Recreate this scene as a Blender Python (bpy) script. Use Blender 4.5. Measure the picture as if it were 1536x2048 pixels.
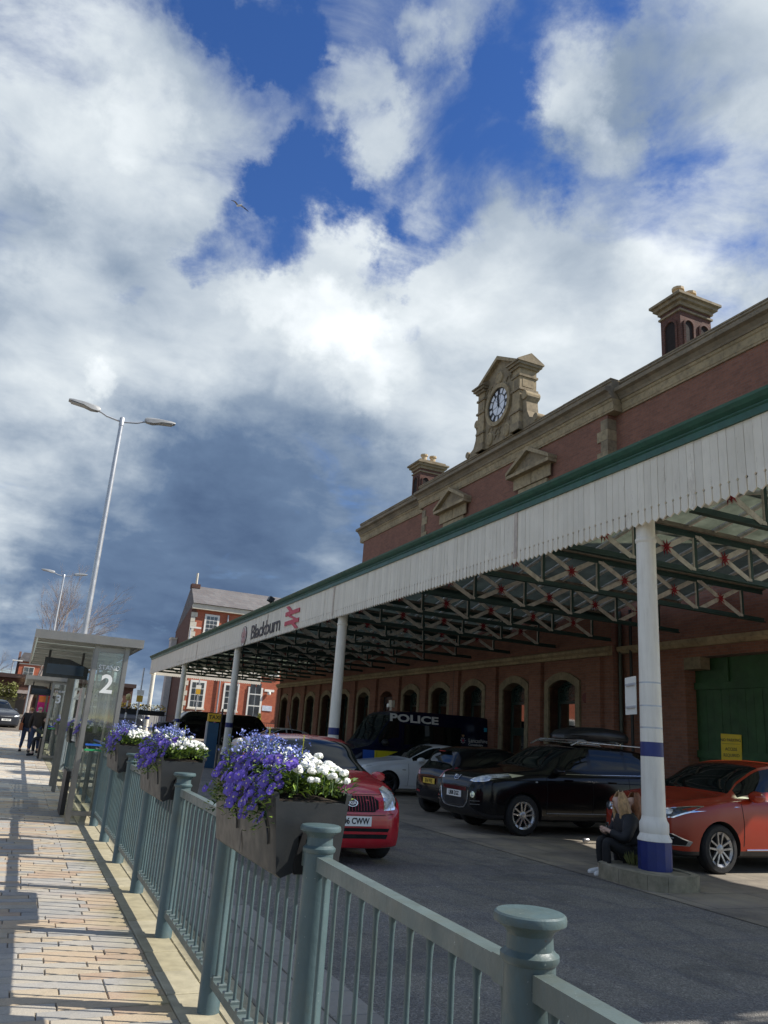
import bpy, math, random
from mathutils import Matrix, Vector
from mathutils.bvhtree import BVHTree
random.seed(7)
sc = bpy.context.scene
COL = sc.collection
R = math.radians
for o in list(bpy.data.objects):
    bpy.data.objects.remove(o, do_unlink=True)

# ---------------------------------------------------------------- camera
cam_d = bpy.data.cameras.new('camera')
cam = bpy.data.objects.new('camera', cam_d)
COL.objects.link(cam)
RT = Vector((0.90603414, -0.41775254, 0.06771227))
DN = Vector((0.17787867, 0.23073288, -0.95661984))
FW = Vector((0.38400692, 0.8787748, 0.28336114))
CAMZ = 1.5
cm = Matrix.Identity(4)
for i in range(3):
    cm[i][0] = RT[i]; cm[i][1] = -DN[i]; cm[i][2] = -FW[i]
cm[2][3] = CAMZ
cam.matrix_world = cm
cam_d.sensor_fit = 'VERTICAL'
cam_d.sensor_height = 24.0
cam_d.lens = 24.0 * 1540.0 / 2048.0
cam_d.clip_start = 0.05
cam_d.clip_end = 3000
sc.camera = cam
sc.render.resolution_x, sc.render.resolution_y = 768, 1024

# ---------------------------------------------------------------- light
SUN = Vector((1.05, -0.40, 1.0)).normalized()
EXPOSURE = 0.92
sc.view_settings.view_transform = 'Standard'
sc.view_settings.look = 'None'
sc.view_settings.exposure = EXPOSURE
sc.view_settings.gamma = 1.0
sc.view_settings.use_curve_mapping = False
sl = bpy.data.lights.new('sun', 'SUN')
sl.energy = 3.5
sl.angle = R(0.53)
sl.color = (1.0, 0.945, 0.87)
so = bpy.data.objects.new('sun', sl)
COL.objects.link(so)
so.rotation_euler = SUN.to_track_quat('Z', 'Y').to_euler()
so.location = (30, -10, 40)
sc.cycles.max_bounces = 8
sc.cycles.diffuse_bounces = 4
sc.cycles.glossy_bounces = 4
sc.cycles.transparent_max_bounces = 24
sc.cycles.transmission_bounces = 6

# ---------------------------------------------------------------- sky
def pix_dir(px, py):
    return (RT * (px - 768) + DN * (py - 1024) + FW * 1540).normalized()

W = bpy.data.worlds.new('World'); sc.world = W
W.use_nodes = True
nt = W.node_tree; N = nt.nodes; L = nt.links
N.clear()
def nn(t, **k):
    n = N.new(t)
    for a, b in k.items(): setattr(n, a, b)
    return n
def mth(op, a, b=None, c=None, clamp=False):
    n = N.new('ShaderNodeMath'); n.operation = op; n.use_clamp = clamp
    for i, v in enumerate((a, b, c)):
        if v is None: continue
        if isinstance(v, (int, float)): n.inputs[i].default_value = v
        else: L.new(v, n.inputs[i])
    return n.outputs[0]
SKY_STRENGTH = 0.07
out = nn('ShaderNodeOutputWorld'); bg = nn('ShaderNodeBackground')
bg.inputs['Strength'].default_value = SKY_STRENGTH
L.new(bg.outputs[0], out.inputs[0])
sky = nn('ShaderNodeTexSky', sky_type='NISHITA')
sky.sun_disc = False
sky.sun_elevation = math.asin(SUN.z)
sky.sun_rotation = math.atan2(SUN.x, SUN.y)
sky.altitude = 0; sky.air_density = 1.0; sky.dust_density = 0.0; sky.ozone_density = 2.0
tc = nn('ShaderNodeTexCoord')
DIR = tc.outputs['Generated']
sep = nn('ShaderNodeSeparateXYZ'); L.new(DIR, sep.inputs[0])
zz = mth('MAXIMUM', sep.outputs[2], 0.0)
den = mth('ADD', zz, 0.22)
comb = nn('ShaderNodeCombineXYZ')
L.new(mth('DIVIDE', sep.outputs[0], den), comb.inputs[0])
L.new(mth('DIVIDE', sep.outputs[1], den), comb.inputs[1])
L.new(mth('MULTIPLY', zz, 0.6), comb.inputs[2])
PL = comb.outputs[0]
def noise(scale, detail, rough=0.55, dist=0.0, off=(0, 0, 0), lac=2.0):
    m = nn('ShaderNodeMapping'); L.new(PL, m.inputs[0]); m.inputs['Location'].default_value = off
    n = nn('ShaderNodeTexNoise'); L.new(m.outputs[0], n.inputs['Vector'])
    n.inputs['Scale'].default_value = scale; n.inputs['Detail'].default_value = detail
    n.inputs['Roughness'].default_value = rough; n.inputs['Distortion'].default_value = dist
    n.inputs['Lacunarity'].default_value = lac
    return n.outputs[0]
wn = nn('ShaderNodeTexNoise'); L.new(DIR, wn.inputs['Vector'])
wn.inputs['Scale'].default_value = 5.0; wn.inputs['Detail'].default_value = 8; wn.inputs['Roughness'].default_value = 0.62
w1 = nn('ShaderNodeVectorMath', operation='SUBTRACT'); L.new(wn.outputs['Color'], w1.inputs[0]); w1.inputs[1].default_value = (.5, .5, .5)
w2 = nn('ShaderNodeVectorMath', operation='SCALE'); L.new(w1.outputs[0], w2.inputs[0]); w2.inputs['Scale'].default_value = 0.26
w3 = nn('ShaderNodeVectorMath', operation='ADD'); L.new(DIR, w3.inputs[0]); L.new(w2.outputs[0], w3.inputs[1])
w4 = nn('ShaderNodeVectorMath', operation='NORMALIZE'); L.new(w3.outputs[0], w4.inputs[0])
DIRW = w4.outputs[0]
def blob(px, py, rad_px, amt):
    d = pix_dir(px, py)
    e = (pix_dir(px + rad_px * 0.7071, py + rad_px * 0.7071))
    c = d.dot(e)
    v = nn('ShaderNodeVectorMath', operation='DOT_PRODUCT'); L.new(DIRW, v.inputs[0]); v.inputs[1].default_value = d
    mr = nn('ShaderNodeMapRange'); mr.interpolation_type = 'SMOOTHSTEP'
    L.new(v.outputs['Value'], mr.inputs['Value'])
    mr.inputs['From Min'].default_value = 1 - (1 - c) * 2.2
    mr.inputs['From Max'].default_value = 1 - (1 - c) * 0.05
    mr.inputs['To Min'].default_value = 0; mr.inputs['To Max'].default_value = amt
    return mr.outputs[0]
def total(lst):
    a = lst[0]
    for b in lst[1:]: a = mth('ADD', a, b)
    return a
n1 = noise(1.7, 12, 0.56, 0.35, (3.1, 1.7, 0))
n2 = noise(5.0, 10, 0.62, 0.5, (0.3, 8.2, 2))
cover = mth('ADD', mth('MULTIPLY', n1, 1.9), mth('MULTIPLY', n2, 1.45))
cover = mth('ADD', cover, -1.50)
gaps = [(940, 330, 150, -.44), (1060, 150, 100, -.32), (830, 130, 70, -.20), (560, 70, 80, -.28), (470, 50, 60, -.22), (600, 170, 60, -.16),
        (590, 370, 85, -.50), (490, 500, 95, -.52), (420, 540, 40, -.18), (310, 590, 40, -.42), (730, 400, 70, -.40),
        (840, 640, 36, -.5), (770, 500, 55, -.40), (1075, 600, 45, -.22), (1370, 260, 70, -.20),
        (900, 480, 60, -.14), (400, 20, 60, -.2), (1240, 60, 70, -.25),
        (180, 290, 280, .42), (690, 160, 80, .30), (860, 40, 55, .22), (1180, 200, 100, .34), (1470, 80, 130, .2), (1380, 470, 220, .30),
        (1000, 470, 110, .16), (700, 680, 150, .40), (260, 780, 290, .34), (1050, 760, 260, .40), (500, 1000, 420, .5), (1200, 900, 400, .3),
        (120, 1180, 200, .3), (690, 290, 60, .12)]
cover = mth('ADD', cover, total([blob(*g) for g in gaps]))
alpha = nn('ShaderNodeMapRange'); alpha.interpolation_type = 'SMOOTHSTEP'
L.new(cover, alpha.inputs['Value'])
alpha.inputs['From Min'].default_value = -0.20; alpha.inputs['From Max'].default_value = 0.52
# brightness of the cloud itself
s1 = noise(2.3, 6, 0.5, 0.2, (7.7, 2.2, 1))
s2 = noise(9.0, 8, 0.6, 0.4, (1.7, 5.2, 4))
lum = mth('ADD', mth('MULTIPLY', s1, 1.5), mth('MULTIPLY', s2, 0.34))
lum = mth('ADD', lum, -0.34)
lights = [(230, 330, 130, .16), (250, 240, 80, .12), (690, 640, 75, .28), (560, 640, 55, .16), (720, 760, 60, .16), (250, 766, 34, .16), (1150, 180, 80, .22), (1180, 260, 60, .12),
          (1420, 420, 140, .22), (1340, 560, 110, .14), (150, 680, 150, .16), (790, 700, 70, .14), (60, 1270, 60, .16), (200, 1250, 60, .16), (640, 100, 60, .06),
          (1000, 620, 90, .10), (180, 60, 120, .12),
          (560, 1120, 270, -.44), (300, 1150, 260, -.38), (180, 1160, 110, -.18), (60, 480, 90, -.12), (900, 900, 160, -.02), (90, 880, 120, -.05), (700, 1010, 120, -.08)]
lum = mth('ADD', lum, total([blob(*g) for g in lights]))
cr = nn('ShaderNodeValToRGB')
el = cr.color_ramp.elements
K = 1.0 / SKY_STRENGTH
def setc(e, p, c): e.position = p; e.color = (c[0] , c[1], c[2], 1)
setc(el[0], 0.0, (.047, .076, .135)); setc(el[1], 1.0, (.575, .60, .615))
for p, c in ((.25, (.074, .113, .182)), (.42, (.148, .19, .25)), (.6, (.27, .31, .355)), (.78, (.40, .435, .46))):
    setc(el.new(p), p, c)
lr = nn('ShaderNodeMapRange'); L.new(lum, lr.inputs['Value']); lr.inputs['From Min'].default_value = -.25; lr.inputs['From Max'].default_value = 1.1
L.new(lr.outputs[0], cr.inputs[0])
sca = nn('ShaderNodeVectorMath', operation='SCALE'); L.new(cr.outputs[0], sca.inputs[0]); sca.inputs['Scale'].default_value = K
mix = nn('ShaderNodeMix', data_type='RGBA')
L.new(alpha.outputs[0], mix.inputs['Factor'])
hs = nn('ShaderNodeHueSaturation'); hs.inputs['Hue'].default_value = 0.515; hs.inputs['Saturation'].default_value = 1.28; hs.inputs['Value'].default_value = 1.05
L.new(sky.outputs[0], hs.inputs['Color'])
L.new(hs.outputs[0], mix.inputs[6]); L.new(sca.outputs[0], mix.inputs[7])
L.new(mix.outputs[2], bg.inputs['Color'])

# ---------------------------------------------------------------- mesh helpers
def G(y):
    return 0.003 * (y - 6.0) if y < 30 else 0.072 + 0.028 * (y - 30.0)

class MB:
    def __init__(s):
        s.v = []; s.f = []; s.m = []
    def add(s, vs, fs, m=0):
        b = len(s.v); s.v.extend([tuple(p) for p in vs])
        for f in fs:
            s.f.append([i + b for i in f]); s.m.append(m)
        return s
    def box(s, a, b, m=0):
        x0, y0, z0 = a; x1, y1, z1 = b
        if x0 > x1: x0, x1 = x1, x0
        if y0 > y1: y0, y1 = y1, y0
        if z0 > z1: z0, z1 = z1, z0
        return s.add([(x0,y0,z0),(x1,y0,z0),(x1,y1,z0),(x0,y1,z0),(x0,y0,z1),(x1,y0,z1),(x1,y1,z1),(x0,y1,z1)],
                     [(0,3,2,1),(4,5,6,7),(0,1,5,4),(1,2,6,5),(2,3,7,6),(3,0,4,7)], m)
    def cbox(s, c, d, m=0):
        return s.box([c[i]-d[i]/2 for i in range(3)], [c[i]+d[i]/2 for i in range(3)], m)
    def bbox(s, a, b, bev, m=0):
        # box with its four top edges chamfered (enough to catch light)
        x0,y0,z0 = a; x1,y1,z1 = b; e = bev
        vs = [(x0,y0,z0),(x1,y0,z0),(x1,y1,z0),(x0,y1,z0),(x0,y0,z1-e),(x1,y0,z1-e),(x1,y1,z1-e),(x0,y1,z1-e),
              (x0+e,y0+e,z1),(x1-e,y0+e,z1),(x1-e,y1-e,z1),(x0+e,y1-e,z1)]
        return s.add(vs, [(0,1,5,4),(1,2,6,5),(2,3,7,6),(3,0,4,7),(4,5,9,8),(5,6,10,9),(6,7,11,10),(7,4,8,11),(8,9,10,11)], m)
    def beam(s, p, q, w, h, m=0, up=(0,0,1)):
        p = Vector(p); q = Vector(q); d = (q-p).normalized(); u = Vector(up)
        sd = d.cross(u)
        if sd.length < 1e-4: sd = d.cross(Vector((1,0,0)))
        sd.normalize(); u = sd.cross(d)
        vs = []
        for c in (p, q):
            for a, b in ((-1,-1),(1,-1),(1,1),(-1,1)):
                vs.append(c + sd*(a*w/2) + u*(b*h/2))
        return s.add(vs, [(0,3,2,1),(4,5,6,7),(0,1,5,4),(1,2,6,5),(2,3,7,6),(3,0,4,7)], m)
    def tube(s, pts, rad, n=8, m=0, cap=True):
        pts = [Vector(p) for p in pts]
        if not isinstance(rad, (list, tuple)): rad = [rad]*len(pts)
        b = len(s.v); prev = None
        for i, p in enumerate(pts):
            d = (pts[min(i+1, len(pts)-1)] - pts[max(i-1, 0)]).normalized()
            if prev is None:
                prev = d.orthogonal().normalized()
            else:
                prev = (prev - d*prev.dot(d))
                prev = prev.normalized() if prev.length > 1e-5 else d.orthogonal().normalized()
            o = d.cross(prev)
            for k in range(n):
                a = 2*math.pi*k/n
                s.v.append(tuple(p + (prev*math.cos(a) + o*math.sin(a))*rad[i]))
        for i in range(len(pts)-1):
            for k in range(n):
                k2 = (k+1) % n
                s.f.append([b+i*n+k, b+i*n+k2, b+(i+1)*n+k2, b+(i+1)*n+k]); s.m.append(m)
        if cap:
            s.f.append([b+k for k in range(n)][::-1]); s.m.append(m)
            s.f.append([b+(len(pts)-1)*n+k for k in range(n)]); s.m.append(m)
        return s
    def lathe(s, prof, c=(0,0,0), n=20, m=0, axis='z', cap=True):
        b = len(s.v)
        for r, h in prof:
            for k in range(n):
                a = 2*math.pi*k/n; x = r*math.cos(a); y = r*math.sin(a)
                p = (x, y, h) if axis == 'z' else ((x, h, y) if axis == 'y' else (h, x, y))
                s.v.append((p[0]+c[0], p[1]+c[1], p[2]+c[2]))
        flip = axis == 'y'
        for i in range(len(prof)-1):
            for k in range(n):
                k2 = (k+1) % n
                q = [b+i*n+k, b+i*n+k2, b+(i+1)*n+k2, b+(i+1)*n+k]
                s.f.append(q[::-1] if flip else q); s.m.append(m)
        if cap:
            q = [b+k for k in range(n)]; t = [b+(len(prof)-1)*n+k for k in range(n)]
            s.f.append(q if flip else q[::-1]); s.m.append(m)
            s.f.append(t[::-1] if flip else t); s.m.append(m)
        return s
    def prism(s, poly, p0, u, v, w, m=0):
        # polygon in (u,v) plane at p0 extruded along w (vector)
        p0 = Vector(p0); u = Vector(u); v = Vector(v); w = Vector(w); n = len(poly)
        a = [p0 + u*x + v*y for x, y in poly]
        vs = a + [p + w for p in a]
        fs = [list(range(n))[::-1], [n+i for i in range(n)]]
        for i in range(n):
            j = (i+1) % n; fs.append([i, j, n+j, n+i])
        ar = sum(poly[i][0]*poly[(i+1)%n][1]-poly[(i+1)%n][0]*poly[i][1] for i in range(n))
        if (ar > 0) != (u.cross(v).dot(w) > 0): fs = [f[::-1] for f in fs]
        return s.add(vs, fs, m)
    def xf(s, mat):
        s.v = [tuple(mat @ Vector(p)) for p in s.v]; return s
    def mesh(s, name, mats, smooth=None):
        me = bpy.data.meshes.new(name)
        me.from_pydata(s.v, [], s.f)
        if not isinstance(mats, (list, tuple)): mats = [mats]
        for m in mats: me.materials.append(m)
        if len(mats) > 1: me.polygons.foreach_set('material_index', s.m)
        if smooth is not None:
            me.polygons.foreach_set('use_smooth', [True]*len(me.polygons))
            me.set_sharp_from_angle(angle=R(smooth))
        me.update()
        return me
    def obj(s, name, mats, parent=None, smooth=None, loc=None):
        return link(name, s.mesh(name, mats, smooth), parent, loc)

def link(name, data, parent=None, loc=None, mat=None):
    o = bpy.data.objects.new(name, data); COL.objects.link(o)
    if parent is not None: o.parent = parent
    if mat is not None: o.matrix_local = mat
    if loc is not None: o.location = loc
    return o
def root(name, label, cat, loc=(0,0,0), rz=0.0, group=None):
    o = link(name, None, None, loc); o.rotation_euler = (0,0,rz); o.empty_display_size = 0.2
    return tag(o, label, cat, group)
def tag(o, label=None, cat=None, group=None, kind=None):
    if label: o['label'] = label
    if cat: o['category'] = cat
    if group: o['group'] = group
    if kind: o['kind'] = kind
    return o
def copy_tree(o, parent=None):
    c = o.copy(); COL.objects.link(c); c.parent = parent
    for ch in list(o.children): copy_tree(ch, c)
    return c
def axes(o, x, y, z):
    m = Matrix.Identity(4)
    for i in range(3):
        m[i][0] = x[i]; m[i][1] = y[i]; m[i][2] = z[i]; m[i][3] = o[i]
    return m
def text_mesh(txt, size, mat, depth=0.004, align='CENTER', shear=0.0, bold=0.0, spacing=1.0):
    cu = bpy.data.curves.new('lettering', 'FONT'); cu.body = txt; cu.size = size
    cu.extrude = depth; cu.align_x = align; cu.align_y = 'CENTER'; cu.shear = shear; cu.offset = bold; cu.space_character = spacing
    cu.resolution_u = 3
    t = bpy.data.objects.new('t', cu); COL.objects.link(t)
    dg = bpy.context.evaluated_depsgraph_get()
    me = bpy.data.meshes.new_from_object(t.evaluated_get(dg))
    bpy.data.objects.remove(t); bpy.data.curves.remove(cu)
    me.materials.clear(); me.materials.append(mat)
    return me

# ---------------------------------------------------------------- materials
class NT:
    def __init__(s, name):
        s.mat = bpy.data.materials.new(name); s.mat.use_nodes = True
        s.t = s.mat.node_tree; s.t.nodes.clear()
        s.out = s.n('ShaderNodeOutputMaterial')
        s.pos = s.n('ShaderNodeNewGeometry').outputs['Position']
    def n(s, typ, **k):
        n = s.t.nodes.new(typ)
        for a, b in k.items(): setattr(n, a, b)
        return n
    def l(s, a, b): s.t.links.new(a, b)
    def put(s, sock, v):
        if isinstance(v, (int, float)): sock.default_value = v
        elif isinstance(v, (tuple, list)): sock.default_value = tuple(v) + ((1,) if len(sock.default_value) == 4 and len(v) == 3 else ())
        else: s.l(v, sock)
    def math(s, op, a, b=0.0, clamp=False):
        n = s.n('ShaderNodeMath', operation=op, use_clamp=clamp); s.put(n.inputs[0], a); s.put(n.inputs[1], b); return n.outputs[0]
    def noise(s, scale, detail=4, rough=.55, vec=None, sc=None, col=False, dist=0.0):
        n = s.n('ShaderNodeTexNoise'); v = vec if vec is not None else s.pos
        if sc:
            m = s.n('ShaderNodeMapping'); s.l(v, m.inputs[0]); m.inputs['Scale'].default_value = sc; v = m.outputs[0]
        s.l(v, n.inputs['Vector']); n.inputs['Scale'].default_value = scale; n.inputs['Detail'].default_value = detail
        n.inputs['Roughness'].default_value = rough; n.inputs['Distortion'].default_value = dist
        return n.outputs['Color' if col else 'Fac']
    def ramp(s, fac, stops):
        r = s.n('ShaderNodeValToRGB'); s.put(r.inputs[0], fac); e = r.color_ramp.elements
        while len(e) < len(stops): e.new(0.5)
        for i, (p, c) in enumerate(stops):
            e[i].position = p; e[i].color = (c, c, c, 1) if isinstance(c, (int, float)) else tuple(c) + (1,)
        return r.outputs[0]
    def mix(s, fac, a, b, mode='MIX'):
        n = s.n('ShaderNodeMix', data_type='RGBA', blend_type=mode); s.put(n.inputs['Factor'], fac); s.put(n.inputs[6], a); s.put(n.inputs[7], b); return n.outputs[2]
    def bump(s, h, strength=.3, dist=.02):
        b = s.n('ShaderNodeBump'); s.put(b.inputs['Height'], h); b.inputs['Strength'].default_value = strength; b.inputs['Distance'].default_value = dist
        return b.outputs[0]
    def rand(s): return s.n('ShaderNodeObjectInfo').outputs['Random']
    def bsdf(s, col, rough=.6, metal=0.0, spec=.5, normal=None, coat=0.0, emit=None, trans=0.0):
        b = s.n('ShaderNodeBsdfPrincipled'); s.put(b.inputs['Base Color'], col); s.put(b.inputs['Roughness'], rough); s.put(b.inputs['Metallic'], metal)
        b.inputs['Specular IOR Level'].default_value = spec; b.inputs['Coat Weight'].default_value = coat; b.inputs['Coat Roughness'].default_value = 0.05
        b.inputs['Transmission Weight'].default_value = trans
        if normal is not None: s.l(normal, b.inputs['Normal'])
        if emit: s.put(b.inputs['Emission Color'], emit[0]); b.inputs['Emission Strength'].default_value = emit[1]
        s.l(b.outputs[0], s.out.inputs[0]); return s.mat

MATS = {}
def mat(name, col, rough=.6, metal=0.0, var=.18, scale=4.0, bump=.0, bscale=60.0, rnd=0.0, spec=.5, coat=0.0, grime=0.0, gcol=(.05,.045,.035), streak=False):
    if name in MATS: return MATS[name]
    t = NT(name)
    c0 = tuple(x*(1-var) for x in col); c1 = tuple(min(1, x*(1+var)) for x in col)
    c = t.mix(t.ramp(t.noise(scale, 6, .6), [(.3, 0.0), (.7, 1.0)]), c0, c1)
    if rnd:
        f = t.math('ADD', t.math('MULTIPLY', t.rand(), 2*rnd), 1-rnd)
        g = t.n('ShaderNodeVectorMath', operation='SCALE'); t.l(c, g.inputs[0]); t.put(g.inputs['Scale'], f); c = g.outputs[0]
    if grime:
        nz = t.noise(3.0 if streak else 7.0, 8, .65, sc=(6, 6, .7) if streak else None)
        c = t.mix(t.ramp(nz, [(.45, 0.0), (.72, grime)]), c, gcol)
    nm = t.bump(t.noise(bscale, 5, .6), bump, .01) if bump else None
    rg = t.ramp(t.noise(scale*2.3, 4), [(.3, max(0, rough-.08)), (.7, min(1, rough+.08))]) if rough > .1 else rough
    MATS[name] = t.bsdf(c, rg, metal, spec, nm, coat)
    return MATS[name]

def brick_mat(name, c1, c2, mortar, w=.225, h=.075, soot=.35):
    t = NT(name)
    s = t.n('ShaderNodeSeparateXYZ'); t.l(t.pos, s.inputs[0])
    cb = t.n('ShaderNodeCombineXYZ'); t.put(cb.inputs[0], t.math('ADD', s.outputs[0], s.outputs[1])); t.l(s.outputs[2], cb.inputs[1])
    b = t.n('ShaderNodeTexBrick'); t.l(cb.outputs[0], b.inputs['Vector'])
    b.inputs['Color1'].default_value = c1+(1,); b.inputs['Color2'].default_value = c2+(1,); b.inputs['Mortar'].default_value = mortar+(1,)
    b.inputs['Scale'].default_value = 1; b.inputs['Brick Width'].default_value = w; b.inputs['Row Height'].default_value = h
    b.inputs['Mortar Size'].default_value = .006; b.inputs['Mortar Smooth'].default_value = .3; b.inputs['Bias'].default_value = 0
    c = t.mix(t.ramp(t.noise(1.1, 7, .65), [(.42, 0.0), (.75, soot)]), b.outputs[0], (.03, .022, .02))
    c = t.mix(t.ramp(t.noise(14, 4), [(.4, 0.0), (.8, .25)]), c, (.42, .2, .13))
    MATS[name] = t.bsdf(c, .85, 0, .3, t.bump(t.math('ADD', t.math('MULTIPLY', b.outputs[1], -1.0), t.math('MULTIPLY', t.noise(60, 3), .3)), .5, .012))
    return MATS[name]

def glass_mat(name, tint=(.8, .86, .84), refl=.10, dirt=.06):
    t = NT(name)
    tr = t.n('ShaderNodeBsdfTransparent'); tr.inputs[0].default_value = tint+(1,)
    gl = t.n('ShaderNodeBsdfGlossy'); gl.inputs['Roughness'].default_value = .02
    df = t.n('ShaderNodeBsdfDiffuse'); df.inputs[0].default_value = (.5, .5, .46, 1)
    fr = t.n('ShaderNodeLayerWeight'); fr.inputs[0].default_value = .45
    m1 = t.n('ShaderNodeMixShader'); t.put(m1.inputs[0], t.math('ADD', t.math('MULTIPLY', fr.outputs['Fresnel'], .8), refl*.4, True)); t.l(tr.outputs[0], m1.inputs[1]); t.l(gl.outputs[0], m1.inputs[2])
    m2 = t.n('ShaderNodeMixShader'); t.put(m2.inputs[0], t.ramp(t.noise(2.5, 6, .6, sc=(1, 1, .5)), [(.3, dirt*.4), (.75, dirt*2)])); t.l(m1.outputs[0], m2.inputs[1]); t.l(df.outputs[0], m2.inputs[2])
    t.l(m2.outputs[0], t.out.inputs[0]); MATS[name] = t.mat
    return t.mat

def asphalt_mat():
    t = NT('asphalt')
    c = t.ramp(t.noise(.45, 7, .6), [(.3, (.185, .173, .150)), (.7, (.238, .223, .195))])
    v = t.n('ShaderNodeTexVoronoi'); t.l(t.pos, v.inputs['Vector']); v.inputs['Scale'].default_value = 95
    sp = t.ramp(v.outputs['Color'], [(.0, .5), (.55, .95), (.85, 1.3), (1, 1.9)])
    c = t.mix(1.0, c, sp, 'MULTIPLY')
    c = t.mix(t.ramp(t.noise(30, 3, .5), [(.62, 0.0), (.72, .45)]), c, (.40, .39, .36))
    v2 = t.n('ShaderNodeTexVoronoi'); t.l(t.pos, v2.inputs['Vector']); v2.inputs['Scale'].default_value = 2.3
    c = t.mix(t.ramp(v2.outputs['Distance'], [(.0, .85), (.045, .8), (.055, 0.0)]), c, (.33, .32, .30))
    c = t.mix(t.ramp(t.noise(.55, 3, .5, dist=1.5), [(.60, 0.0), (.63, .35)]), c, (.075, .073, .068))
    c = t.mix(t.ramp(t.noise(1.3, 9, .7), [(.5, 0.0), (.66, .4)]), c, (.08, .079, .075))
    h = t.math('ADD', t.math('MULTIPLY', v.outputs['Distance'], 1.0), t.math('MULTIPLY', t.noise(40, 4), .8))
    return t.bsdf(c, .86, 0, .35, t.bump(h, .7, .012))

def sett_mat(name, stops, rnd_only=True):
    t = NT(name)
    r = t.rand()
    c = t.ramp(r, stops)
    c = t.mix(t.ramp(t.noise(130, 3, .6), [(.35, 0.0), (.7, .4)]), c, (.16, .15, .14))
    c = t.mix(t.ramp(t.noise(9, 5, .6), [(.4, 0.0), (.75, .35)]), c, (.46, .40, .31))
    s = t.n('ShaderNodeSeparateXYZ'); t.l(t.pos, s.inputs[0])
    moss = t.math('MULTIPLY', t.ramp(s.outputs[0], [(.0, 0.0), (.75, 0.0), (1.0, 1.0)]), t.ramp(t.noise(3.0, 5), [(.35, .15), (.7, .75)]))
    c = t.mix(moss, c, (.22, .20, .075))
    c = t.mix(t.ramp(t.noise(2.2, 8, .7), [(.5, 0.0), (.75, .5)]), c, (.13, .11, .09))
    v2 = t.n('ShaderNodeTexVoronoi'); t.l(t.pos, v2.inputs['Vector']); v2.inputs['Scale'].default_value = 3.1
    c = t.mix(t.ramp(v2.outputs['Distance'], [(.0, .7), (.05, .65), (.065, 0.0)]), c, (.11, .10, .09))
    return t.bsdf(c, .8, 0, .35, t.bump(t.noise(150, 4, .6), .35, .006))

# ---------------------------------------------------------------- shared materials
M_ASPH = asphalt_mat()
M_STONE = mat('sandstone', (.37, .29, .17), .85, var=.22, scale=1.2, bump=.2, bscale=45, grime=.5, gcol=(.035, .03, .024))
M_STONE_D = mat('sooty_sandstone', (.27, .215, .135), .88, var=.25, scale=1.6, bump=.25, bscale=30, grime=.5, gcol=(.03, .027, .022))
M_BRICK = brick_mat('red_brick', (.285, .128, .082), (.215, .097, .065), (.20, .155, .13), soot=.28)
M_BRICK_B = brick_mat('bright_red_brick', (.46, .125, .06), (.38, .09, .045), (.34, .22, .16), soot=.12)
M_BRICK_D = brick_mat('dark_brown_brick', (.10, .05, .038), (.075, .04, .032), (.09, .07, .06), soot=.3)
M_WHITE = mat('cream_paint', (.74, .71, .63), .55, var=.07, scale=3, bump=.05, grime=.30, gcol=(.30, .27, .21), streak=True)
M_COLW = mat('column_white_paint', (.82, .775, .67), .42, var=.05, scale=2.5, bump=.05, bscale=25, grime=.22, gcol=(.32, .26, .18), streak=True)
M_GREEN = mat('station_green_paint', (.030, .105, .070), .45, var=.15, scale=3, bump=.08, grime=.4, gcol=(.012, .04, .03))
M_DGREEN = mat('truss_green_paint', (.018, .05, .042), .5, var=.2, scale=3)
M_BLUE = mat('column_blue_paint', (.012, .025, .15), .4, var=.15, scale=4, grime=.3, gcol=(.03, .03, .05))
M_RED = mat('boss_red_paint', (.30, .018, .028), .5, var=.2)
def rail_mat(name, col):
    t = NT(name)
    c = t.mix(t.ramp(t.noise(5, 6, .6), [(.3, 0.0), (.7, 1.0)]), tuple(x*.86 for x in col), tuple(x*1.12 for x in col))
    c = t.mix(t.ramp(t.noise(9, 8, .7, sc=(1, 1, .35)), [(.50, 0.0), (.74, .55)]), c, (.085, .088, .055))
    c = t.mix(t.ramp(t.noise(75, 4, .6), [(.70, 0.0), (.73, .7)]), c, (.32, .36, .34))
    c = t.mix(t.ramp(t.noise(38, 5, .65), [(.70, 0.0), (.74, .6)]), c, (.10, .055, .03))
    MATS[name] = t.bsdf(c, t.ramp(t.noise(12, 4), [(.3, .34), (.7, .55)]), 0, .5, t.bump(t.math('ADD', t.noise(45, 5, .6), t.math('MULTIPLY', t.noise(9, 3), 1.5)), .22, .008))
    return MATS[name]
M_RAIL = rail_mat('railing_paint', (.068, .110, .116))
M_RAIL_D = rail_mat('railing_rail_paint', (.100, .135, .132))
M_TUB = mat('planter_plastic', (.019, .0215, .0225), .45, var=.12, scale=6, bump=.05, bscale=90, grime=.14, gcol=(.07, .063, .05))
M_BLACK = mat('black_plastic', (.012, .012, .012), .5, var=.2)
M_STEEL = mat('brushed_steel', (.27, .26, .235), .42, metal=.7, var=.1, scale=5, bump=.05)
M_GALV = mat('galvanised_steel', (.46, .48, .50), .45, metal=.55, var=.08, scale=3)
M_GLASS = glass_mat('clear_glass', (.90, .94, .92), .10, .018)
M_CONC = mat('kerb_concrete', (.27, .24, .17), .9, var=.25, scale=5, bump=.5, bscale=70, grime=.6, gcol=(.10, .095, .05))
M_DARKGLASS = mat('dark_window_glass', (.010, .012, .013), .03, var=.0, spec=1.0, coat=1.0)
M_FRAMEW = mat('white_window_frame', (.78, .76, .68), .5, var=.05)
M_LEAD = mat('lead_flashing', (.10, .15, .14), .6, var=.3, scale=5, bump=.3)

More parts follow.
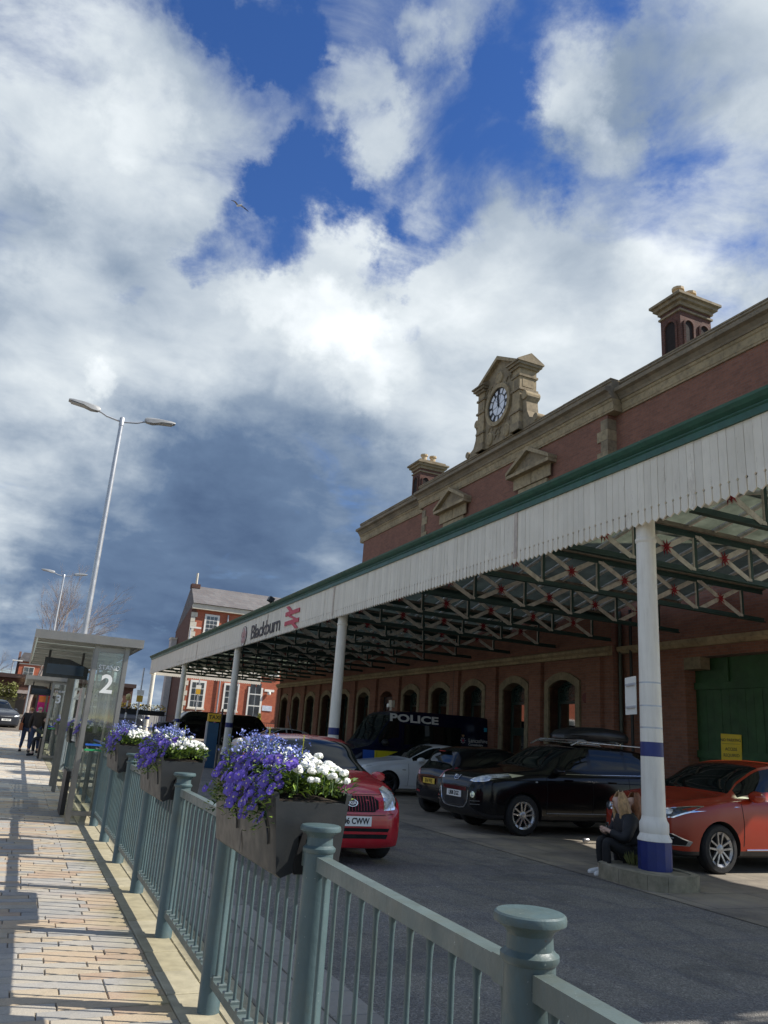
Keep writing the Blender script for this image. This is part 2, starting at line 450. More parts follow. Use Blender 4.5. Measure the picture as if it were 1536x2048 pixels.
# ---------------------------------------------------------------- ground
def grid_sheet(name, xs, ys, z, m, parent=None):
    b = MB()
    for y in ys:
        for x in xs: b.v.append((x, y, z(x, y)))
    n = len(xs)
    for j in range(len(ys)-1):
        for i in range(n-1):
            b.f.append([j*n+i, j*n+i+1, (j+1)*n+i+1, (j+1)*n+i]); b.m.append(0)
    return b.obj(name, m, parent)
YS = [-40, -10, 0, 6, 12, 20, 30, 40, 55, 70, 125]
road = grid_sheet('road', [-60, -20, -4, 1.6, 4, 7, 12, 16, 60], YS, lambda x, y: G(y), M_ASPH); tag(road, kind='structure')
far = grid_sheet('ground', [-900, -300, 0, 300, 900], [-900, -60, 0, 30, 60, 125, 300, 1200], lambda x, y: (G(min(max(y, -60), 125)) - .35) if y < 200 else G(125) + .5, mat('far_ground', (.12, .115, .10), .9, var=.3, scale=.05))
tag(far, kind='structure')

# forecourt of worn concrete flags under the canopy
t = NT('forecourt_flags')
bt = t.n('ShaderNodeTexBrick'); t.l(t.pos, bt.inputs['Vector'])
for k, v in (('Scale', 1), ('Brick Width', 1.2), ('Row Height', .75), ('Mortar Size', .008)): bt.inputs[k].default_value = v
bt.inputs['Color1'].default_value = (.27, .235, .18, 1); bt.inputs['Color2'].default_value = (.33, .285, .22, 1); bt.inputs['Mortar'].default_value = (.10, .09, .07, 1)
c = t.mix(t.ramp(t.noise(.8, 9, .7), [(.42, 0.0), (.7, .75)]), bt.outputs[0], (.085, .078, .068))
c = t.mix(t.ramp(t.noise(60, 4), [(.45, 0.0), (.8, .35)]), c, (.32, .30, .26))
M_FLAG = t.bsdf(c, .8, 0, .35, t.bump(t.noise(80, 4), .3, .008))
fc = grid_sheet('forecourt_paving', [7.0, 9, 12, 15.9], [-10, 0, 6, 12, 20, 30, 42, 53.8], lambda x, y: G(y) + .006, M_FLAG); tag(fc, kind='structure')

# pavement on the left: bed + setts laid one by one
bed = MB()
n = len(YS)
for y in YS: bed.v += [(-6.0, y, G(y)+.088), (1.44, y, G(y)+.088), (1.44, y, G(y)-.05)]
for j in range(n-1):
    a = j*3; bed.f += [[a, a+1, a+4, a+3], [a+1, a+2, a+5, a+4]]; bed.m += [0, 0]
pave = bed.obj('pavement', mat('joint_mortar', (.13, .11, .085), .95, var=.3, scale=20)); tag(pave, kind='structure')
SETT = sett_mat('granite_sett', [(.0, (.33, .325, .30)), (.22, (.40, .385, .35)), (.45, (.46, .415, .33)), (.62, (.50, .405, .275)), (.8, (.50, .38, .25)), (.92, (.44, .31, .21)), (1.0, (.38, .375, .345))])
SETT4 = [mat('far_sett_%d' % i, c, .8, var=.2, scale=9, bump=.2) for i, c in enumerate([(.40, .40, .37), (.52, .47, .38), (.54, .43, .30), (.46, .44, .39), (.34, .30, .19), (.38, .34, .23)])]
far_setts = MB(); cnt = 0
def sett(x0, x1, y0, y1, near):
    global cnt
    g = .003; zt = G((y0+y1)/2) + .1 + random.uniform(-.0025, .0025)
    if near and cnt < 300:
        w, d = round((x1-x0)*20)/20 or .05, round((y1-y0)*50)/50
        key = ('sett', round(x1-x0, 2), round(y1-y0, 2))
        if key not in MESHC:
            b = MB().bbox((-(x1-x0)/2+g, -(y1-y0)/2+g, -.05), ((x1-x0)/2-g, (y1-y0)/2-g, 0), .004)
            MESHC[key] = b.mesh('paving_sett', SETT)
        o = link('paving_sett', MESHC[key], pave, ((x0+x1)/2, (y0+y1)/2, zt)); cnt += 1
    else:
        far_setts.bbox((x0+g, y0+g, zt-.05), (x1-g, y1-g, zt), .004, random.choice((0, 1, 2, 3, 1)))
MESHC = {}
y = 2.0; row = 0
while y < 46:
    w = .12 if y < 24 else .24
    x = 1.0
    while x > -4.0:
        ln = random.choice((.24, .3, .36, .42, .5, .56))
        if row % 2 and x == 1.0: ln = .3
        near = y > 4.15 and x > .02 - (y-4)*.012 and y < 18
        if x > -1.6 or y > 10: sett(x-ln, x, y, y+w, near)
        x -= ln
    y += w; row += 1
y = 1.0
while y < 46:
    for x0, x1 in ((1.0, 1.22), (1.22, 1.43)):
        yy = y + (0.2 if x0 > 1.1 else 0)
        far_setts.bbox((x0+.003, yy+.003, G(yy)+.04), (x1-.003, yy+.417, G(yy)+.1+random.uniform(-.002, .002)), .005, random.choice((4, 5)))
    y += .42
fs = far_setts.obj('paving_setts', SETT4, pave); tag(fs, kind='stuff')
kerb = root('kerb', 'granite kerb stones along the road edge of the setted pavement', 'kerb')
y = 0.6
M_KERB = mat('kerb_stone', (.30, .28, .24), .85, var=.25, scale=7, bump=.3, rnd=.15, grime=.5, gcol=(.11, .10, .07))
kb = MB().bbox((-.075, .004, -.3), (.075, .896, 0), .012).mesh('kerb_stone', M_KERB)
ch = MB().bbox((-.14, .004, -.05), (.14, .396, 0), .004).mesh('channel_block', M_KERB)
while y < 34:
    link('kerb_stone', kb, kerb, (1.515, y, G(y)+.1)); y += .9
y = 1.6
while y < 22:
    for dx in (0, .29):
        link('channel_block', ch, kerb, (1.735+dx, y+dx*.5, G(y)+.012))
    y += .4

# ---------------------------------------------------------------- railing along the kerb
PY = [0.08, 1.56, 3.04, 4.48, 5.98, 7.47, 8.95, 10.4, 11.86] + [11.86 + 1.5*i for i in range(1, 14)]
PX = [0.99, 1.10, 1.155, 1.165, 1.18, 1.195, 1.20] + [1.20]*2 + [1.36]*18
def rpt(i): return Vector((PX[i], PY[i], G(PY[i])))
rail = root('guard_railing', 'blue grey metal guard railing with round capped posts along the pavement', 'railing', (0, 0, 0))
post_me = MB().lathe([(.062, .06), (.062, .09), (.057, .1), (.0565, 1.075), (.060, 1.076), (.064, 1.082), (.064, 1.092), (.057, 1.097), (.052, 1.102), (.050, 1.135)], n=28).mesh('post', M_RAIL, 40)
cap_me = MB().lathe([(.050, 1.130), (.056, 1.140), (.072, 1.150), (.0795, 1.154), (.0805, 1.162), (.0785, 1.170), (.074, 1.1735), (.012, 1.176)], n=32).mesh('cap', M_RAIL, 35)
bolt_me = MB().lathe([(.011, 0), (.011, .003), (.007, .006)], n=12).mesh('bolt', M_RAIL_D, 40)
bal_me = MB().tube([(0, 0, .232), (0, 0, 1.0)], .0085, 8)
bal_me = bal_me.mesh('baluster', M_RAIL, 40)
def baluster_mesh(flat):
    b = MB(); b.tube([(0, 0, .265), (0, 0, .96), (0, 0, 1.0), (0, 0, 1.018)], [.0085, .0085, .012, .013], 8); return b.mesh('baluster', M_RAIL, 50)
bal_me = baluster_mesh(1)
foot_me = MB().bbox((-.022, -.02, .266), (.022, .02, .288), .004).mesh('foot_plate', M_RAIL_D)
for i in range(len(PY)):
    p = rpt(i); near = i < 10
    po = link('post', post_me, rail, p); link('cap', cap_me, po)
    if i == len(PY)-1: continue
    q = rpt(i+1); d = (q-p); Lg = d.length; d.normalize()
    ang = math.atan2(d.y, d.x) - math.pi/2
    def seg(z0, z1, w, a, b_, nm, m_):
        s = MB(); e0 = p + d*a; e1 = q - d*b_
        s.beam(e0+Vector((0, 0, (z0+z1)/2)), e1+Vector((0, 0, (z0+z1)/2)), w, z1-z0); return s.obj(nm, m_, rail)
    tr = seg(1.015, 1.065, .05, .075, .055, 'top_rail', M_RAIL_D)
    br = seg(.232, .272, .045, .055, .055, 'bottom_rail', M_RAIL_D)
    s = MB(); e = p + d*.04
    s.beam(e+Vector((0, 0, 1.04)), e+d*.07+Vector((0, 0, 1.04)), .058, .058)
    s.obj('socket', M_RAIL_D, rail)
    MB().beam(e+Vector((0, 0, .252)), e+d*.06+Vector((0, 0, .252)), .053, .05).obj('socket', M_RAIL_D, rail)
    link('bolt', bolt_me, rail, e+d*.035+Vector((0, 0, 1.069)))
    k = 11 if near else 8
    for j in range(k):
        c = p + d*(Lg*(j+.75)/(k+.5))
        o = link('baluster', bal_me, rail, c)
        if near: link('foot_plate', foot_me, rail, c).rotation_euler.z = ang

# ---------------------------------------------------------------- flower troughs hung over the rail
M_LEAF = mat('bright_leaf', (.165, .255, .028), .55, var=.45, scale=30, rnd=.1)
M_LEAF2 = mat('mid_leaf', (.055, .105, .025), .6, var=.4, scale=30)
M_YLEAF = mat('yellow_green_leaf', (.32, .33, .03), .6, var=.3, scale=30)
M_PANSY = mat('violet_petal', (.115, .068, .38), .6, var=.35, scale=40, rnd=.35)
M_PANSYE = mat('pansy_eye', (.5, .42, .25), .6)
M_DAISY = mat('white_petal', (.82, .82, .74), .7, var=.06, scale=60)
M_FMN = mat('sky_blue_petal', (.16, .20, .50), .6, var=.3, scale=40)
def quad_leaf(b, p, d, up, ln, w, m=0):
    p = Vector(p); d = Vector(d).normalized(); s_ = d.cross(Vector(up))
    if s_.length < 1e-3: s_ = Vector((1, 0, 0))
    s_.normalize(); nrm = s_.cross(d)
    mid = p + d*(ln*.55) + nrm*(ln*.10)
    b.add([p, mid - s_*w/2, p + d*ln - nrm*ln*.05, mid + s_*w/2], [(0, 1, 2), (0, 2, 3)], m)
def rdir(up=.3):
    a = random.uniform(0, 2*math.pi); z = random.uniform(-.2, 1)*.8 + up
    return Vector((math.cos(a), math.sin(a), z)).normalized()
# pansy: five overlapping petals and a pale eye
pb = MB()
for k, (a, r, l) in enumerate(((90, .0125, .016), (35, .0115, .013), (145, .0115, .013), (-25, .012, .012), (205, .012, .012), (270, .014, .012))):
    c = Vector((math.cos(R(a))*l*.75, math.sin(R(a))*l*.75, .0012*k))
    ring = [c + Vector((math.cos(2*math.pi*i/7)*r, math.sin(2*math.pi*i/7)*r, random.uniform(-.004, .002))) for i in range(7)]
    pb.add([c] + ring, [(0, i+1, (i+1) % 7+1) for i in range(7)])
pb.add([Vector((math.cos(2*math.pi*i/6)*.0045, math.sin(2*math.pi*i/6)*.0045, .009)) for i in range(6)], [tuple(range(6))], 1)
PANSY = pb.mesh('flower', [M_PANSY, M_PANSYE])
db = MB()
prof = [(.004, -.006), (.015, -.004), (.0185, .003), (.017, .010), (.011, .0155), (.003, .0175)]
for i, (r, h) in enumerate(prof):
    for k in range(14):
        a = 2*math.pi*(k+.5*(i % 2))/14; rr = r*(1+(.10 if k % 2 else -.06))
        db.v.append((rr*math.cos(a), rr*math.sin(a), h + (.0015 if (k+i) % 2 else 0)))
for i in range(len(prof)-1):
    for k in range(14):
        db.f.append([i*14+k, i*14+(k+1) % 14, (i+1)*14+(k+1) % 14, (i+1)*14+k]); db.m.append(0)
db.f.append([5*14+k for k in range(14)]); db.m.append(0)
DAISY = db.mesh('flower_head', M_DAISY)

# trough: saddle section with a slot for the rail, flared sides
def trough_mesh(Lg):
    b = MB()
    ys = [0, .02, Lg-.02, Lg]
    out_ = [(-.045, -.02), (-.05, .11), (.05, .11), (.045, -.02), (.115, -.045), (.135, -.03), (.152, .12), (.168, .255), (.178, .258), (.178, .275), (.155, .275), (.150, .24),
            (-.150, .24), (-.155, .275), (-.178, .275), (-.178, .258), (-.168, .255), (-.152, .12), (-.135, -.03), (-.115, -.045)]
    for j, y in enumerate(ys):
        e = .012 if j in (0, 3) else 0
        for x, z in out_: b.v.append((x*(1-e*4 if j in (0, 3) else 1), y, z - (e*.3 if z > .2 else 0)))
    n = len(out_)
    for j in range(3):
        for i in range(n):
            i2 = (i+1) % n
            b.f.append([j*n+i, (j+1)*n+i, (j+1)*n+i2, j*n+i2]); b.m.append(0)
    b.f.append([i for i in range(n)]); b.m.append(0)
    b.f.append([3*n+i for i in range(n)][::-1]); b.m.append(0)
    return b.mesh('tub', M_TUB, 30)
TUB = trough_mesh(1.04)
rb = MB()   # raised arch relief and drain slot on the pavement side
def arch_pts(yc, r, z0, z1):
    return [(yc - r*math.cos(R(a)), z1 + r*.6*math.sin(R(a))) for a in range(-10, 95, 15)]
def side_x(z): return -.1355 - (z+.03)*(.0335/.285) - .003
ARCHES = []
for yc in (.27, .77):
    a = MB(); pts = [(side_x(z)-.002, yy, z) for yy, z in arch_pts(yc, .20, .02, .09)]
    a.tube(pts, .0045, 6); ARCHES.append(a.mesh('relief_arch', M_TUB, 50))
SLOT = MB().box((side_x(0)-.004, .50, -.02), (side_x(.07)+.004, .515, .085)).mesh('drain_slot', M_BLACK)
HOOK = MB().prism([(-.06, -.03), (-.02, -.03), (-.02, .10), (.02, .10), (.02, -.03), (.06, -.03), (.06, .02), (.035, .125), (-.035, .125), (-.06, .02)], (0, -.012, 0), (1, 0, 0), (0, 0, 1), (0, .012, 0)).mesh('saddle_bracket', M_BLACK)
M_SOIL = mat('compost', (.03, .02, .012), 1, var=.3, scale=30, bump=.5)
SOIL = MB().box((-.15, .02, .2), (.15, 1.02, .243)).mesh('compost', M_SOIL)

PLANT_LABEL = {0: 'nearest', 1: 'second', 2: 'third'}
def planter(idx, y0, x, near, lab):
    base = (x, y0, G(y0) + 1.005)
    t = root('railing_planter', 'dark plastic ' + lab, 'planter', base, 0, 'flower troughs hung on the railing')
    link('tub', TUB, t); link('drain_slot', SLOT, t); link('compost', SOIL, t)
    for a in ARCHES: link('relief_arch', a, t)
    h = link('saddle_bracket', HOOK, t); link('saddle_bracket', HOOK, t, (0, 1.065, 0))
    random.seed(50+idx)
    k = {0: 1.0, 1: .85, 2: .7}.get(idx, .3)
    # violet pansies spill over the pavement side
    pan = root('pansies', 'violet pansies spilling from the ' + lab, 'flowers', base, 0, 'violet pansies in the troughs')
    fb = MB()
    for i in range(int(900*k)):
        yy = random.uniform(.0, 1.0); u = random.random()
        px = -.13 - .10*u; pz = .27 + .06*(1-u) - .14*u*u + random.uniform(-.03, .05)
        quad_leaf(fb, (px+random.uniform(-.02, .05), yy, pz), rdir(.1), (0, 0, 1), random.uniform(.02, .045), random.uniform(.012, .022), random.choice((0, 0, 1)))
    fb.obj('foliage', [M_LEAF2, M_LEAF], pan)['kind'] = 'stuff'
    for i in range(int(175*k)):
        u = random.random()
        yy = random.uniform(-.03, 1.03) if u < .8 else random.uniform(.0, .5)
        px = -.07 - .17*u + random.uniform(-.025, .025); pz = .31 + .075*math.cos(u*2.2) - .16*u*u*random.random() + random.uniform(-.02, .03)
        n_ = Vector((-.55 - .5*u + random.uniform(-.4, .4), random.uniform(-1.0, .15), .75 - .5*u + random.uniform(-.2, .2))).normalized()
        q = n_.to_track_quat('Z', 'Y').to_matrix().to_4x4() @ Matrix.Rotation(random.uniform(-.6, .6), 4, 'Z')
        o = link('flower', PANSY, pan); o.matrix_local = Matrix.Translation((px, yy, pz)) @ q @ Matrix.Scale(random.uniform(.55, 1.3), 4)
    # white double daisies on low bright leaves
    dai = root('white_daisies', 'white pompom daisies in the ' + lab, 'flowers', base, 0, 'white daisies in the troughs')
    fb = MB()
    for i in range(int(1500*k)):
        yy = random.uniform(.0, .98); px = random.uniform(-.11, .185); pz = .268 + random.uniform(-.02, .055) + .02*math.sin(yy*9)
        quad_leaf(fb, (px, yy, pz), rdir(.25), (0, 0, 1), random.uniform(.03, .06), random.uniform(.014, .026), random.choice((0, 0, 0, 1)))
    stems = []
    for i in range(int(105*k)):
        if random.random() < .75: yy = random.uniform(-.01, .46)
        else: yy = random.uniform(.42, .98)
        px = random.uniform(-.09, .17); pz = .315 + random.uniform(0, .05) + .09*yy
        stems.append((px, yy, pz))
        fb.tube([(px*.9, yy+random.uniform(-.02, .02), .27), (px, yy, pz)], .0018, 4, 1, False)
    fb.obj('foliage', [M_LEAF, M_LEAF2], dai)['kind'] = 'stuff'
    for (px, yy, pz) in stems:
        o = link('flower_head', DAISY, dai, (px, yy, pz)); o.rotation_euler = (random.uniform(-.4, .2), random.uniform(-.4, .3), random.uniform(0, 6)); o.scale = [random.uniform(.6, 1.3)]*3
    # forget-me-nots: a haze of tiny blue flowers behind
    fm = root('forget_me_nots', 'pale blue forget me nots in the ' + lab, 'flowers', base, 0, 'forget me nots in the troughs')
    fb = MB(); lb = MB()
    for i in range(int(110*k)):
        yy = random.uniform(.25, 1.02) if random.random() < .88 else random.uniform(0.05, .3); px = random.uniform(-.13, .15 if yy > .75 else .03); hh = random.uniform(.07, .17) + .06*yy - .25*max(px, 0)
        top = Vector((px + random.uniform(-.05, .05), yy + random.uniform(-.04, .04), .27 + hh))
        lb.tube([(px, yy, .25), (px*.6+top.x*.4, yy, .27+hh*.6), top], .0016, 3, 0, False)
        for j in range(8):
            f_ = random.random(); quad_leaf(lb, Vector((px, yy, .26)).lerp(top, f_*.85), rdir(.5), (0, 0, 1), random.uniform(.025, .05), .011, random.choice((0, 1)))
        for j in range(random.randint(7, 14)):
            c = top + Vector((random.gauss(0, .018), random.gauss(0, .018), random.gauss(0, .014))); r_ = random.uniform(.004, .0075)
            n_ = rdir(.3); a_ = n_.orthogonal().normalized(); b_ = n_.cross(a_)
            fb.add([c + (a_*math.cos(2*math.pi*q/5) + b_*math.sin(2*math.pi*q/5))*r_ for q in range(5)], [tuple(range(5))])
    fb.obj('blossom', M_FMN, fm)['kind'] = 'stuff'; lb.obj('foliage', [M_LEAF2, M_LEAF], fm)['kind'] = 'stuff'
    if near:
        yl = root('wallflower_spires', 'slender yellow green spires in the ' + lab, 'plant', base, 0, 'yellow green spires in the troughs')
        for (px, yy, hh) in ((.03, .30, .23), (.06, .95, .26)):
            sb_ = MB(); sb_.tube([(px, yy, .25), (px+.01, yy, .27+hh)], .002, 4)
            for j in range(46):
                f_ = random.uniform(.15, 1); quad_leaf(sb_, (px+.01*f_, yy, .27+hh*f_), rdir(.5), (0, 0, 1), .035*(1.15-f_), .009)
            sb_.obj('spire', M_YLEAF, yl)
planter(0, 3.17, 1.16, True, 'nearest flower trough')
planter(1, 6.10, 1.18, True, 'flower trough second from the camera')
planter(2, 9.08, 1.20, False, 'flower trough just before the first shelter')
planter(3, 14.95, 1.20, False, 'flower trough seen through the first shelter')
planter(4, 17.95, 1.20, False, 'flower trough at the first shelter end')
planter(5, 23.9, 1.20, False, 'flower trough between the two shelters')
random.seed(11)
fallen = link('fallen_petal', MB().add([(0, 0, 0), (.02, .005, .004), (.028, .02, 0), (.006, .018, .003)], [(0, 1, 2, 3)]).mesh('fallen_petal', M_PANSY), None, (0.975, 3.55, 1.17))
fallen.rotation_euler = (0.3, -1.45, 0.4); tag(fallen, 'single violet petal stuck on the side of the nearest trough', 'petal')

# ---------------------------------------------------------------- station building
stn = root('station_building', 'Victorian red brick station with sandstone cornice, clock and arched windows', 'building', (0, 0, 0))
WX, RX = 15.0, 15.32
def solid(name, a, b, m): return MB().box(a, b).obj(name, m, stn)
BAYS = [19.7, 22.3, 24.95, 27.5, 30.06, 32.6, 35.1, 37.7, 40.2, 42.8, 45.3, 47.6]
DOORBAY = 32.6
# ground floor wall with arched openings
HW, ZS, ZA, ZT = .66, 3.42, 3.64, 4.25
def arch(yc, hw, zs, za, n=12):
    return [(yc + hw*(1-2*i/n), zs + (za-zs)*(1-(1-2*i/n)**2)) for i in range(n+1)]
wall = MB()
edges = [17.5] + [(BAYS[i]+BAYS[i+1])/2 for i in range(len(BAYS)-1)] + [49.2]
def quad(b, p): b.add(p, [tuple(range(len(p)))])
for i, yc in enumerate(BAYS):
    y0, y1 = edges[i], edges[i+1]
    quad(wall, [(WX, y0, -.1), (WX, y0, ZT), (WX, yc-HW, ZT), (WX, yc-HW, -.1)])
    quad(wall, [(WX, yc+HW, -.1), (WX, yc+HW, ZT), (WX, y1, ZT), (WX, y1, -.1)])
    A = arch(yc, HW, ZS, ZA)
    for (ya, za), (yb, zb) in zip(A, A[1:]):
        quad(wall, [(WX, ya, za), (WX, yb, zb), (WX, yb, ZT), (WX, ya, ZT)])
    outl = [(yc+HW, -.1)] + A + [(yc-HW, -.1)]
    for (ya, za), (yb, zb) in zip(outl, outl[1:]):
        quad(wall, [(WX, ya, za), (WX+.42, ya, za), (WX+.42, yb, zb), (WX, yb, zb)])
wall.box((WX, 17.5, ZT), (WX+.45, 29.9, 11.75))
wall.box((RX, 29.9, ZT), (RX+.45, 37.5, 11.75))
wall.box((WX, 29.9, ZT), (RX-.001, 49.2, 5.7))
wall.box((WX+.46, 49.0, -.1), (24, 49.2, 5.7))
wall.box((RX+.46, 37.3, 5.7), (24, 37.5, 11.75))
wall.box((RX, 15.1, -.1), (RX+.45, 17.499, 11.75))
wall.box((RX, 9.8, 4.05), (RX+.45, 15.1, 11.75))
wall.box((RX, 9.8, -.1), (RX+.45, 10.4, 4.05))
wall.box((RX+.46, 9.8, -.1), (24, 10.1, 11.75))
wall.box((WX+.002, 17.44, -.1), (RX+.44, 17.499, 4.24))
wall.box((RX+.001, 17.5, -.1), (RX+.45, 18.2, 4.24))
wall.box((WX+1.6, 18.2, -.1), (WX+1.7, 49.0, 4.3))
wall.obj('wall', M_BRICK, stn)
solid('roof', (15.6, 10.1, 11.2), (24, 37.2, 11.4), M_LEAD)
solid('roof', (15.6, 37.6, 5.4), (24, 49.0, 5.6), M_LEAD)
# brick piers and stone band
for i, y in enumerate(edges[1:-1] + [18.15, 48.7]):
    w = .62 if abs(y-29.9) > 1.5 else .5
    solid('pier', (WX-.13, y-w/2, -.05), (WX-.001, y+w/2, ZT-.03), M_BRICK)
y = 17.45
while y < 49:
    y2 = min(y+1.6, 49.2)
    p = MB().prism([(0, ZT-.02), (-.17, ZT-.02), (-.17, ZT+.06), (-.25, ZT+.12), (-.25, ZT+.2), (-.1, ZT+.26), (0, ZT+.26)], (WX, y+.004, 0), (1, 0, 0), (0, 0, 1), (0, y2-y-.008, 0))
    p.obj('string_course', M_STONE, stn); y = y2
y = 9.8
while y < 17.4:
    y2 = min(y+1.6, 17.42)
    MB().prism([(0, ZT+.05), (-.12, ZT+.05), (-.2, ZT+.14), (-.2, ZT+.24), (0, ZT+.28)], (RX, y+.004, 0), (1, 0, 0), (0, 0, 1), (0, y2-y-.008, 0)).obj('string_course', M_STONE, stn); y = y2
# arched stone surrounds and windows
def surround_mesh():
    b = MB(); A = arch(0, HW+.20, ZS+.16, ZA+.23); I = arch(0, HW, ZS, ZA)
    O = [(HW+.20, .0)] + A + [(-HW-.20, .0)]; I = [(HW, .0)] + I + [(-HW, .0)]
    n = len(O)
    for k in range(n): b.v += [(-.07, O[k][0], O[k][1]), (-.07, I[k][0], I[k][1]), (.002, O[k][0], O[k][1]), (.36, I[k][0], I[k][1])]
    for k in range(n-1):
        a = 4*k; c = a+4
        b.f += [[a, c, c+1, a+1], [a, a+2, c+2, c], [a+1, c+1, c+3, a+3]]; b.m += [0, 0, 0]
    return b.mesh('surround', M_STONE_D)
SUR = surround_mesh()
M_WFR = mat('window_frame_dark_green', (.012, .03, .024), .4, var=.1)
def lunette(y0, hw, z0, zs, za, x):
    b = MB(); A = arch(0, hw, zs, za); pts = [(x, -hw, z0), (x, hw, z0)] + [(x, yy, zz_) for yy, zz_ in A]
    b.add(pts, [tuple(range(len(pts)))[::-1]]); return b
def win_frame():
    b = MB(); x0, x1 = .30, .36
    for s_ in (-1, 1): b.box((x0, s_*HW, .2), (x1, s_*(HW-.09), ZS+.05))
    for z0, z1 in ((.2, .32), (1.95, 2.2), (2.95, 3.03)): b.box((x0-.004, -HW+.09, z0), (x1, HW-.09, z1))
    A = arch(0, HW, ZS, ZA); B = arch(0, HW-.09, ZS, ZA-.09)
    for k in range(len(A)-1):
        b.add([(x0, A[k][0], A[k][1]), (x0, A[k+1][0], A[k+1][1]), (x0, B[k+1][0], B[k+1][1]), (x0, B[k][0], B[k][1])], [(0, 1, 2, 3)])
    return b.mesh('frame', M_WFR)
WFR = win_frame()
M_MIRR = mat('solar_film_glass', (.34, .35, .35), .03, metal=1.0, var=.06, scale=.6)
PANE_LO = MB().box((.335, -HW+.09, .32), (.345, HW-.09, 1.95)).mesh('pane', M_MIRR)
PANE_MID = MB().box((.335, -HW+.09, 2.2), (.345, HW-.09, 2.95)).mesh('pane', M_MIRR)
PANE_TOP = lunette(0, HW-.05, 3.03, ZS, ZA-.04, .34).mesh('pane', mat('lunette_panel', (.012, .028, .024), .25, var=.1))
SILL = MB().bbox((-.06, -HW, .0), (.34, HW, .2), .02).mesh('sill', M_STONE)
for yc in BAYS:
    if yc == DOORBAY:
        o = MB(); 
        d = link('door', MB().box((.20, -HW, 0), (.28, HW, 3.4)).mesh('door', mat('dark_door', (.02, .02, .022), .4)), stn, (WX, yc, 0))
        link('pane', MB().box((.18, -.45, .9), (.195, -.05, 3.1)).mesh('pane', mat('frosted_pane', (.32, .34, .34), .2)), d); link('pane', MB().box((.18, .05, .9), (.195, .45, 3.1)).mesh('pane', M_DARKGLASS), d)
        continue
    w_ = link('window', WFR, stn, (WX, yc, 0))
    for me in (PANE_LO, PANE_MID, PANE_TOP): link('pane', me, w_)
    link('sill', SILL, w_); link('surround', SUR, w_)
# little notices and fittings on the wall
solid('letter_plate', (WX+.29, 19.55, 2.03), (WX+.303, 19.85, 2.12), mat('brass_plate', (.5, .45, .32), .4))
for yc in (42.8, 45.3, 47.6): solid('notice', (WX+.285, yc-.25, 1.75), (WX+.299, yc+.2, 2.15), mat('pale_notice', (.6, .58, .45), .6))
MB().lathe([(.13, 0), (.15, .03), (.14, .08), (.05, .1)], n=16, axis='x').xf(Matrix.Translation((WX-.12, 18.52, 3.08))).obj('alarm_bell', mat('alarm_red', (.12, .015, .012), .5), stn, 40)
MB().box((WX-.30, 31.35, 2.9), (WX-.14, 31.65, 3.2)).obj('wall_lamp', M_FRAMEW, stn)
MB().tube([(WX+.2, 17.35, 5.5), (WX+.2, 17.35, 0)], .055, 10).obj('drainpipe', mat('drainpipe_green', (.05, .06, .045), .5), stn, 40)
MB().tube([(WX+.18, 16.9, 5.5), (WX+.18, 16.9, 0)], .045, 10).obj('drainpipe', M_BLACK, stn, 40)
MB().tube([(WX-.08, 26.25, 4.3), (WX-.08, 26.25, 0)], .055, 10).obj('drainpipe', M_BLACK, stn, 40)

# boarded green gate
M_GATE = mat('gate_green', (.026, .080, .026), .6, var=.25, scale=2.5, bump=.15, bscale=30, rnd=.12)
gt = link('gate', MB().box((RX+.36, 10.4, 0), (RX+.40, 15.1, 4.05)).mesh('gate', M_GATE), stn)
yb = 10.42
bd = MB().bbox((-.02, .004, 0), (.02, .236, 3.2), .0).mesh('board', M_GATE)
k = 0
while yb < 15.0:
    if k % 10 != 9: link('board', bd, gt, (RX+.335+random.uniform(-.003, .003), yb, .06))
    yb += .24; k += 1
for z0 in (3.27, 1.62, .3): MB().box((RX+.285, 10.42, z0), (RX+.313, 15.08, z0+.17)).obj('rail', M_GATE, gt)
for y0 in (11.2, 12.55, 14.0): MB().box((RX+.30, y0, 3.45), (RX+.35, y0+.12, 4.04)).obj('mullion', M_GATE, gt)
MB().box((RX+.24, 12.78, .05), (RX+.282, 12.94, 3.26)).obj('meeting_stile', M_GATE, gt)
solid('lintel', (RX-.02, 14.55, 3.75), (RX+.3, 15.1, 4.049), M_STONE_D)

# ---- cornice and parapet, laid as separate stones
FRIEZE = [(0, 11.70), (-.05, 11.70), (-.05, 11.76), (-.065, 11.77), (-.065, 12.0), (-.10, 12.03), (-.12, 12.10), (.35, 12.10), (.35, 11.70)]
CORN = [(.35, 12.101), (-.15, 12.101), (-.17, 12.17), (-.25, 12.27), (-.37, 12.31), (-.38, 12.41), (-.33, 12.45), (-.12, 12.50), (-.10, 12.64), (-.14, 12.66), (-.14, 12.71), (.35, 12.72)]
M_STONE_C = mat('weathered_cornice', (.25, .205, .14), .88, var=.25, scale=1.2, bump=.25, bscale=22, grime=.4, gcol=(.06, .054, .042))
def cornice_run(x, y0, y1, flipend=None):
    n = max(1, round((y1-y0)/1.22)); st = (y1-y0)/n
    for i in range(n):
        dz = random.uniform(-.006, .006)
        MB().prism([(a, b+dz) for a, b in FRIEZE], (x, y0+i*st+.003, 0), (1, 0, 0), (0, 0, 1), (0, st-.006, 0)).obj('frieze_stone', M_STONE, stn)
        MB().prism([(a, b+dz) for a, b in CORN], (x, y0+i*st+.002, 0), (1, 0, 0), (0, 0, 1), (0, st-.004, 0)).obj('cornice_stone', M_STONE_C, stn)
        # darker weathered coping on top
        MB().box((x-.15, y0+i*st+.002, 12.722+dz), (x+.36, y0+(i+1)*st-.002, 12.77+dz)).obj('coping_stone', M_STONE_D, stn)
cornice_run(WX, 17.15, 30.25)
cornice_run(RX, 9.3, 17.13); cornice_run(RX, 30.27, 37.9)
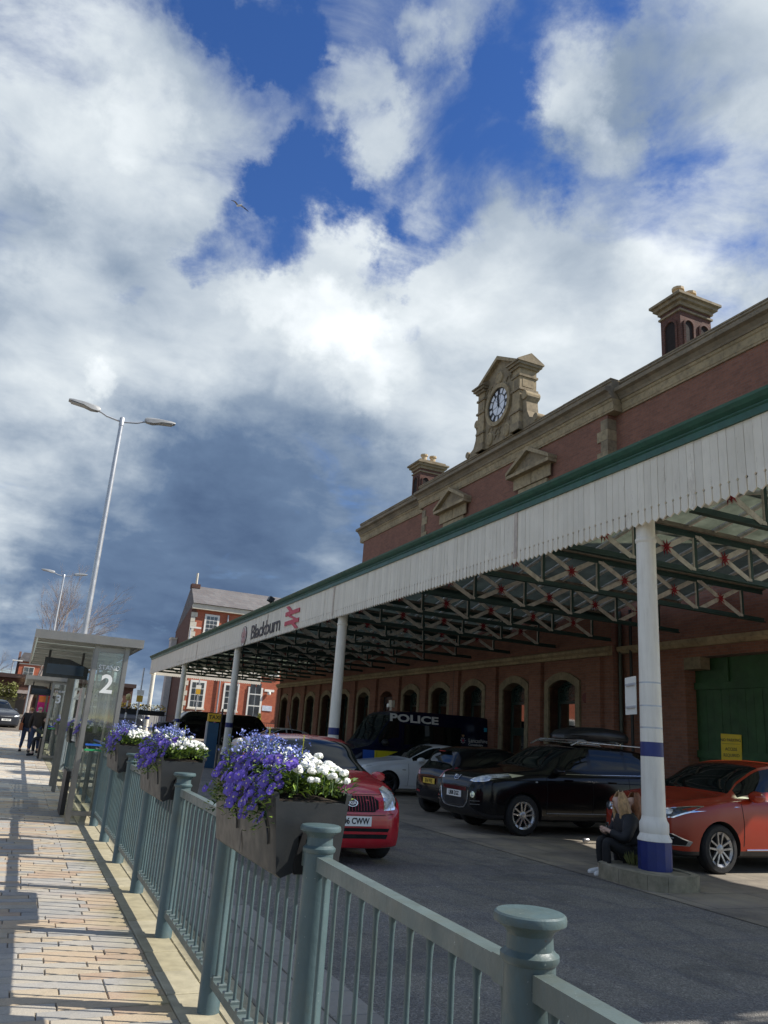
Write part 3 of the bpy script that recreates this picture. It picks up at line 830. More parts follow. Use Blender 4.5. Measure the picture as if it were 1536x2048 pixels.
# returns at the far left corner
MB().prism([(-a, b) for a, b in CORN], (RX-.002, 37.5, 0), (0, 1, 0), (0, 0, 1), (6, 0, 0)).obj('cornice_stone', M_STONE_D, stn)
# quoins where the middle block stands forward
for yq, s_ in ((17.5, 1), (29.9, -1)):
    z = 5.6; k = 0
    while z < 11.5:
        w = .46 if k % 2 else .28
        a, b = sorted((yq - s_*.035, yq + s_*w))
        MB().bbox((WX-.035, a, z+.004), (WX+.32, b, z+.346), .0).obj('quoin', M_STONE if k % 2 else M_STONE_D, stn); z += .35; k += 1
# upper windows with pediments
PEDM = MB()
for yc in (21.35, 26.95, 33.7, 12.2):
    xw = WX if 17.5 < yc < 29.9 else RX
    if yc in (21.35, 26.95):
        pb_ = MB(); pb_.prism([(-1.22, 11.0), (1.22, 11.0), (1.22, 11.10), (0, 11.74), (-1.22, 11.10)], (xw-.20, yc, 0), (0, 1, 0), (0, 0, 1), (.21, 0, 0))
        pd = pb_.obj('pediment', M_STONE_D, stn)
        MB().box((xw-.36, yc-1.28, 10.9), (xw-.001, yc+1.28, 11.02)).obj('pediment_base', M_STONE, pd)
        for s_ in (-1, 1):
            MB().prism([(s_*1.3, 11.022), (s_*1.3, 11.14), (0, 11.82), (0, 11.66)], (xw-.37, yc, 0), (0, 1, 0), (0, 0, 1), (.37, 0, 0)).obj('raking_cornice', M_STONE, pd)
            MB().box((xw-.14, min(yc+s_*.02, yc+s_*1.1), 10.46), (xw-.092, max(yc+s_*.02, yc+s_*1.1), 10.899)).obj('lintel_block', M_STONE, pd)
        wn_ = MB(); wn_.box((xw-.09, yc-.85, 7.2), (xw-.002, yc-.62, 10.45)); wn_.box((xw-.09, yc+.62, 7.2), (xw-.002, yc+.85, 10.45)); wn_.box((xw-.085, yc-.62, 10.2), (xw-.002, yc+.62, 10.45))
        u = wn_.obj('upper_window', M_STONE, stn); MB().box((xw-.03, yc-.615, 7.2), (xw-.004, yc+.615, 10.19)).obj('pane', M_DARKGLASS, u)

# ---- clock turret
cl = link('clock_turret', MB().box((14.80, 22.2, 12.7), (15.40, 24.7, 15.25)).mesh('clock_turret', M_STONE_D), stn)
CY, CZ, CX = 23.43, 14.24, 14.80
MB().prism([(22.0, 15.25), (24.86, 15.25), (24.86, 15.42), (CY, 16.18), (22.0, 15.42)], (14.80, 0, 0), (0, 1, 0), (0, 0, 1), (.6, 0, 0)).obj('gable', M_STONE_D, cl)
for s_ in (-1, 1):
    MB().prism([(CY+s_*1.52, 15.36), (CY+s_*1.52, 15.50), (CY, 16.32), (CY, 16.16)], (14.62, 0, 0), (0, 1, 0), (0, 0, 1), (.92, 0, 0)).obj('raking_cornice', M_STONE, cl)
for y0, y1 in ((21.95, 22.42), (24.44, 24.91)):
    pr = MB().box((14.72, y0, 12.7), (15.46, y1, 15.2)).obj('turret_pier', M_STONE, cl)
    for z0, z1, e in ((13.42, 13.50, .05), (14.30, 14.38, .055), (14.86, 14.94, .05), (15.2, 15.30, .08), (15.30, 15.40, .16), (12.7, 13.0, .06)):
        MB().box((14.72-e, y0-e, z0), (15.46+e, y1+e, z1)).obj('moulding', M_STONE_D, pr)
    ym = (y0+y1)/2
    MB().prism([(14.50, 15.40), (15.68, 15.40), (15.68, 15.46), (15.09, 15.80), (14.50, 15.46)], (0, y0-.2, 0), (1, 0, 0), (0, 0, 1), (0, y1-y0+.4, 0)).obj('cap', M_STONE_D, pr)
    for sy in (y0-.012, y1+.001):
        MB().box((14.84, sy, 14.46), (15.34, sy+.011, 14.80)).obj('side_panel', M_STONE, pr)
    MB().box((14.708, y0+.1, 14.46), (14.719, y1-.1, 14.8)).obj('front_panel', M_STONE_D, pr)
# scrolled consoles either side
for s_, yb in ((-1, 21.93), (1, 24.93)):
    pts = [(0, 12.72), (.92, 12.72), (.98, 12.86), (.90, 12.98), (.70, 12.93), (.45, 13.05), (.30, 13.35), (.25, 13.75), (.34, 13.95), (.30, 14.15), (.12, 14.22), (0, 14.18)]
    MB().prism([(s_*a, b) for a, b in pts], (14.84, yb, 0), (0, 1, 0), (0, 0, 1), (.5, 0, 0)).obj('console', M_STONE_D, cl)
    MB().lathe([(.17, 0), (.17, .62)], n=16, axis='x').xf(Matrix.Translation((14.78, yb+s_*.17, 14.02))).obj('scroll', M_STONE, cl, 40)
    MB().lathe([(.14, 0), (.14, .6)], n=16, axis='x').xf(Matrix.Translation((14.80, yb+s_*.86, 12.9))).obj('scroll', M_STONE_D, cl, 40)
def ring(name, r0, r1, x0, x1, m, n=40, parent=None):
    b = MB()
    for k in range(n):
        a = 2*math.pi*k/n; c_, s_ = math.cos(a), math.sin(a)
        b.v += [(x0, CY+r0*c_, CZ+r0*s_), (x0, CY+r1*c_, CZ+r1*s_), (x1, CY+r0*c_, CZ+r0*s_), (x1, CY+r1*c_, CZ+r1*s_)]
    for k in range(n):
        a = 4*k; c_ = 4*((k+1) % n)
        b.f += [[a, a+1, c_+1, c_], [a+1, a+3, c_+3, c_+1], [a, c_, c_+2, a+2]]; b.m += [0]*3
    return b.obj(name, m, parent or cl, 40)
ring('stone_bezel', .69, .86, 14.68, 14.83, M_STONE)
face = MB().lathe([(.70, 0), (.70, .02)], n=40, axis='x').xf(Matrix.Translation((14.765, CY, CZ))).obj('clock_face', mat('opal_glass', (.78, .80, .84), .3, var=.04), cl, 40)
M_CLK = mat('clock_black', (.012, .012, .014), .5)
ring('chapter_ring', .66, .70, 14.745, 14.764, M_CLK); ring('inner_ring', .425, .455, 14.745, 14.764, M_CLK)
for h in range(12):
    a = math.pi/2 - h*math.pi/6   # seen from -X the +Y side is to the left
    n_ = {0: 3, 1: 1, 2: 2, 3: 3, 4: 3, 5: 1, 6: 2, 7: 3, 8: 3, 9: 2, 10: 1, 11: 2}[h]
    b = MB()
    for j in range(n_):
        aa = a + (j-(n_-1)/2)*.085
        dv = Vector((0, -math.cos(aa), math.sin(aa))); p0 = Vector((14.754, CY, CZ))
        b.beam(p0+dv*.45, p0+dv*.665, .012, .045, up=(-1, 0, 0)) if False else b.beam(p0+dv*.45, p0+dv*.665, .04, .014, up=(-1, 0, 0))
    b.obj('numeral', M_CLK, cl)
for a in range(0, 360, 60):
    dv = Vector((0, -math.cos(R(a+12)), math.sin(R(a+12)))); p0 = Vector((14.76, CY, CZ))
    MB().beam(p0, p0+dv*.43, .012, .008, up=(-1, 0, 0)).obj('glazing_bar', M_CLK, cl)
def hand(deg, ln, w):
    a = math.pi/2 - R(deg); dv = Vector((0, -math.cos(a), math.sin(a))); sd = Vector((0, -math.sin(a), -math.cos(a))); p = Vector((14.735, CY, CZ))
    b = MB(); pts = [p-dv*.12-sd*w*.5, p-dv*.12+sd*w*.5, p+dv*ln*.7+sd*w*.8, p+dv*ln, p+dv*ln*.7-sd*w*.8]
    b.add([q for q in pts] + [q+Vector((.008, 0, 0)) for q in pts], [(0, 1, 2, 3, 4), (9, 8, 7, 6, 5)] + [(i, i+5, (i+1) % 5+5, (i+1) % 5) for i in range(5)]); return b.obj('clock_hand', M_CLK, cl)
hand(-4, .60, .035); hand(-12, .40, .055)
MB().lathe([(.05, -.03), (.05, .0)], n=14, axis='x').xf(Matrix.Translation((14.745, CY, CZ))).obj('hand_boss', M_CLK, cl, 40)
# carved ornament round the dial (low relief scrolls and shields)
def relief(yc, zc, ry, rz, nm='carved_shield'):
    b = MB(); pr_ = [(1.0, 0), (.95, -.05), (.7, -.07), (.6, -.05), (.1, -.06)]
    for r, x in pr_:
        for k in range(14):
            a = 2*math.pi*k/14; b.v.append((14.80+x, yc+r*ry*math.cos(a), zc+r*rz*math.sin(a)))
    for i in range(4):
        for k in range(14): b.f.append([i*14+k, (i+1)*14+k, (i+1)*14+(k+1) % 14, i*14+(k+1) % 14]); b.m.append(0)
    b.f.append([4*14+k for k in range(14)]); b.m.append(0)
    return b.obj(nm, M_STONE, cl)
relief(CY+.02, 15.42, .25, .27, 'carved_monogram'); relief(24.05, 13.02, .22, .28); relief(22.85, 13.02, .22, .28)
def squiggle(yc, zc, s_):
    pts = [(14.79, yc+s_*.06*i+.05*math.sin(i*1.4), zc+.09*math.cos(i*1.4)) for i in range(9)]
    return MB().tube(pts, .03, 6).obj('carved_scroll', M_STONE_D, cl, 60)
for yc, zc, s_ in ((23.25, 13.2, 1), (23.3, 12.98, 1), (22.55, 15.15, 1), (23.95, 15.15, 1), (22.6, 13.45, 1), (23.75, 13.42, 1)): squiggle(yc, zc, s_)

# ---- chimneys behind the parapet
M_CHB = brick_mat('sooty_chimney_brick', (.12, .05, .038), (.085, .04, .032), (.12, .10, .085), soot=.5)
M_POT = mat('clay_pot', (.52, .40, .24), .8, var=.2)
def chimney(x0, x1, y0, y1, z0, zt):
    b = MB().box((x0, y0, z0), (x1, y1, zt)); c_ = b.obj('chimney', M_CHB, stn)
    # blind arches: recess strips as proud pilasters round dark panels
    def face_panels(axis, lo, hi, pos, out):
        n = 2 if (hi-lo) > 1.0 else 1
        w = (hi-lo)/n
        for i in range(n):
            c = lo + w*(i+.5); hw = w*.27
            A = [(hw*math.cos(math.pi*k/8), (zt-.62)+hw*math.sin(math.pi*k/8)) for k in range(9)]
            poly = [(hw, z0+.4)] + A + [(-hw, z0+.4)]
            bb = MB()
            if axis == 'y': bb.prism([(p, q) for p, q in poly], (pos+out*.004, c, 0), (0, 1, 0), (0, 0, 1), (-out*.003, 0, 0))
            else: bb.prism([(p, q) for p, q in poly], (c, pos+out*.004, 0), (1, 0, 0), (0, 0, 1), (0, -out*.003, 0))
            bb.obj('blind_arch', mat('arch_panel_black', (.02, .014, .012), .95), c_)  # flat near-black panel laid over the arch field in place of a recess
            rb_ = MB()   # arch rib standing proud of the recess
            pts = [(hw*1.12, z0+.4)] + [(hw*1.12*math.cos(math.pi*k/8), (zt-.62)+hw*1.12*math.sin(math.pi*k/8)) for k in range(9)] + [(-hw*1.12, z0+.4)]
            if axis == 'y': rb_.tube([(pos+out*.02, c+p, q) for p, q in pts], .045, 4)
            else: rb_.tube([(c+p, pos+out*.02, q) for p, q in pts], .045, 4)
            rb_.obj('arch_rib', M_CHB, c_)
    face_panels('y', y0, y1, x0, -1); face_panels('x', x0, x1, y0, -1)
    for za, zb, e in ((-.18, -.12, .05), (0, .14, .06), (.14, .26, .16), (.26, .34, .24), (.34, .46, .1)):
        MB().box((x0-e, y0-e, zt+za), (x1+e, y1+e, zt+zb)).obj('cap_course', M_STONE_D, c_)
    for i in range(2):
        for j in range(1):
            px, py = x0+(x1-x0)*(.3+.4*i), (y0+y1)/2
            MB().lathe([(.16, 0), (.17, .1), (.13, .14), (.14, .36), (.19, .38), (.19, .46), (.1, .46)], n=10).xf(Matrix.Translation((px, py, zt+.45))).obj('chimney_pot', M_POT, c_, 30)
chimney(16.0, 17.25, 15.35, 16.15, 12.0, 14.75)
chimney(16.0, 17.25, 32.45, 33.3, 12.0, 14.6)

# ---------------------------------------------------------------- canopy
can = root('station_canopy', 'long white and green platform style canopy on white columns before the station', 'canopy', (0, 0, 0))
FX = 7.40; VB, VT = 4.60, 5.56; Y0C, Y1C = 2.0, 53.6
# fascia boards with pointed ends, slots and drilled holes
BW = .131
def board_mesh(full):
    h = BW/2 - .0025; b = MB()
    if full:
        r = .020
        pts = [(0, VB), (h-.006, VB+.045), (h-.006, VB+.198)]
        pts += [(h - r*math.sin(R(a)), VB+.213 - r*math.cos(R(a))) for a in (20, 90, 160)]
        pts += [(h, VB+.235), (h, VT), (-h, VT), (-h, VB+.235)]
        pts += [(-(h - r*math.sin(R(a))), VB+.213 - r*math.cos(R(a))) for a in (160, 90, 20)]
        pts += [(-(h-.006), VB+.198), (-(h-.006), VB+.045)]
    else:
        pts = [(0, VB), (h, VB+.045), (h, VT), (-h, VT), (-h, VB+.045)]
    b.prism(pts, (0, 0, 0), (0, 1, 0), (0, 0, 1), (.022, 0, 0)); return b
t = NT('fascia_board_paint')
rr = t.rand()
c = t.mix(t.ramp(t.noise(2.0, 5), [(.3, 0.0), (.7, 1.0)]), (.74, .68, .555), (.82, .76, .635))
g = t.n('ShaderNodeVectorMath', operation='SCALE'); t.l(c, g.inputs[0]); t.put(g.inputs['Scale'], t.math('ADD', t.math('MULTIPLY', rr, .14), .90)); c = g.outputs[0]
nz = t.noise(3.0, 8, .7, sc=(7, 7, .9))
c = t.mix(t.ramp(nz, [(.50, 0.0), (.78, .30)]), c, (.40, .34, .26))
c = t.mix(t.ramp(t.noise(9, 6, .7, sc=(5, 5, .5)), [(.64, 0.0), (.67, .3), (.7, 0.0)]), c, (.30, .18, .12))
c = t.mix(t.ramp(t.noise(2.2, 8, .72, sc=(3, 3, .6)), [(.62, 0.0), (.65, .35), (.70, .0)]), c, (.30, .22, .16))
M_FAS = t.bsdf(c, .55, 0, .4, t.bump(t.noise(20, 5, .6, sc=(6, 6, .6)), .12, .006))
bm_full = board_mesh(True).mesh('valance_board', M_FAS); far_b = MB(); simple = board_mesh(False)
y = Y0C + BW/2; i = 0
while y < Y1C:
    if 4.6 < y < 4.6 + 299*BW: link('valance_board', bm_full, can, (FX + random.uniform(-.0025, .0025), y, 0))
    else: far_b.add([(p[0]+FX, p[1]+y, p[2]) for p in simple.v], simple.f)
    y += BW
far_b.obj('valance_boards', M_FAS, can)['kind'] = 'stuff'
# joint cover strips
for y in (11.06, 20.0, 26.5, 38.6): MB().box((FX-.012, y-.05, VB+.1), (FX-.003, y+.05, VT)).obj('cover_strip', mat('worn_cream', (.52, .44, .36), .6, var=.2, scale=8), can)
# green moulded gutter over the boards
def run(name, prof, m, y0=Y0C, y1=Y1C+.1, step=5.8):
    y = y0
    while y < y1-.01:
        e = min(y+step, y1); MB().prism(prof, (FX, y+.002, 0), (1, 0, 0), (0, 0, 1), (0, e-y-.004, 0)).obj(name, m, can); y = e
run('fascia_moulding', [(.02, VT-.03), (-.035, VT-.03), (-.035, VT+.06), (-.055, VT+.08), (-.055, VT+.10), (.02, VT+.10)], M_GREEN)
run('gutter', [(.02, VT+.101), (-.06, VT+.101), (-.11, VT+.13), (-.15, VT+.18), (-.16, VT+.215), (-.13, VT+.215), (-.09, VT+.17), (.02, VT+.17)], M_GREEN)
run('flashing', [(.25, VT+.19), (-.08, VT+.215), (-.115, VT+.235), (-.08, VT+.25), (.25, VT+.27)], M_LEAD)
run('edge_beam', [(.03, VB+.30), (.18, VB+.30), (.18, VT), (.03, VT)], M_DGREEN)
# columns
CYS = [8.12, 19.70, 31.15, 42.45, 53.25]
sh = MB().lathe([(.150, .78), (.146, 1.3), (.138, 2.6), (.131, 4.55), (.131, 5.0)], n=28).mesh('column', M_COLW, 40)
for y in CYS:
    g = G(y); c_ = link('column', sh, can, (7.61, y, g*.3))
    MB().lathe([(.208, .04), (.208, .51)], n=12).xf(Matrix.Rotation(R(22.5), 4, 'Z')).obj('base', M_BLUE, c_)
    MB().lathe([(.212, .51), (.212, .53), (.188, .57), (.176, .60), (.182, .62), (.182, .72), (.160, .76), (.15, .80)], n=28).obj('base_moulding', M_COLW, c_, 35)
    MB().lathe([(.1465, 1.53), (.1455, 1.71)], n=28, cap=False).obj('painted_band', M_BLUE, c_, 40)
    MB().lathe([(.131, 4.40), (.146, 4.42), (.146, 4.455), (.131, 4.475)], n=28, cap=False).obj('collar', M_COLW, c_, 40)
    for z in (1.88, 2.16, 2.46):
        if y < 9: MB().lathe([(.1475-.0065*(z-1.3), z), (.1475-.0065*(z-1.3), z+.02)], n=24, cap=False).obj('strap', M_GALV, c_, 40)
# trusses
TY = [4.6 + 2.57*i for i in range(-1, 19)]
X0, X1 = 7.52, 14.95; ZB, ZTP = 4.66, 5.34; P = (X1-X0)/5.5
tm = MB()
tm.box((X0, -.05, ZB-.03), (X1, .05, ZB-.012)); tm.box((X0, -.009, ZB-.012), (X1, .009, ZB+.07))
chord_lo = tm.mesh('truss', M_DGREEN)
up_ = MB(); up_.box((X0, -.05, ZTP+.012), (X1, .05, ZTP+.03)); up_.box((X0, -.009, ZTP-.07), (X1, .009, ZTP+.012)); CH_UP = up_.mesh('top_chord', M_DGREEN)
M_BRACE = mat('brace_white_paint', (.60, .57, .50), .6, var=.18, scale=4, grime=.5, gcol=(.12, .10, .08))
def brace(xa, sgn):
    b = MB(); a, e = (ZB+.05, ZTP-.05) if sgn > 0 else (ZTP-.05, ZB+.05); m_ = (P-.2)/2
    b.beam((.10, sgn*.012, a), (P-.10, sgn*.012, e), .012, .092, up=(0, 0, 1)); b.beam((.01, sgn*.012, a), (.10, sgn*.012, a+.001), .012, .06); b.beam((P-.10, sgn*.012, e), (P-.01, sgn*.012, e+.001), .012, .06)
    return b.mesh('brace', M_BRACE)
BR1, BR2 = brace(0, 1), brace(0, -1)
POST = MB().box((-.03, -.02, ZB+.07), (.03, .02, ZTP-.07)).mesh('strut', M_DGREEN)
POSTW = MB().box((-.045, -.016, ZB+.07), (-.031, .016, ZTP-.07)).mesh('strut_plate', M_BRACE)
sb_ = MB()
for k in range(8):
    a = R(45*k); pts = [(.15*math.cos(a), -.035, .15*math.sin(a)), (.05*math.cos(a+.39), -.03, .05*math.sin(a+.39)), (0, -.06, 0), (.05*math.cos(a-.39), -.03, .05*math.sin(a-.39))]
    sb_.add(pts, [(0, 1, 2), (0, 2, 3)]); sb_.add([(p[0], -p[1], p[2]) for p in pts], [(0, 2, 1), (0, 3, 2)])
sb_.lathe([(.045, -.045), (.045, .045)], n=10, axis='y')
STAR = sb_.mesh('star_boss', M_RED)
for y in TY:
    tr_ = link('truss', chord_lo, can, (0, y, 0)); link('top_chord', CH_UP, tr_)
    for k in range(6):
        x = X0 + .02 + P*(k)
        if k < 5:
            for me in (BR1, BR2): link('brace', me, tr_, (x, 0, 0))
            link('star_boss', STAR, tr_, (x+P/2, 0, (ZB+ZTP)/2))
        link('strut', POST, tr_, (x, 0, 0)); link('strut_plate', POSTW, tr_, (x, 0, 0))
# ridge and furrow glazing between the trusses
t = NT('wired_roof_glass')
tr = t.n('ShaderNodeBsdfTransparent'); tr.inputs[0].default_value = (.38, .41, .355, 1)
tl = t.n('ShaderNodeBsdfTranslucent'); t.put(tl.inputs[0], t.ramp(t.noise(2.3, 6, .65), [(.3, (.20, .22, .18)), (.7, (.44, .46, .39))]))
gl = t.n('ShaderNodeBsdfGlossy'); gl.inputs[0].default_value = (.7, .7, .7, 1); gl.inputs['Roughness'].default_value = .2
m1 = t.n('ShaderNodeMixShader'); m1.inputs[0].default_value = .48; t.l(tr.outputs[0], m1.inputs[1]); t.l(tl.outputs[0], m1.inputs[2])
m2 = t.n('ShaderNodeMixShader'); m2.inputs[0].default_value = .10; t.l(m1.outputs[0], m2.inputs[1]); t.l(gl.outputs[0], m2.inputs[2])
t.l(m2.outputs[0], t.out.inputs[0]); M_RGL = t.mat
NP = 12; pw = (X1-.1-X0)/NP; half = 2.57/2; rise = .30; zv = ZTP+.11
def pane_mesh(sgn):
    b = MB(); a = Vector((.025, 0, 0)); n_ = Vector((0, -rise*sgn, half)).normalized()
    p = [Vector((.025, sgn*half, zv)), Vector((pw-.025, sgn*half, zv)), Vector((pw-.025, 0, zv+rise)), Vector((.025, 0, zv+rise))]
    p = [q.lerp((p[0]+p[1]+p[2]+p[3])/4, .02) for q in p]
    b.add(p + [q + n_*.006*sgn*sgn for q in p], [(0, 1, 2, 3), (7, 6, 5, 4), (0, 4, 5, 1), (1, 5, 6, 2), (2, 6, 7, 3), (3, 7, 4, 0)]); return b
pm = {s_: pane_mesh(s_) for s_ in (-1, 1)}; pme = {s_: pm[s_].mesh('roof_pane', M_RGL) for s_ in (-1, 1)}
gbar = {}
for s_ in (-1, 1):
    gbar[s_] = MB().beam((0, s_*half, zv-.02), (0, 0, zv+rise-.02), .036, .08).mesh('glazing_bar', M_BRACE)
farp = MB(); farbar = MB(); cntp = 0
for bi in range(len(TY)-1):
    yc = TY[bi]+half
    for s_ in (-1, 1):
        for k in range(NP+1):
            x = X0+.05+k*pw
            if bi < 8: link('glazing_bar', gbar[s_], can, (x, yc, 0))
            else: farbar.beam((x, yc+s_*half, zv-.02), (x, yc, zv+rise-.02), .05, .09)
            if k < NP:
                if cntp < 290: link('roof_pane', pme[s_], can, (x, yc, 0)); cntp += 1
                else: farp.add([(p[0]+x, p[1]+yc, p[2]) for p in pm[s_].v], pm[s_].f)
    MB().box((X0, yc-.05, zv+rise-.01), (X1, yc+.05, zv+rise+.06)).obj('ridge', M_LEAD, can)
for y in TY: MB().box((X0, y-.12, ZTP+.031), (X1, y+.12, ZTP+.10)).obj('valley_gutter', mat('gutter_board', (.16, .14, .11), .8, var=.4, scale=5), can)
farp.obj('roof_panes', M_RGL, can)['kind'] = 'stuff'; farbar.obj('glazing_bars', M_BRACE, can)['kind'] = 'stuff'
# end valance across the far end
eb = MB()
x = 7.55
while x < 14.9:
    h = BW/2-.002; eb.prism([(0, VB-.02), (h, VB+.03), (h, VT), (-h, VT), (-h, VB+.03)], (x, Y1C-.03, 0), (1, 0, 0), (0, 0, 1), (0, .02, 0)); x += BW
eb.obj('end_valance_boards', M_FAS, can)['kind'] = 'stuff'
# station name, crest and rail symbol on the fascia
M_INK = mat('name_black', (.015, .015, .017), .5)
def facing(y, z, x=FX-.012): return axes((x, y, z), (0, -1, 0), (0, 0, 1), (-1, 0, 0))
nm = link('station_name', text_mesh('Blackburn', 1.02, M_INK, .006, bold=.012, spacing=.92), None)
nm.matrix_world = facing(26.72, 4.99) @ Matrix.Diagonal((1.0, .72, 1, 1)); tag(nm, 'black station name lettering Blackburn on the white fascia', 'lettering')
M_RRED = mat('rail_red', (.50, .035, .06), .5, var=.08)
rs = MB(); w = .62
for z in (.30, -.02): rs.box((-w, -.012, z-.075), (w, 0, z+.075)) if False else None
def arrow_sym():
    b = MB(); T = .10
    def bar(p, q, d=0): b.beam((p[0], 0, p[1]), (q[0], 0, q[1]), .012+d, T, up=(0, 0, 1))
    return b
sym = MB()
for poly in ([(-.62, .10), (.62, .10), (.62, .25), (-.62, .25)], [(-.62, -.25), (.62, -.25), (.62, -.10), (-.62, -.10)],
             [(-.42, .10), (-.18, .10), (.42, -.10), (.18, -.10)], [(-.02, .25), (-.27, .25), (-.62, .46), (-.37, .46)], [(.02, -.25), (.27, -.25), (.62, -.46), (.37, -.46)]):
    k = sum(poly[i][0]*poly[(i+1)%4][1]-poly[(i+1)%4][0]*poly[i][1] for i in range(4))
    sym.prism(poly if k > 0 else poly[::-1], (0, 0, 0), (1, 0, 0), (0, 1, 0), (0, 0, .02))
so_ = sym.obj('rail_symbol', M_RRED); so_.matrix_world = facing(23.62, 5.06) @ Matrix.Diagonal((1.15, .88, 1, 1)); tag(so_, 'red double arrow rail symbol on the white fascia', 'symbol')
crest = root('fascia_crest', 'round red and white rose crest beside the station name', 'crest'); crest.matrix_world = facing(29.55, 4.98)
cb_ = MB().lathe([(.36, 0), (.36, .012)], n=24).obj('backing', mat('crest_cream', (.60, .56, .5), .5), crest)
for k in range(5):
    a = R(90+72*k); MB().lathe([(.13, .012), (.10, .03), (.02, .035)], n=10).xf(Matrix.Translation((.2*math.cos(a), .2*math.sin(a), 0))).obj('petal', mat('crest_pink', (.42, .24, .22), .5), crest)
MB().lathe([(.08, .012), (.06, .04)], n=10).obj('boss', mat('crest_pink', (.42, .24, .22), .5), crest)
b = MB()
for k in range(24): b.tube([(.37*math.cos(R(15*k)), .37*math.sin(R(15*k)), .008), (.37*math.cos(R(15*k+15)), .37*math.sin(R(15*k+15)), .008)], .014, 5)
b.obj('rim', mat('crest_dark', (.12, .08, .08), .5), crest)
# floodlight on top of the fascia
fl = root('floodlight', 'small black floodlight on top of the canopy edge above the station name', 'floodlight', (7.55, 26.9, VT+.26))
MB().box((-.03, -.03, 0), (.03, .03, .22)).obj('stem', M_BLACK, fl)
MB().box((-.10, -.14, -.08), (.10, .14, .08)).xf(Matrix.Translation((0, 0, .26)) @ Matrix.Rotation(R(25), 4, 'Y')).obj('head', M_BLACK, fl)
# stone island round the near column
isl = root('kerbed_island', 'low kerbed stone island round the foot of the nearest column', 'kerb', (7.50, 8.14, G(8)))
def island_poly(n=40):
    pts = []
    for k in range(n):
        a = 2*math.pi*k/n; r = 1.0; c_, s_ = math.cos(a), math.sin(a); e = .62
        pts.append((.46*abs(c_)**e*(1 if c_ > 0 else -1), 0.60*abs(s_)**e*(1 if s_ > 0 else -1)))
    return pts
ip = island_poly()
MB().prism([(x*.78, y*.86) for x, y in ip], (0, 0, 0), (1, 0, 0), (0, 1, 0), (0, 0, .165)).obj('infill', M_CONC, isl)
for k in range(0, 40, 4):
    seg = MB(); idx = [k+j for j in range(5)]
    o_ = [ip[j % 40] for j in idx]; i_ = [(x*.785, y*.865) for x, y in o_]
    def sh_(p, f): c0 = Vector((sum(q[0] for q in o_+i_)/10, sum(q[1] for q in o_+i_)/10)); return (Vector(p)-c0)*f+c0
    poly = [tuple(sh_(p, .985)) for p in o_] + [tuple(sh_(p, .985)) for p in i_[::-1]]
    seg.prism(poly, (0, 0, -.02), (1, 0, 0), (0, 1, 0), (0, 0, .20)); seg.obj('kerb_stone', M_CONC, isl)

# ---------------------------------------------------------------- vehicles
def paint(name, col, flake=.0, rough=.12, coat=0.0, spec=.5):
    t = NT(name)
    c = t.mix(t.ramp(t.noise(2.0, 6), [(.3, 0.0), (.7, 1.0)]), tuple(x*.93 for x in col), tuple(x*1.05 for x in col))
    s = t.n('ShaderNodeSeparateXYZ'); tcn = t.n('ShaderNodeTexCoord'); t.l(tcn.outputs['Object'], s.inputs[0])
    dust = t.math('MULTIPLY', t.ramp(s.outputs[2], [(.25, 1.0), (.75, .12)]), t.ramp(t.noise(5, 6, .65), [(.3, .0), (.75, .10)]))
    c = t.mix(dust, c, (.17, .155, .13))
    MATS[name] = t.bsdf(c, t.math('ADD', t.math('MULTIPLY', dust, .8), rough), 0, spec, None, coat)
    return MATS[name]
P_BLACK = paint('car_black', (.004, .004, .005), spec=.35); P_RED = paint('car_red', (.50, .011, .024), coat=.6, rough=.2); P_ORANGE = paint('car_flame_orange', (.30, .026, .008), rough=.2)
P_WHITE = paint('car_white', (.66, .68, .68)); P_NAVY = paint('van_navy', (.004, .006, .026), spec=.3); P_DGREY = paint('car_dark_grey', (.03, .034, .042))
M_TYRE = mat('tyre_rubber', (.016, .016, .016), .85, var=.25, scale=12, bump=.2)
M_ALLOY = mat('alloy_silver', (.55, .55, .54), .3, metal=.8, var=.08)
M_ALLOYD = mat('alloy_dark', (.03, .03, .032), .35, metal=.5)
M_CHROME = mat('chrome', (.75, .76, .77), .10, metal=1.0, var=.02)
M_TRIM = mat('trim_black', (.012, .012, .013), .45, var=.15)
M_SEAM = mat('panel_gap', (.004, .004, .004), .9, var=0)
M_PLATEW = mat('plate_white', (.80, .80, .76), .4, var=.04); M_PLATEY = mat('plate_yellow', (.72, .48, .05), .4, var=.05)
M_TAIL = mat('tail_lamp_red', (.32, .008, .012), .12, var=.2, scale=25, coat=1)
M_LAMP = mat('head_lamp_clear', (.52, .55, .55), .12, metal=.35, var=.5, scale=26, coat=1)
M_CGLASS = mat('car_glass', (.006, .008, .008), .03, var=0, spec=.4)

def spline(keys, x):
    # monotone-ish cubic through (x, v) keys
    if x <= keys[0][0]: return keys[0][1]
    if x >= keys[-1][0]: return keys[-1][1]
    for i in range(len(keys)-1):
        x0, v0 = keys[i]; x1, v1 = keys[i+1]
        if x0 <= x <= x1:
            d = (v1-v0)/(x1-x0)
            dl = (v0-keys[i-1][1])/(x0-keys[i-1][0]) if i > 0 else d
            dr = (keys[i+2][1]-v1)/(keys[i+2][0]-x1) if i+2 < len(keys) else d
            m0 = 0 if dl*d <= 0 else 2*dl*d/(dl+d); m1 = 0 if dr*d <= 0 else 2*dr*d/(dr+d)
            h = x1-x0; t_ = (x-x0)/h
            return v0*(1+2*t_)*(1-t_)**2 + m0*h*t_*(1-t_)**2 + v1*t_*t_*(3-2*t_) + m1*h*t_*t_*(t_-1)

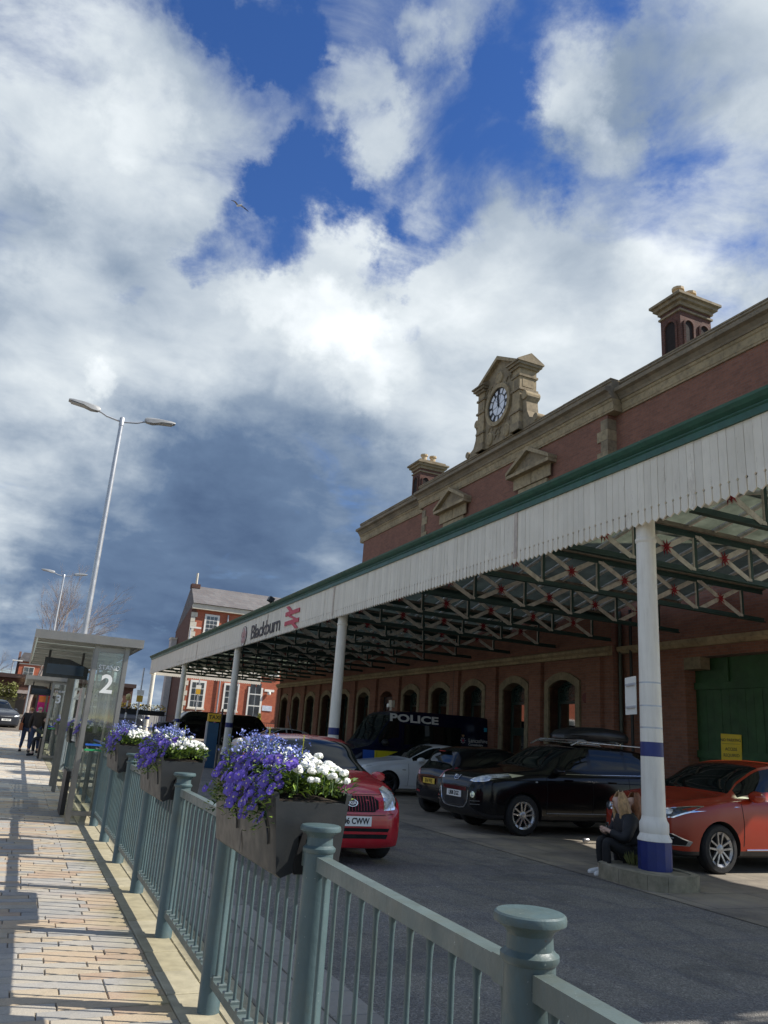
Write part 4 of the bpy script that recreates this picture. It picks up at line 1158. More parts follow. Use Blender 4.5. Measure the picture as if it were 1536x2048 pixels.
class Car:
    def __init__(s, name, label, pos, rz, spec, pnt, group=None):
        s.sp = spec; s.root = root(name, label, spec.get('cat', 'car'), pos, rz, group); s.pnt = pnt
        s.body()
        s.wheels()
    def sec(s, x):
        sp = s.sp; B = spline(sp['B'], x); T = spline(sp['T'], x); S_ = min(spline(sp['S'], x), T-.03); W_ = spline(sp['W'], x)
        gh = max(0.0, min(1.0, (T-S_-.03)/.25)); WT = W_*(.93*(1-gh) + sp.get('tumble', .76)*gh)
        h = S_-B
        k = [(0, B), (.55*W_, B), (.90*W_, B+.02), (.975*W_, B+.14*h), (1.0*W_, B+.45*h), (.992*W_, B+.78*h), (.972*W_, S_-.04*h), (.945*W_, S_),
             (.945*W_+(WT-.945*W_)*.5+.012*gh, S_+(T-.045-S_)*.5), (WT+.01*gh, T-.06*gh-.012), (.93*WT, T-.022*gh-.006), (.6*WT, T-.004), (0, T+.012)]
        return k
    def body(s):
        sp = s.sp; Lg = sp['L']
        xs = sorted(set([round(Lg*i/70, 3) for i in range(71)] + [0, .02, .05, .09, .14, Lg-.02, Lg-.05, Lg-.09, Lg] + [round(v, 3) for w in sp['win'] for v in w] + [sp['ws'][0], sp['ws'][1], sp['rw'][0], sp['rw'][1]]))
        xs = [x for i, x in enumerate(xs) if i == 0 or x - xs[i-1] > .004]
        sub = 2; rings = []; lab = []
        for x in xs:
            k = s.sec(x); pts = []
            for i in range(len(k)-1):
                p0 = k[max(i-1, 0)]; p1 = k[i]; p2 = k[i+1]; p3 = k[min(i+2, len(k)-1)]
                for j in range(sub):
                    u = j/sub
                    if i in (7,): q = (p1[0]+(p2[0]-p1[0])*u, p1[1]+(p2[1]-p1[1])*u)
                    else: q = tuple(.5*(2*p1[c] + (p2[c]-p0[c])*u + (2*p0[c]-5*p1[c]+4*p2[c]-p3[c])*u*u + (3*p1[c]-p0[c]-3*p2[c]+p3[c])*u**3) for c in (0, 1))
                    pts.append(q)
            pts.append(k[-1])
            ring_ = [(x, -a, b) for a, b in pts] + [(x, a, b) for a, b in pts[-2:0:-1]]
            rings.append(ring_)
        half = len(pts); n = len(rings[0]); b = MB()
        for r_ in rings: b.v.extend(r_)
        ws, rw = sp['ws'], sp['rw']
        for i in range(len(rings)-1):
            xm = (xs[i]+xs[i+1])/2
            for k in range(n):
                k2 = (k+1) % n; kk = k if k < half-1 else n-1-k
                t_ = kk/sub   # section parameter at lower edge of the face
                m = 0
                if t_ < sp.get('clad', 0): m = 3
                T = spline(sp['T'], xm); S_ = spline(sp['S'], xm)
                if 7.4 <= t_ < 9 and T-S_ > .10 and any(a < xm < c for a, c in sp['win']): m = 1
                if t_ >= 9.5 and (ws[0] < xm < ws[1] or rw[0] < xm < rw[1]): m = 2
                b.f.append([i*n+k, (i+1)*n+k, (i+1)*n+k2, i*n+k2]); b.m.append(m)
        b.f.append([k for k in range(n)]); b.m.append(3 if sp.get('clad', 0) else 0)
        b.f.append([(len(rings)-1)*n+k for k in range(n)][::-1]); b.m.append(0)
        me = b.mesh('body', [s.pnt, M_CGLASS, M_CGLASS, M_TRIM, M_SEAM])
        s.bvh = BVHTree.FromPolygons([Vector(v) for v in b.v], b.f)
        tmp = bpy.data.objects.new('tmp', me); COL.objects.link(tmp)
        cut = MB(); r = sp['r']
        for ax in sp['axles']:
            for sd in (-1, 1):
                w = spline(sp['W'], ax)
                cut.lathe([(r+.045, (w-.30) if sd > 0 else -(w+.2)), (r+.045, (w+.2) if sd > 0 else -(w-.30))], (ax, 0, r), 32, 4, 'y')
        cme = cut.mesh('cut', [M_SEAM]*5); co = bpy.data.objects.new('cut', cme); COL.objects.link(co)
        md = tmp.modifiers.new('b', 'BOOLEAN'); md.operation = 'DIFFERENCE'; md.object = co; md.solver = 'EXACT'
        try: md.material_mode = 'INDEX'
        except Exception: pass
        dg = bpy.context.evaluated_depsgraph_get()
        res = bpy.data.meshes.new_from_object(tmp.evaluated_get(dg))
        vs = [v.co.copy() for v in res.vertices]; pols = [(list(p.vertices), p.material_index) for p in res.polygons]
        bpy.data.objects.remove(tmp); bpy.data.objects.remove(co)
        def sub_obj(name, faces, m, sm=38):
            mp = {}; b2 = MB()
            for f in faces:
                for v in f:
                    if v not in mp: mp[v] = len(b2.v); b2.v.append(tuple(vs[v]))
                b2.f.append([mp[v] for v in f]); b2.m.append(0)
            return b2.obj(name, m, s.root, sm)
        sub_obj('body', [f for f, m in pols if m == 0], s.pnt)
        c3 = [f for f, m in pols if m == 3]
        if c3: sub_obj('lower_cladding', c3, M_TRIM)
        c4 = [f for f, m in pols if m >= 4]
        if c4: sub_obj('wheel_arch_liner', c4, M_SEAM)['kind'] = 'stuff'
        gl_ = [f for f, m in pols if m == 1]
        comps = []
        par = {}
        def find(a):
            while par.setdefault(a, a) != a: par[a] = par[par[a]]; a = par[a]
            return a
        for f in gl_:
            for v in f[1:]: par[find(v)] = find(f[0])
        grp = {}
        for f in gl_: grp.setdefault(find(f[0]), []).append(f)
        for fs_ in grp.values(): sub_obj('side_window', fs_, M_CGLASS)
        w2 = [f for f, m in pols if m == 2]
        for nm_, lo, hi in (('windscreen', ws[0], ws[1]), ('rear_window', rw[0], rw[1])):
            fs_ = [f for f in w2 if lo-.01 <= sum(vs[v].x for v in f)/len(f) <= hi+.01]
            if fs_: sub_obj(nm_, fs_, M_CGLASS)
    def wheels(s):
        sp = s.sp; r = sp['r']; w = .205; rr = r*sp.get('rimf', .66)
        ty = MB(); pr = [(rr, -w/2+.02), (rr+.02, -w/2), (r-.03, -w/2+.004), (r-.006, -w/2+.03), (r, -w/4), (r, w/4), (r-.006, w/2-.03), (r-.03, w/2-.004), (rr+.02, w/2), (rr, w/2-.02), (rr-.02, w/2-.03), (rr-.02, -w/2+.03)]
        ty.lathe(pr, n=36, axis='y', cap=False); tym = ty.mesh('wheel', M_TYRE, 40)
        rm = MB(); o = -w/2
        rm.lathe([(rr+.012, o-.001), (rr+.012, o+.012), (rr-.03, o+.03), (rr-.035, o+.10)], n=36, axis='y', cap=False)
        rm.lathe([(.055, o+.02), (.07, o+.03), (.07, o+.08)], n=16, axis='y')
        sty = sp.get('spokes', ('five', 5))
        for k in range(sty[1]):
            a = 2*math.pi*k/sty[1] + .3; d = Vector((math.cos(a), 0, math.sin(a))); sd = Vector((-math.sin(a), 0, math.cos(a)))
            if sty[0] == 'twin':
                for q in (-1, 1):
                    rm.beam(d*.05+sd*q*.022+Vector((0, o+.04, 0)), d*(rr-.012)+sd*q*.052+Vector((0, o+.022, 0)), .026, .03, up=(0, 1, 0))
            else:
                rm.beam(d*.05+Vector((0, o+.045, 0)), d*(rr-.01)+Vector((0, o+.02, 0)), .055, .03, up=(0, 1, 0))
        rmm = rm.mesh('rim', sp.get('rim', M_ALLOY), 35)
        bk = MB().lathe([(rr-.03, o+.095), (.02, o+.09)], n=24, axis='y').mesh('brake_disc', M_SEAM)
        for ax in sp['axles']:
            for sd in (-1, 1):
                wd = spline(sp['W'], ax) - w/2 - .012
                o_ = link('wheel', tym, s.root, (ax, sd*wd, r))
                if sd > 0: o_.rotation_euler.z = math.pi
                link('rim', rmm, o_); link('brake_disc', bk, o_)
    # patch that follows the bodywork: outline given in the view plane, cast along one axis
    def patch(s, name, pts, view, m, off=.006, rings=4, inner=None, parent=None, thick=0):
        if view == 'front': D = Vector((1, 0, 0)); O = lambda u, v: Vector((-1.0, u, v))
        elif view == 'rear': D = Vector((-1, 0, 0)); O = lambda u, v: Vector((s.sp['L']+1.0, u, v))
        elif view == 'left': D = Vector((0, 1, 0)); O = lambda u, v: Vector((u, -3.0, v))
        elif view == 'right': D = Vector((0, -1, 0)); O = lambda u, v: Vector((u, 3.0, v))
        else: D = Vector((0, 0, -1)); O = lambda u, v: Vector((u, v, 4.0))
        dense = []
        for i in range(len(pts)):
            a, b = pts[i], pts[(i+1) % len(pts)]; L_ = math.hypot(b[0]-a[0], b[1]-a[1]); n_ = max(1, int(L_/.045))
            for j in range(n_): dense.append((a[0]+(b[0]-a[0])*j/n_, a[1]+(b[1]-a[1])*j/n_))
        cx = sum(p[0] for p in dense)/len(dense); cy = sum(p[1] for p in dense)/len(dense)
        b = MB(); n_ = len(dense); last = None
        def cast(u, v):
            nonlocal last
            h = s.bvh.ray_cast(O(u, v), D)
            if h[0] is None: return (last or O(u, v) + D*1.0)
            nrm = h[1] if h[1].dot(D) < 0 else -h[1]
            last = h[0] + nrm*off; return last
        for k in range(rings):
            f = 1 - k/rings
            for (u, v) in dense: b.v.append(tuple(cast(cx+(u-cx)*f, cy+(v-cy)*f)))
        b.v.append(tuple(cast(cx, cy))); ci = len(b.v)-1
        for k in range(rings-1):
            for i in range(n_):
                j = (i+1) % n_; b.f.append([k*n_+i, k*n_+j, (k+1)*n_+j, (k+1)*n_+i]); b.m.append(1 if (inner and k > 0) else 0)
        for i in range(n_): b.f.append([(rings-1)*n_+i, (rings-1)*n_+(i+1) % n_, ci]); b.m.append(1 if inner else 0)
        return b.obj(name, [m, inner] if inner else m, parent or s.root, 50)
    def strip(s, name, path, view, m, w=.006, off=.003, parent=None):
        # thin line along a path on the bodywork
        if view == 'left': D = Vector((0, 1, 0)); O = lambda u, v: Vector((u, -3.0, v))
        elif view == 'right': D = Vector((0, -1, 0)); O = lambda u, v: Vector((u, 3.0, v))
        elif view == 'front': D = Vector((1, 0, 0)); O = lambda u, v: Vector((-1, u, v))
        elif view == 'rear': D = Vector((-1, 0, 0)); O = lambda u, v: Vector((s.sp['L']+1, u, v))
        else: D = Vector((0, 0, -1)); O = lambda u, v: Vector((u, v, 4))
        pts = []
        for a, b in zip(path, path[1:]):
            n_ = max(1, int(math.hypot(b[0]-a[0], b[1]-a[1])/.06))
            for j in range(n_): pts.append((a[0]+(b[0]-a[0])*j/n_, a[1]+(b[1]-a[1])*j/n_))
        pts.append(path[-1]); P3 = []
        for u, v in pts:
            h = s.bvh.ray_cast(O(u, v), D)
            if h[0] is None: continue
            nrm = h[1] if h[1].dot(D) < 0 else -h[1]; P3.append(h[0]+nrm*off)
        if len(P3) < 2: return None
        return MB().tube(P3, w/2, 5).obj(name, m, parent or s.root, 60)
    def at(s, view, u, v, off=.01):
        D, O = {'left': (Vector((0, 1, 0)), Vector((u, -3, v))), 'right': (Vector((0, -1, 0)), Vector((u, 3, v))), 'front': (Vector((1, 0, 0)), Vector((-1, u, v))), 'rear': (Vector((-1, 0, 0)), Vector((s.sp['L']+1, u, v))), 'top': (Vector((0, 0, -1)), Vector((u, v, 4)))}[view]
        h = s.bvh.ray_cast(O, D); nrm = h[1] if h[1].dot(D) < 0 else -h[1]
        return h[0]+nrm*off, nrm
    def plate(s, view, z, txt, yellow=False, y=0.0, tilt=0.0, w=.52):
        p, n_ = s.at(view, y, z, .02); sx = -1 if view == 'front' else 1
        X = Vector((0, -1 if view == 'front' else 1, 0)); Z = Vector((sx*math.cos(tilt), 0, math.sin(tilt))); Y = Z.cross(X)
        m4 = axes(p, X, Y, Z)
        pl = link('number_plate', MB().box((-w/2, -.056, -.006), (w/2, .056, .004)).mesh('number_plate', M_PLATEY if yellow else M_PLATEW), s.root, mat=m4)
        tx = link('characters', text_mesh(txt, .098, M_SEAM, .001, bold=.0022), pl, mat=Matrix.Translation((0, 0, .006)) @ Matrix.Diagonal((.86, 1, 1, 1)))
        return pl
    def mirror(s, x, z, side, m, y=None, size=1.0):
        w = spline(s.sp['W'], x)
        yy = side*(w*.93+.13)
        b = MB()
        pr = [(.0, .11), (.05, .125), (.10, .10), (.13, .0), (.10, -.07), (.0, -.08)]
        for i, (f, dx) in enumerate(((.55, .10), (.95, .05), (1.0, 0), (.92, -.06), (.5, -.11))):
            for k in range(12):
                a = 2*math.pi*k/12; b.v.append((x+dx*-1, yy+side*.105*f*math.cos(a)*size, z+.075*f*math.sin(a)*size))
        for i in range(4):
            for k in range(12): b.f.append([i*12+k, (i+1)*12+k, (i+1)*12+(k+1) % 12, i*12+(k+1) % 12]); b.m.append(0)
        b.f.append(list(range(12))[::-1]); b.m.append(0); b.f.append([48+k for k in range(12)]); b.m.append(0)
        o = b.obj('door_mirror', m, s.root, 60)
        MB().beam((x+.02, side*w*.90, z-.05), (x+.01, yy, z-.055), .05, .03).obj('mirror_arm', M_TRIM, o)
        return o
    def handle(s, view, x, z, m=None):
        p, n_ = s.at(view, x, z, .018); return MB().cbox(tuple(p), (.17, .028, .026)).obj('door_handle', m or s.pnt, s.root)

def seams(c, xs_, z0, z1, belt):
    for v in ('left', 'right'):
        for x in xs_: c.strip('door_seam', [(x, z0), (x+.02, (z0+z1)/2), (x, z1)], v, M_SEAM, .009, .001)

# --- red hatchback coming down the lane
SP = dict(L=3.50, r=.275, rimf=.66, axles=(.68, 3.05), tumble=.74,
    B=[(0, .28), (.06, .20), (.3, .17), (3.1, .17), (3.4, .24), (3.5, .34)],
    T=[(0, .62), (.04, .74), (.12, .81), (.4, .93), (.95, 1.03), (1.05, 1.06), (1.35, 1.24), (1.72, 1.43), (2.1, 1.485), (2.8, 1.46), (3.2, 1.38), (3.38, 1.05), (3.5, .75)],
    S=[(0, .55), (.2, .74), (.95, .90), (2.2, .955), (3.2, .99), (3.5, .72)],
    W=[(0, .52), (.04, .62), (.12, .71), (.35, .775), (.8, .79), (2.8, .79), (3.3, .75), (3.5, .62)],
    win=[(1.12, 1.98), (2.05, 2.75), (2.82, 3.15)], ws=(1.06, 1.70), rw=(3.22, 3.40))
kia = Car('red_hatchback', 'bright red small hatchback facing the camera on the tarmac lane', (3.93, 9.32, G(10)), R(90), SP, P_RED)
def mirrored(c, name, pts, view, m, **k):
    c.patch(name, pts, view, m, **k); c.patch(name, [(-u, v) for u, v in pts][::-1], view, m, **k)
mirrored(kia, 'headlight', [(.43, .64), (.60, .65), (.66, .74), (.64, .86), (.56, .91), (.46, .88)], 'front', M_CHROME, inner=M_LAMP, rings=5)
kia.patch('grille', [(-.36, .66), (-.30, .62), (.30, .62), (.36, .66), (.37, .75), (.30, .80), (-.30, .80), (-.37, .75)], 'front', M_SEAM, off=.004)
for k in range(17):
    y = -.32+.04*k; kia.strip('grille_bar', [(y, .63), (y, .795)], 'front', mat('red_chrome', (.5, .08, .09), .2, metal=.6), .010, .010)
p, n_ = kia.at('front', 0, .712, .022)
bd_ = link('badge', MB().lathe([(.07, 0), (.07, .008)], n=24).mesh('badge', M_CHROME, 40), kia.root, mat=axes(p, (0, -1, 0), (.1, 0, 1), (-1, 0, .1)) @ Matrix.Diagonal((1, .58, 1, 1)))
link('badge_letters', text_mesh('KIA', .062, mat('badge_white', (.8, .8, .8), .4), .002, bold=.002), bd_, mat=Matrix.Translation((0, 0, .012)) @ Matrix.Diagonal((1, 1.5, 1, 1)))
link('badge_field', MB().lathe([(.062, .0081), (.062, .0095)], n=24).mesh('badge_field', mat('badge_ink', (.03, .01, .03), .4)), bd_)
kia.plate('front', .515, 'PO06 CWW')
kia.patch('lower_intake', [(-.50, .395), (.50, .395), (.52, .435), (-.52, .435)], 'front', M_SEAM, off=.003); kia.patch('lower_intake', [(-.48, .315), (.48, .315), (.50, .365), (-.50, .365)], 'front', M_SEAM, off=.003)
kia.strip('bumper_line', [(-.58, .60), (-.36, .585), (.36, .585), (.58, .60)], 'front', M_SEAM, .008, .001)
kia.strip('bonnet_seam', [(-.55, .84), (-.40, .815), (.40, .815), (.55, .84)], 'front', M_SEAM, .008, .001)
p, n_ = kia.at('top', .42, .0, .004)
for sd in (-1, 1): kia.mirror(1.22, .98, sd, P_RED)
seams(kia, (1.05, 2.02, 2.85), .28, .92, 0)
MB().tube([(2.6, 0, 1.47), (2.95, 0, 1.75)], .006, 5).obj('aerial', M_TRIM, kia.root)

# --- black estate-height 4x4 with roof box
SP = dict(L=4.63, r=.352, rimf=.66, axles=(.93, 3.60), tumble=.77, spokes=('twin', 5), clad=2.9,
    B=[(0, .42), (.06, .32), (.3, .24), (.9, .24), (3.9, .25), (4.4, .36), (4.63, .50)],
    T=[(0, .78), (.04, .90), (.14, .985), (.5, 1.06), (1.25, 1.155), (1.35, 1.18), (1.7, 1.38), (2.12, 1.585), (2.55, 1.645), (3.4, 1.64), (4.1, 1.56), (4.4, 1.2), (4.63, .95)],
    S=[(0, .70), (.2, .90), (.9, 1.02), (1.3, 1.05), (3.0, 1.10), (4.2, 1.13), (4.63, .9)],
    W=[(0, .55), (.05, .68), (.15, .79), (.4, .87), (.9, .90), (3.8, .90), (4.4, .85), (4.63, .70)],
    win=[(1.45, 2.42), (2.52, 3.30), (3.38, 3.98)], ws=(1.37, 2.10), rw=(4.14, 4.42))
pg = Car('black_suv', 'large black four by four with a roof box parked nose out beneath the canopy', (7.62, 13.24, G(13)), R(0), SP, P_BLACK)
mirrored(pg, 'headlight', [(.46, .885), (.60, .87), (.76, .89), (.86, .98), (.885, 1.045), (.80, 1.045), (.64, .985)], 'front', M_CHROME, inner=M_LAMP, rings=6)
pg.patch('headlight_tail', [(.16, .93), (.55, .995), (.62, 1.03), (.50, 1.03), (.22, .99)], 'left', M_LAMP)
pg.patch('grille', [(-.50, .72), (-.46, .50), (-.34, .42), (.34, .42), (.46, .50), (.50, .72), (.42, .78), (-.42, .78)], 'front', M_TRIM, off=.004)
pg.strip('grille_surround', [(-.50, .72), (-.47, .52), (-.36, .425), (-.2, .41), (.2, .41), (.36, .425), (.47, .52), (.50, .72)], 'front', M_CHROME, .022, .012)
for k in range(21):
    y = -.40+.04*k; pg.strip('grille_bar', [(y, .70), (y, .765)], 'front', M_CHROME, .014, .012); pg.strip('grille_bar', [(y*.85, .45), (y*.85, .56)], 'front', mat('grille_grey', (.09, .09, .09), .4), .012, .012)
pg.plate('front', .635, 'LB08 ZGZ')
mirrored(pg, 'fog_lamp', [(.60+.05*math.cos(R(a)), .655+.055*math.sin(R(a))) for a in range(0, 360, 40)], 'front', M_CHROME, inner=M_LAMP, rings=4)
for z in (.545, .49):
    for sd in (-1, 1): pg.strip('bumper_trim', [(sd*.56, z), (sd*.74, z+.01)], 'front', M_CHROME, .014, .012)
# emblem: chrome open-mouthed line figure reduced to its outline strokes
for path in ([(-.10, .955), (-.06, .885), (.02, .87), (.07, .90), (.10, .955)], [(-.02, .95), (.0, .90), (.04, .92)], [(.055, .955), (.06, .92)]): pg.strip('emblem', path, 'front', M_CHROME, .016, .012)
for v in ('left', 'right'):
    pg.strip('belt_trim', [(1.55, 1.085), (2.5, 1.105), (3.9, 1.145)], v, M_CHROME, .014, .006)
    pg.strip('sill_trim', [(1.42, .40), (3.1, .42)], v, mat('sill_grey', (.2, .2, .2), .4), .022, .008)
    for x in (1.92, 2.95): pg.handle(v, x, .985)
    pg.strip('side_crease', [(.55, .93), (1.3, .955), (2.6, .97), (4.2, .99)], v, P_BLACK, .02, .0)
    pg.patch('side_repeater', [(1.20+.03*math.cos(R(a)), .93+.014*math.sin(R(a))) for a in range(0, 360, 45)], v, M_LAMP, rings=2)
    for a, b_ in (((1.65, 1.18), (3.95, 1.205)),): pass
seams(pg, (1.42, 2.47, 3.36), .42, 1.08, 0)
for sd in (-1, 1):
    pg.mirror(1.66, 1.14, sd, P_BLACK, size=1.12)
    MB().tube([(2.15, sd*.66, 1.63), (2.3, sd*.665, 1.70), (3.9, sd*.655, 1.685), (4.05, sd*.65, 1.60)], .017, 8).obj('roof_rail', M_ALLOY, pg.root, 50)
for x in (2.42, 3.22): MB().tube([(x, -.82, 1.70), (x, -.70, 1.735), (x, .70, 1.735), (x, .82, 1.70)], .018, 6).obj('roof_bar', M_ALLOY, pg.root, 50)
rbx = root('roof_box', 'black streamlined roof box on top of the large black four by four', 'roof box', (9.86, 13.10, G(13)+1.755))
b = MB(); sec_ = []
for x, w, h in ((0, .20, .06), (.05, .32, .12), (.15, .39, .18), (.45, .42, .24), (.95, .42, .26), (1.3, .41, .24), (1.46, .38, .17), (1.5, .30, .09)):
    ringp = [(-w*.92, .0), (-w, .07), (-w*.98, h*.55+.02), (-w*.82, h*.93), (-w*.4, h), (w*.4, h), (w*.82, h*.93), (w*.98, h*.55+.02), (w, .07), (w*.92, .0)]
    sec_.append([(x, a, c_) for a, c_ in ringp])
for r_ in sec_: b.v.extend(r_)
for i in range(len(sec_)-1):
    for k in range(10): b.f.append([i*10+k, (i+1)*10+k, (i+1)*10+(k+1) % 10, i*10+(k+1) % 10]); b.m.append(0)
b.f.append(list(range(10))); b.m.append(0); b.f.append([70+k for k in range(10)][::-1]); b.m.append(0)
b.obj('lid', mat('roof_box_black', (.014, .014, .015), .38, var=.1), rbx, 50)
MB().box((.08, -.415, .062), (1.4, .415, .075)).obj('lid_seam', M_SEAM, rbx)

# --- orange crossover
SP = dict(L=4.12, r=.332, rimf=.68, axles=(.86, 3.46), tumble=.74, clad=2.9, rim=mat('machined_alloy', (.30, .30, .30), .35, metal=.7, var=.5, scale=14), spokes=('twin', 5),
    B=[(0, .34), (.06, .25), (.3, .2), (3.7, .2), (4.0, .3), (4.12, .42)],
    T=[(0, .70), (.04, .80), (.12, .87), (.4, .965), (1.02, 1.06), (1.12, 1.09), (1.5, 1.31), (1.95, 1.505), (2.4, 1.56), (3.2, 1.53), (3.7, 1.43), (3.95, 1.1), (4.12, .85)],
    S=[(0, .62), (.2, .82), (.9, .96), (1.3, 1.0), (2.6, 1.04), (3.7, 1.10), (4.12, .8)],
    W=[(0, .44), (.05, .58), (.14, .70), (.4, .83), (.9, .885), (3.4, .885), (3.9, .82), (4.12, .68)],
    win=[(1.28, 2.18), (2.26, 3.0), (3.06, 3.4)], ws=(1.14, 1.92), rw=(3.76, 3.98))
cp_ = Car('orange_crossover', 'burnt orange crossover parked behind the nearest column', (8.49, 9.54, G(9)), R(0), SP, P_ORANGE)
mirrored(cp_, 'headlight', [(.34, .74), (.50, .70), (.70, .72), (.845, .83), (.87, .91), (.72, .87), (.5, .81)], 'front', M_CHROME, inner=mat('lamp_dark_inner', (.10, .11, .11), .1, metal=.5, var=.7, scale=30), rings=6)
for y in (.50, .64):
    mirrored(cp_, 'lamp_projector', [(y+.045*math.cos(R(a)), .775+.02*(y > .6)+.04*math.sin(R(a))) for a in range(0, 360, 40)], 'front', M_LAMP, off=.012, rings=3)
cp_.patch('grille', [(-.34, .70), (.34, .70), (.36, .78), (.2, .82), (-.2, .82), (-.36, .78)], 'front', M_SEAM, off=.004)
cp_.strip('grille_bar', [(-.34, .75), (.34, .75)], 'front', M_CHROME, .02, .01)
cp_.patch('lower_intake', [(-.5, .36), (.5, .36), (.46, .50), (-.46, .50)], 'front', M_SEAM, off=.004)
mirrored(cp_, 'fog_surround', [(.50, .35), (.80, .36), (.82, .42), (.70, .51), (.50, .52)], 'front', M_CHROME, inner=M_SEAM, rings=8)
for sd in (-1, 1): cp_.strip('daylight_lamp', [(sd*.56, .455), (sd*.70, .455)], 'front', M_LAMP, .016, .014)
for sd in (-1, 1): cp_.mirror(1.52, 1.06, sd, P_ORANGE, size=1.1)
for v in ('left', 'right'):
    cp_.strip('sill_trim', [(1.35, .33), (3.0, .35)], v, M_CHROME, .02, .008); cp_.handle(v, 2.0, .93); cp_.handle(v, 2.85, .95)
seams(cp_, (1.30, 2.22, 3.05), .38, 1.0, 0)
cp_.plate('front', .58, 'PK15 XHD')

# --- little black hatchback with its tail to the lane
SP = dict(L=3.46, r=.285, rimf=.66, axles=(.70, 3.04), tumble=.72, rim=M_ALLOYD,
    B=[(0, .30), (.06, .22), (.3, .18), (3.0, .18), (3.3, .26), (3.46, .36)],
    T=[(0, .62), (.04, .74), (.12, .81), (.4, .93), (.9, 1.01), (1.0, 1.04), (1.35, 1.24), (1.75, 1.43), (2.1, 1.47), (2.7, 1.44), (3.05, 1.36), (3.25, 1.06), (3.40, .94), (3.46, .80)],
    S=[(0, .55), (.2, .74), (.9, .90), (2.2, .95), (3.0, 1.0), (3.46, .76)],
    W=[(0, .52), (.04, .62), (.12, .71), (.35, .79), (.8, .81), (2.8, .81), (3.25, .78), (3.40, .72), (3.46, .62)],
    win=[(1.08, 1.95), (2.02, 2.7)], ws=(1.0, 1.72), rw=(3.07, 3.30))
ay = Car('black_hatchback', 'small black hatchback with its yellow rear plate towards the lane', (11.80, 15.60, G(15.5)), R(180), SP, P_BLACK)
ay.plate('rear', .70, 'SJ16 VVZ', True)
mirrored(ay, 'tail_light', [(.44, .80), (.60, .83), (.76, .93), (.70, 1.0), (.56, .95)], 'rear', M_TAIL, off=.008)
for v in ('left', 'right'): ay.patch('tail_light_side', [(3.05, .98), (3.38, .84), (3.40, .90), (3.2, 1.02)], v, M_TAIL)
ay.strip('bumper_seam', [(-.7, .60), (-.3, .56), (.3, .56), (.7, .60)], 'rear', M_SEAM, .012, .001)
mirrored(ay, 'rear_reflector', [(.42, .44), (.58, .45), (.57, .49), (.43, .48)], 'rear', M_TAIL)
MB().cbox((3.12, 0, 1.33), (.10, .5, .02)).obj('rear_spoiler', P_BLACK, ay.root); MB().cbox((3.17, 0, 1.335), (.014, .25, .02)).obj('high_brake_light', M_TAIL, ay.root)
for sd in (-1, 1): ay.mirror(1.25, .98, sd, P_BLACK)
seams(ay, (1.05, 2.0), .3, .92, 0)

# --- white hatchback
SP = dict(L=4.30, r=.315, rimf=.72, axles=(.80, 3.48), tumble=.73, rim=M_ALLOYD, spokes=('twin', 5),
    B=[(0, .30), (.06, .2), (.3, .16), (3.8, .16), (4.2, .28), (4.30, .40)],
    T=[(0, .62), (.04, .72), (.12, .78), (.5, .88), (1.35, .99), (1.45, 1.02), (1.85, 1.22), (2.3, 1.395), (2.7, 1.43), (3.3, 1.39), (3.85, 1.25), (4.1, 1.0), (4.30, .8)],
    S=[(0, .55), (.2, .72), (1.2, .90), (2.6, .94), (3.8, .98), (4.30, .74)],
    W=[(0, .56), (.05, .70), (.14, .80), (.4, .86), (.9, .88), (3.4, .88), (4.0, .82), (4.30, .68)],
    win=[(1.56, 2.5), (2.58, 3.25), (3.32, 3.6)], ws=(1.47, 2.28), rw=(3.88, 4.12))
wh = Car('white_hatchback', 'white hatchback parked nose out in front of the police van', (8.78, 21.2, G(20.5)), R(0), SP, P_WHITE)
mirrored(wh, 'headlight', [(.40, .66), (.70, .68), (.80, .76), (.62, .75), (.42, .72)], 'front', M_LAMP)
for sd in (-1, 1): wh.mirror(1.75, .98, sd, P_WHITE)
seams(wh, (1.40, 2.54, 3.35), .28, .92, 0)
for v in ('left', 'right'):
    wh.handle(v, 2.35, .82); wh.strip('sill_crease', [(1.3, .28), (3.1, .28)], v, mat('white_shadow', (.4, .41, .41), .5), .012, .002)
    wh.strip('wing_vent', [(1.22, .70), (1.32, .70)], v, M_TRIM, .02, .004)

# --- police van
SP = dict(cat='van', L=5.55, r=.345, rimf=.62, axles=(.98, 4.45), tumble=.86, rim=M_ALLOYD,
    B=[(0, .38), (.06, .28), (.4, .22), (5.3, .24), (5.55, .30)],
    T=[(0, .90), (.04, 1.02), (.2, 1.12), (.85, 1.30), (.98, 1.42), (1.35, 1.95), (1.65, 2.28), (2.0, 2.40), (3.2, 2.44), (5.2, 2.44), (5.48, 2.40), (5.55, 2.2)],
    S=[(0, .8), (.2, 1.0), (.9, 1.22), (1.6, 1.30), (5.5, 1.30), (5.55, 1.28)],
    W=[(0, .68), (.05, .82), (.2, .93), (.6, .985), (1.2, 1.0), (5.3, 1.0), (5.5, .97), (5.55, .93)],
    win=[(1.12, 1.85)], ws=(.99, 1.60), rw=(5.5, 5.52))
vn = Car('police_van', 'dark navy police van with white POLICE lettering parked under the canopy', (9.38, 24.15, G(23)), R(5), SP, P_NAVY)
M_BY = mat('battenburg_yellow', (.72, .62, .02), .45, var=.05); M_BB = mat('battenburg_blue', (.02, .10, .45), .45, var=.05); M_LETW = mat('vinyl_white', (.62, .62, .60), .5, var=.06)
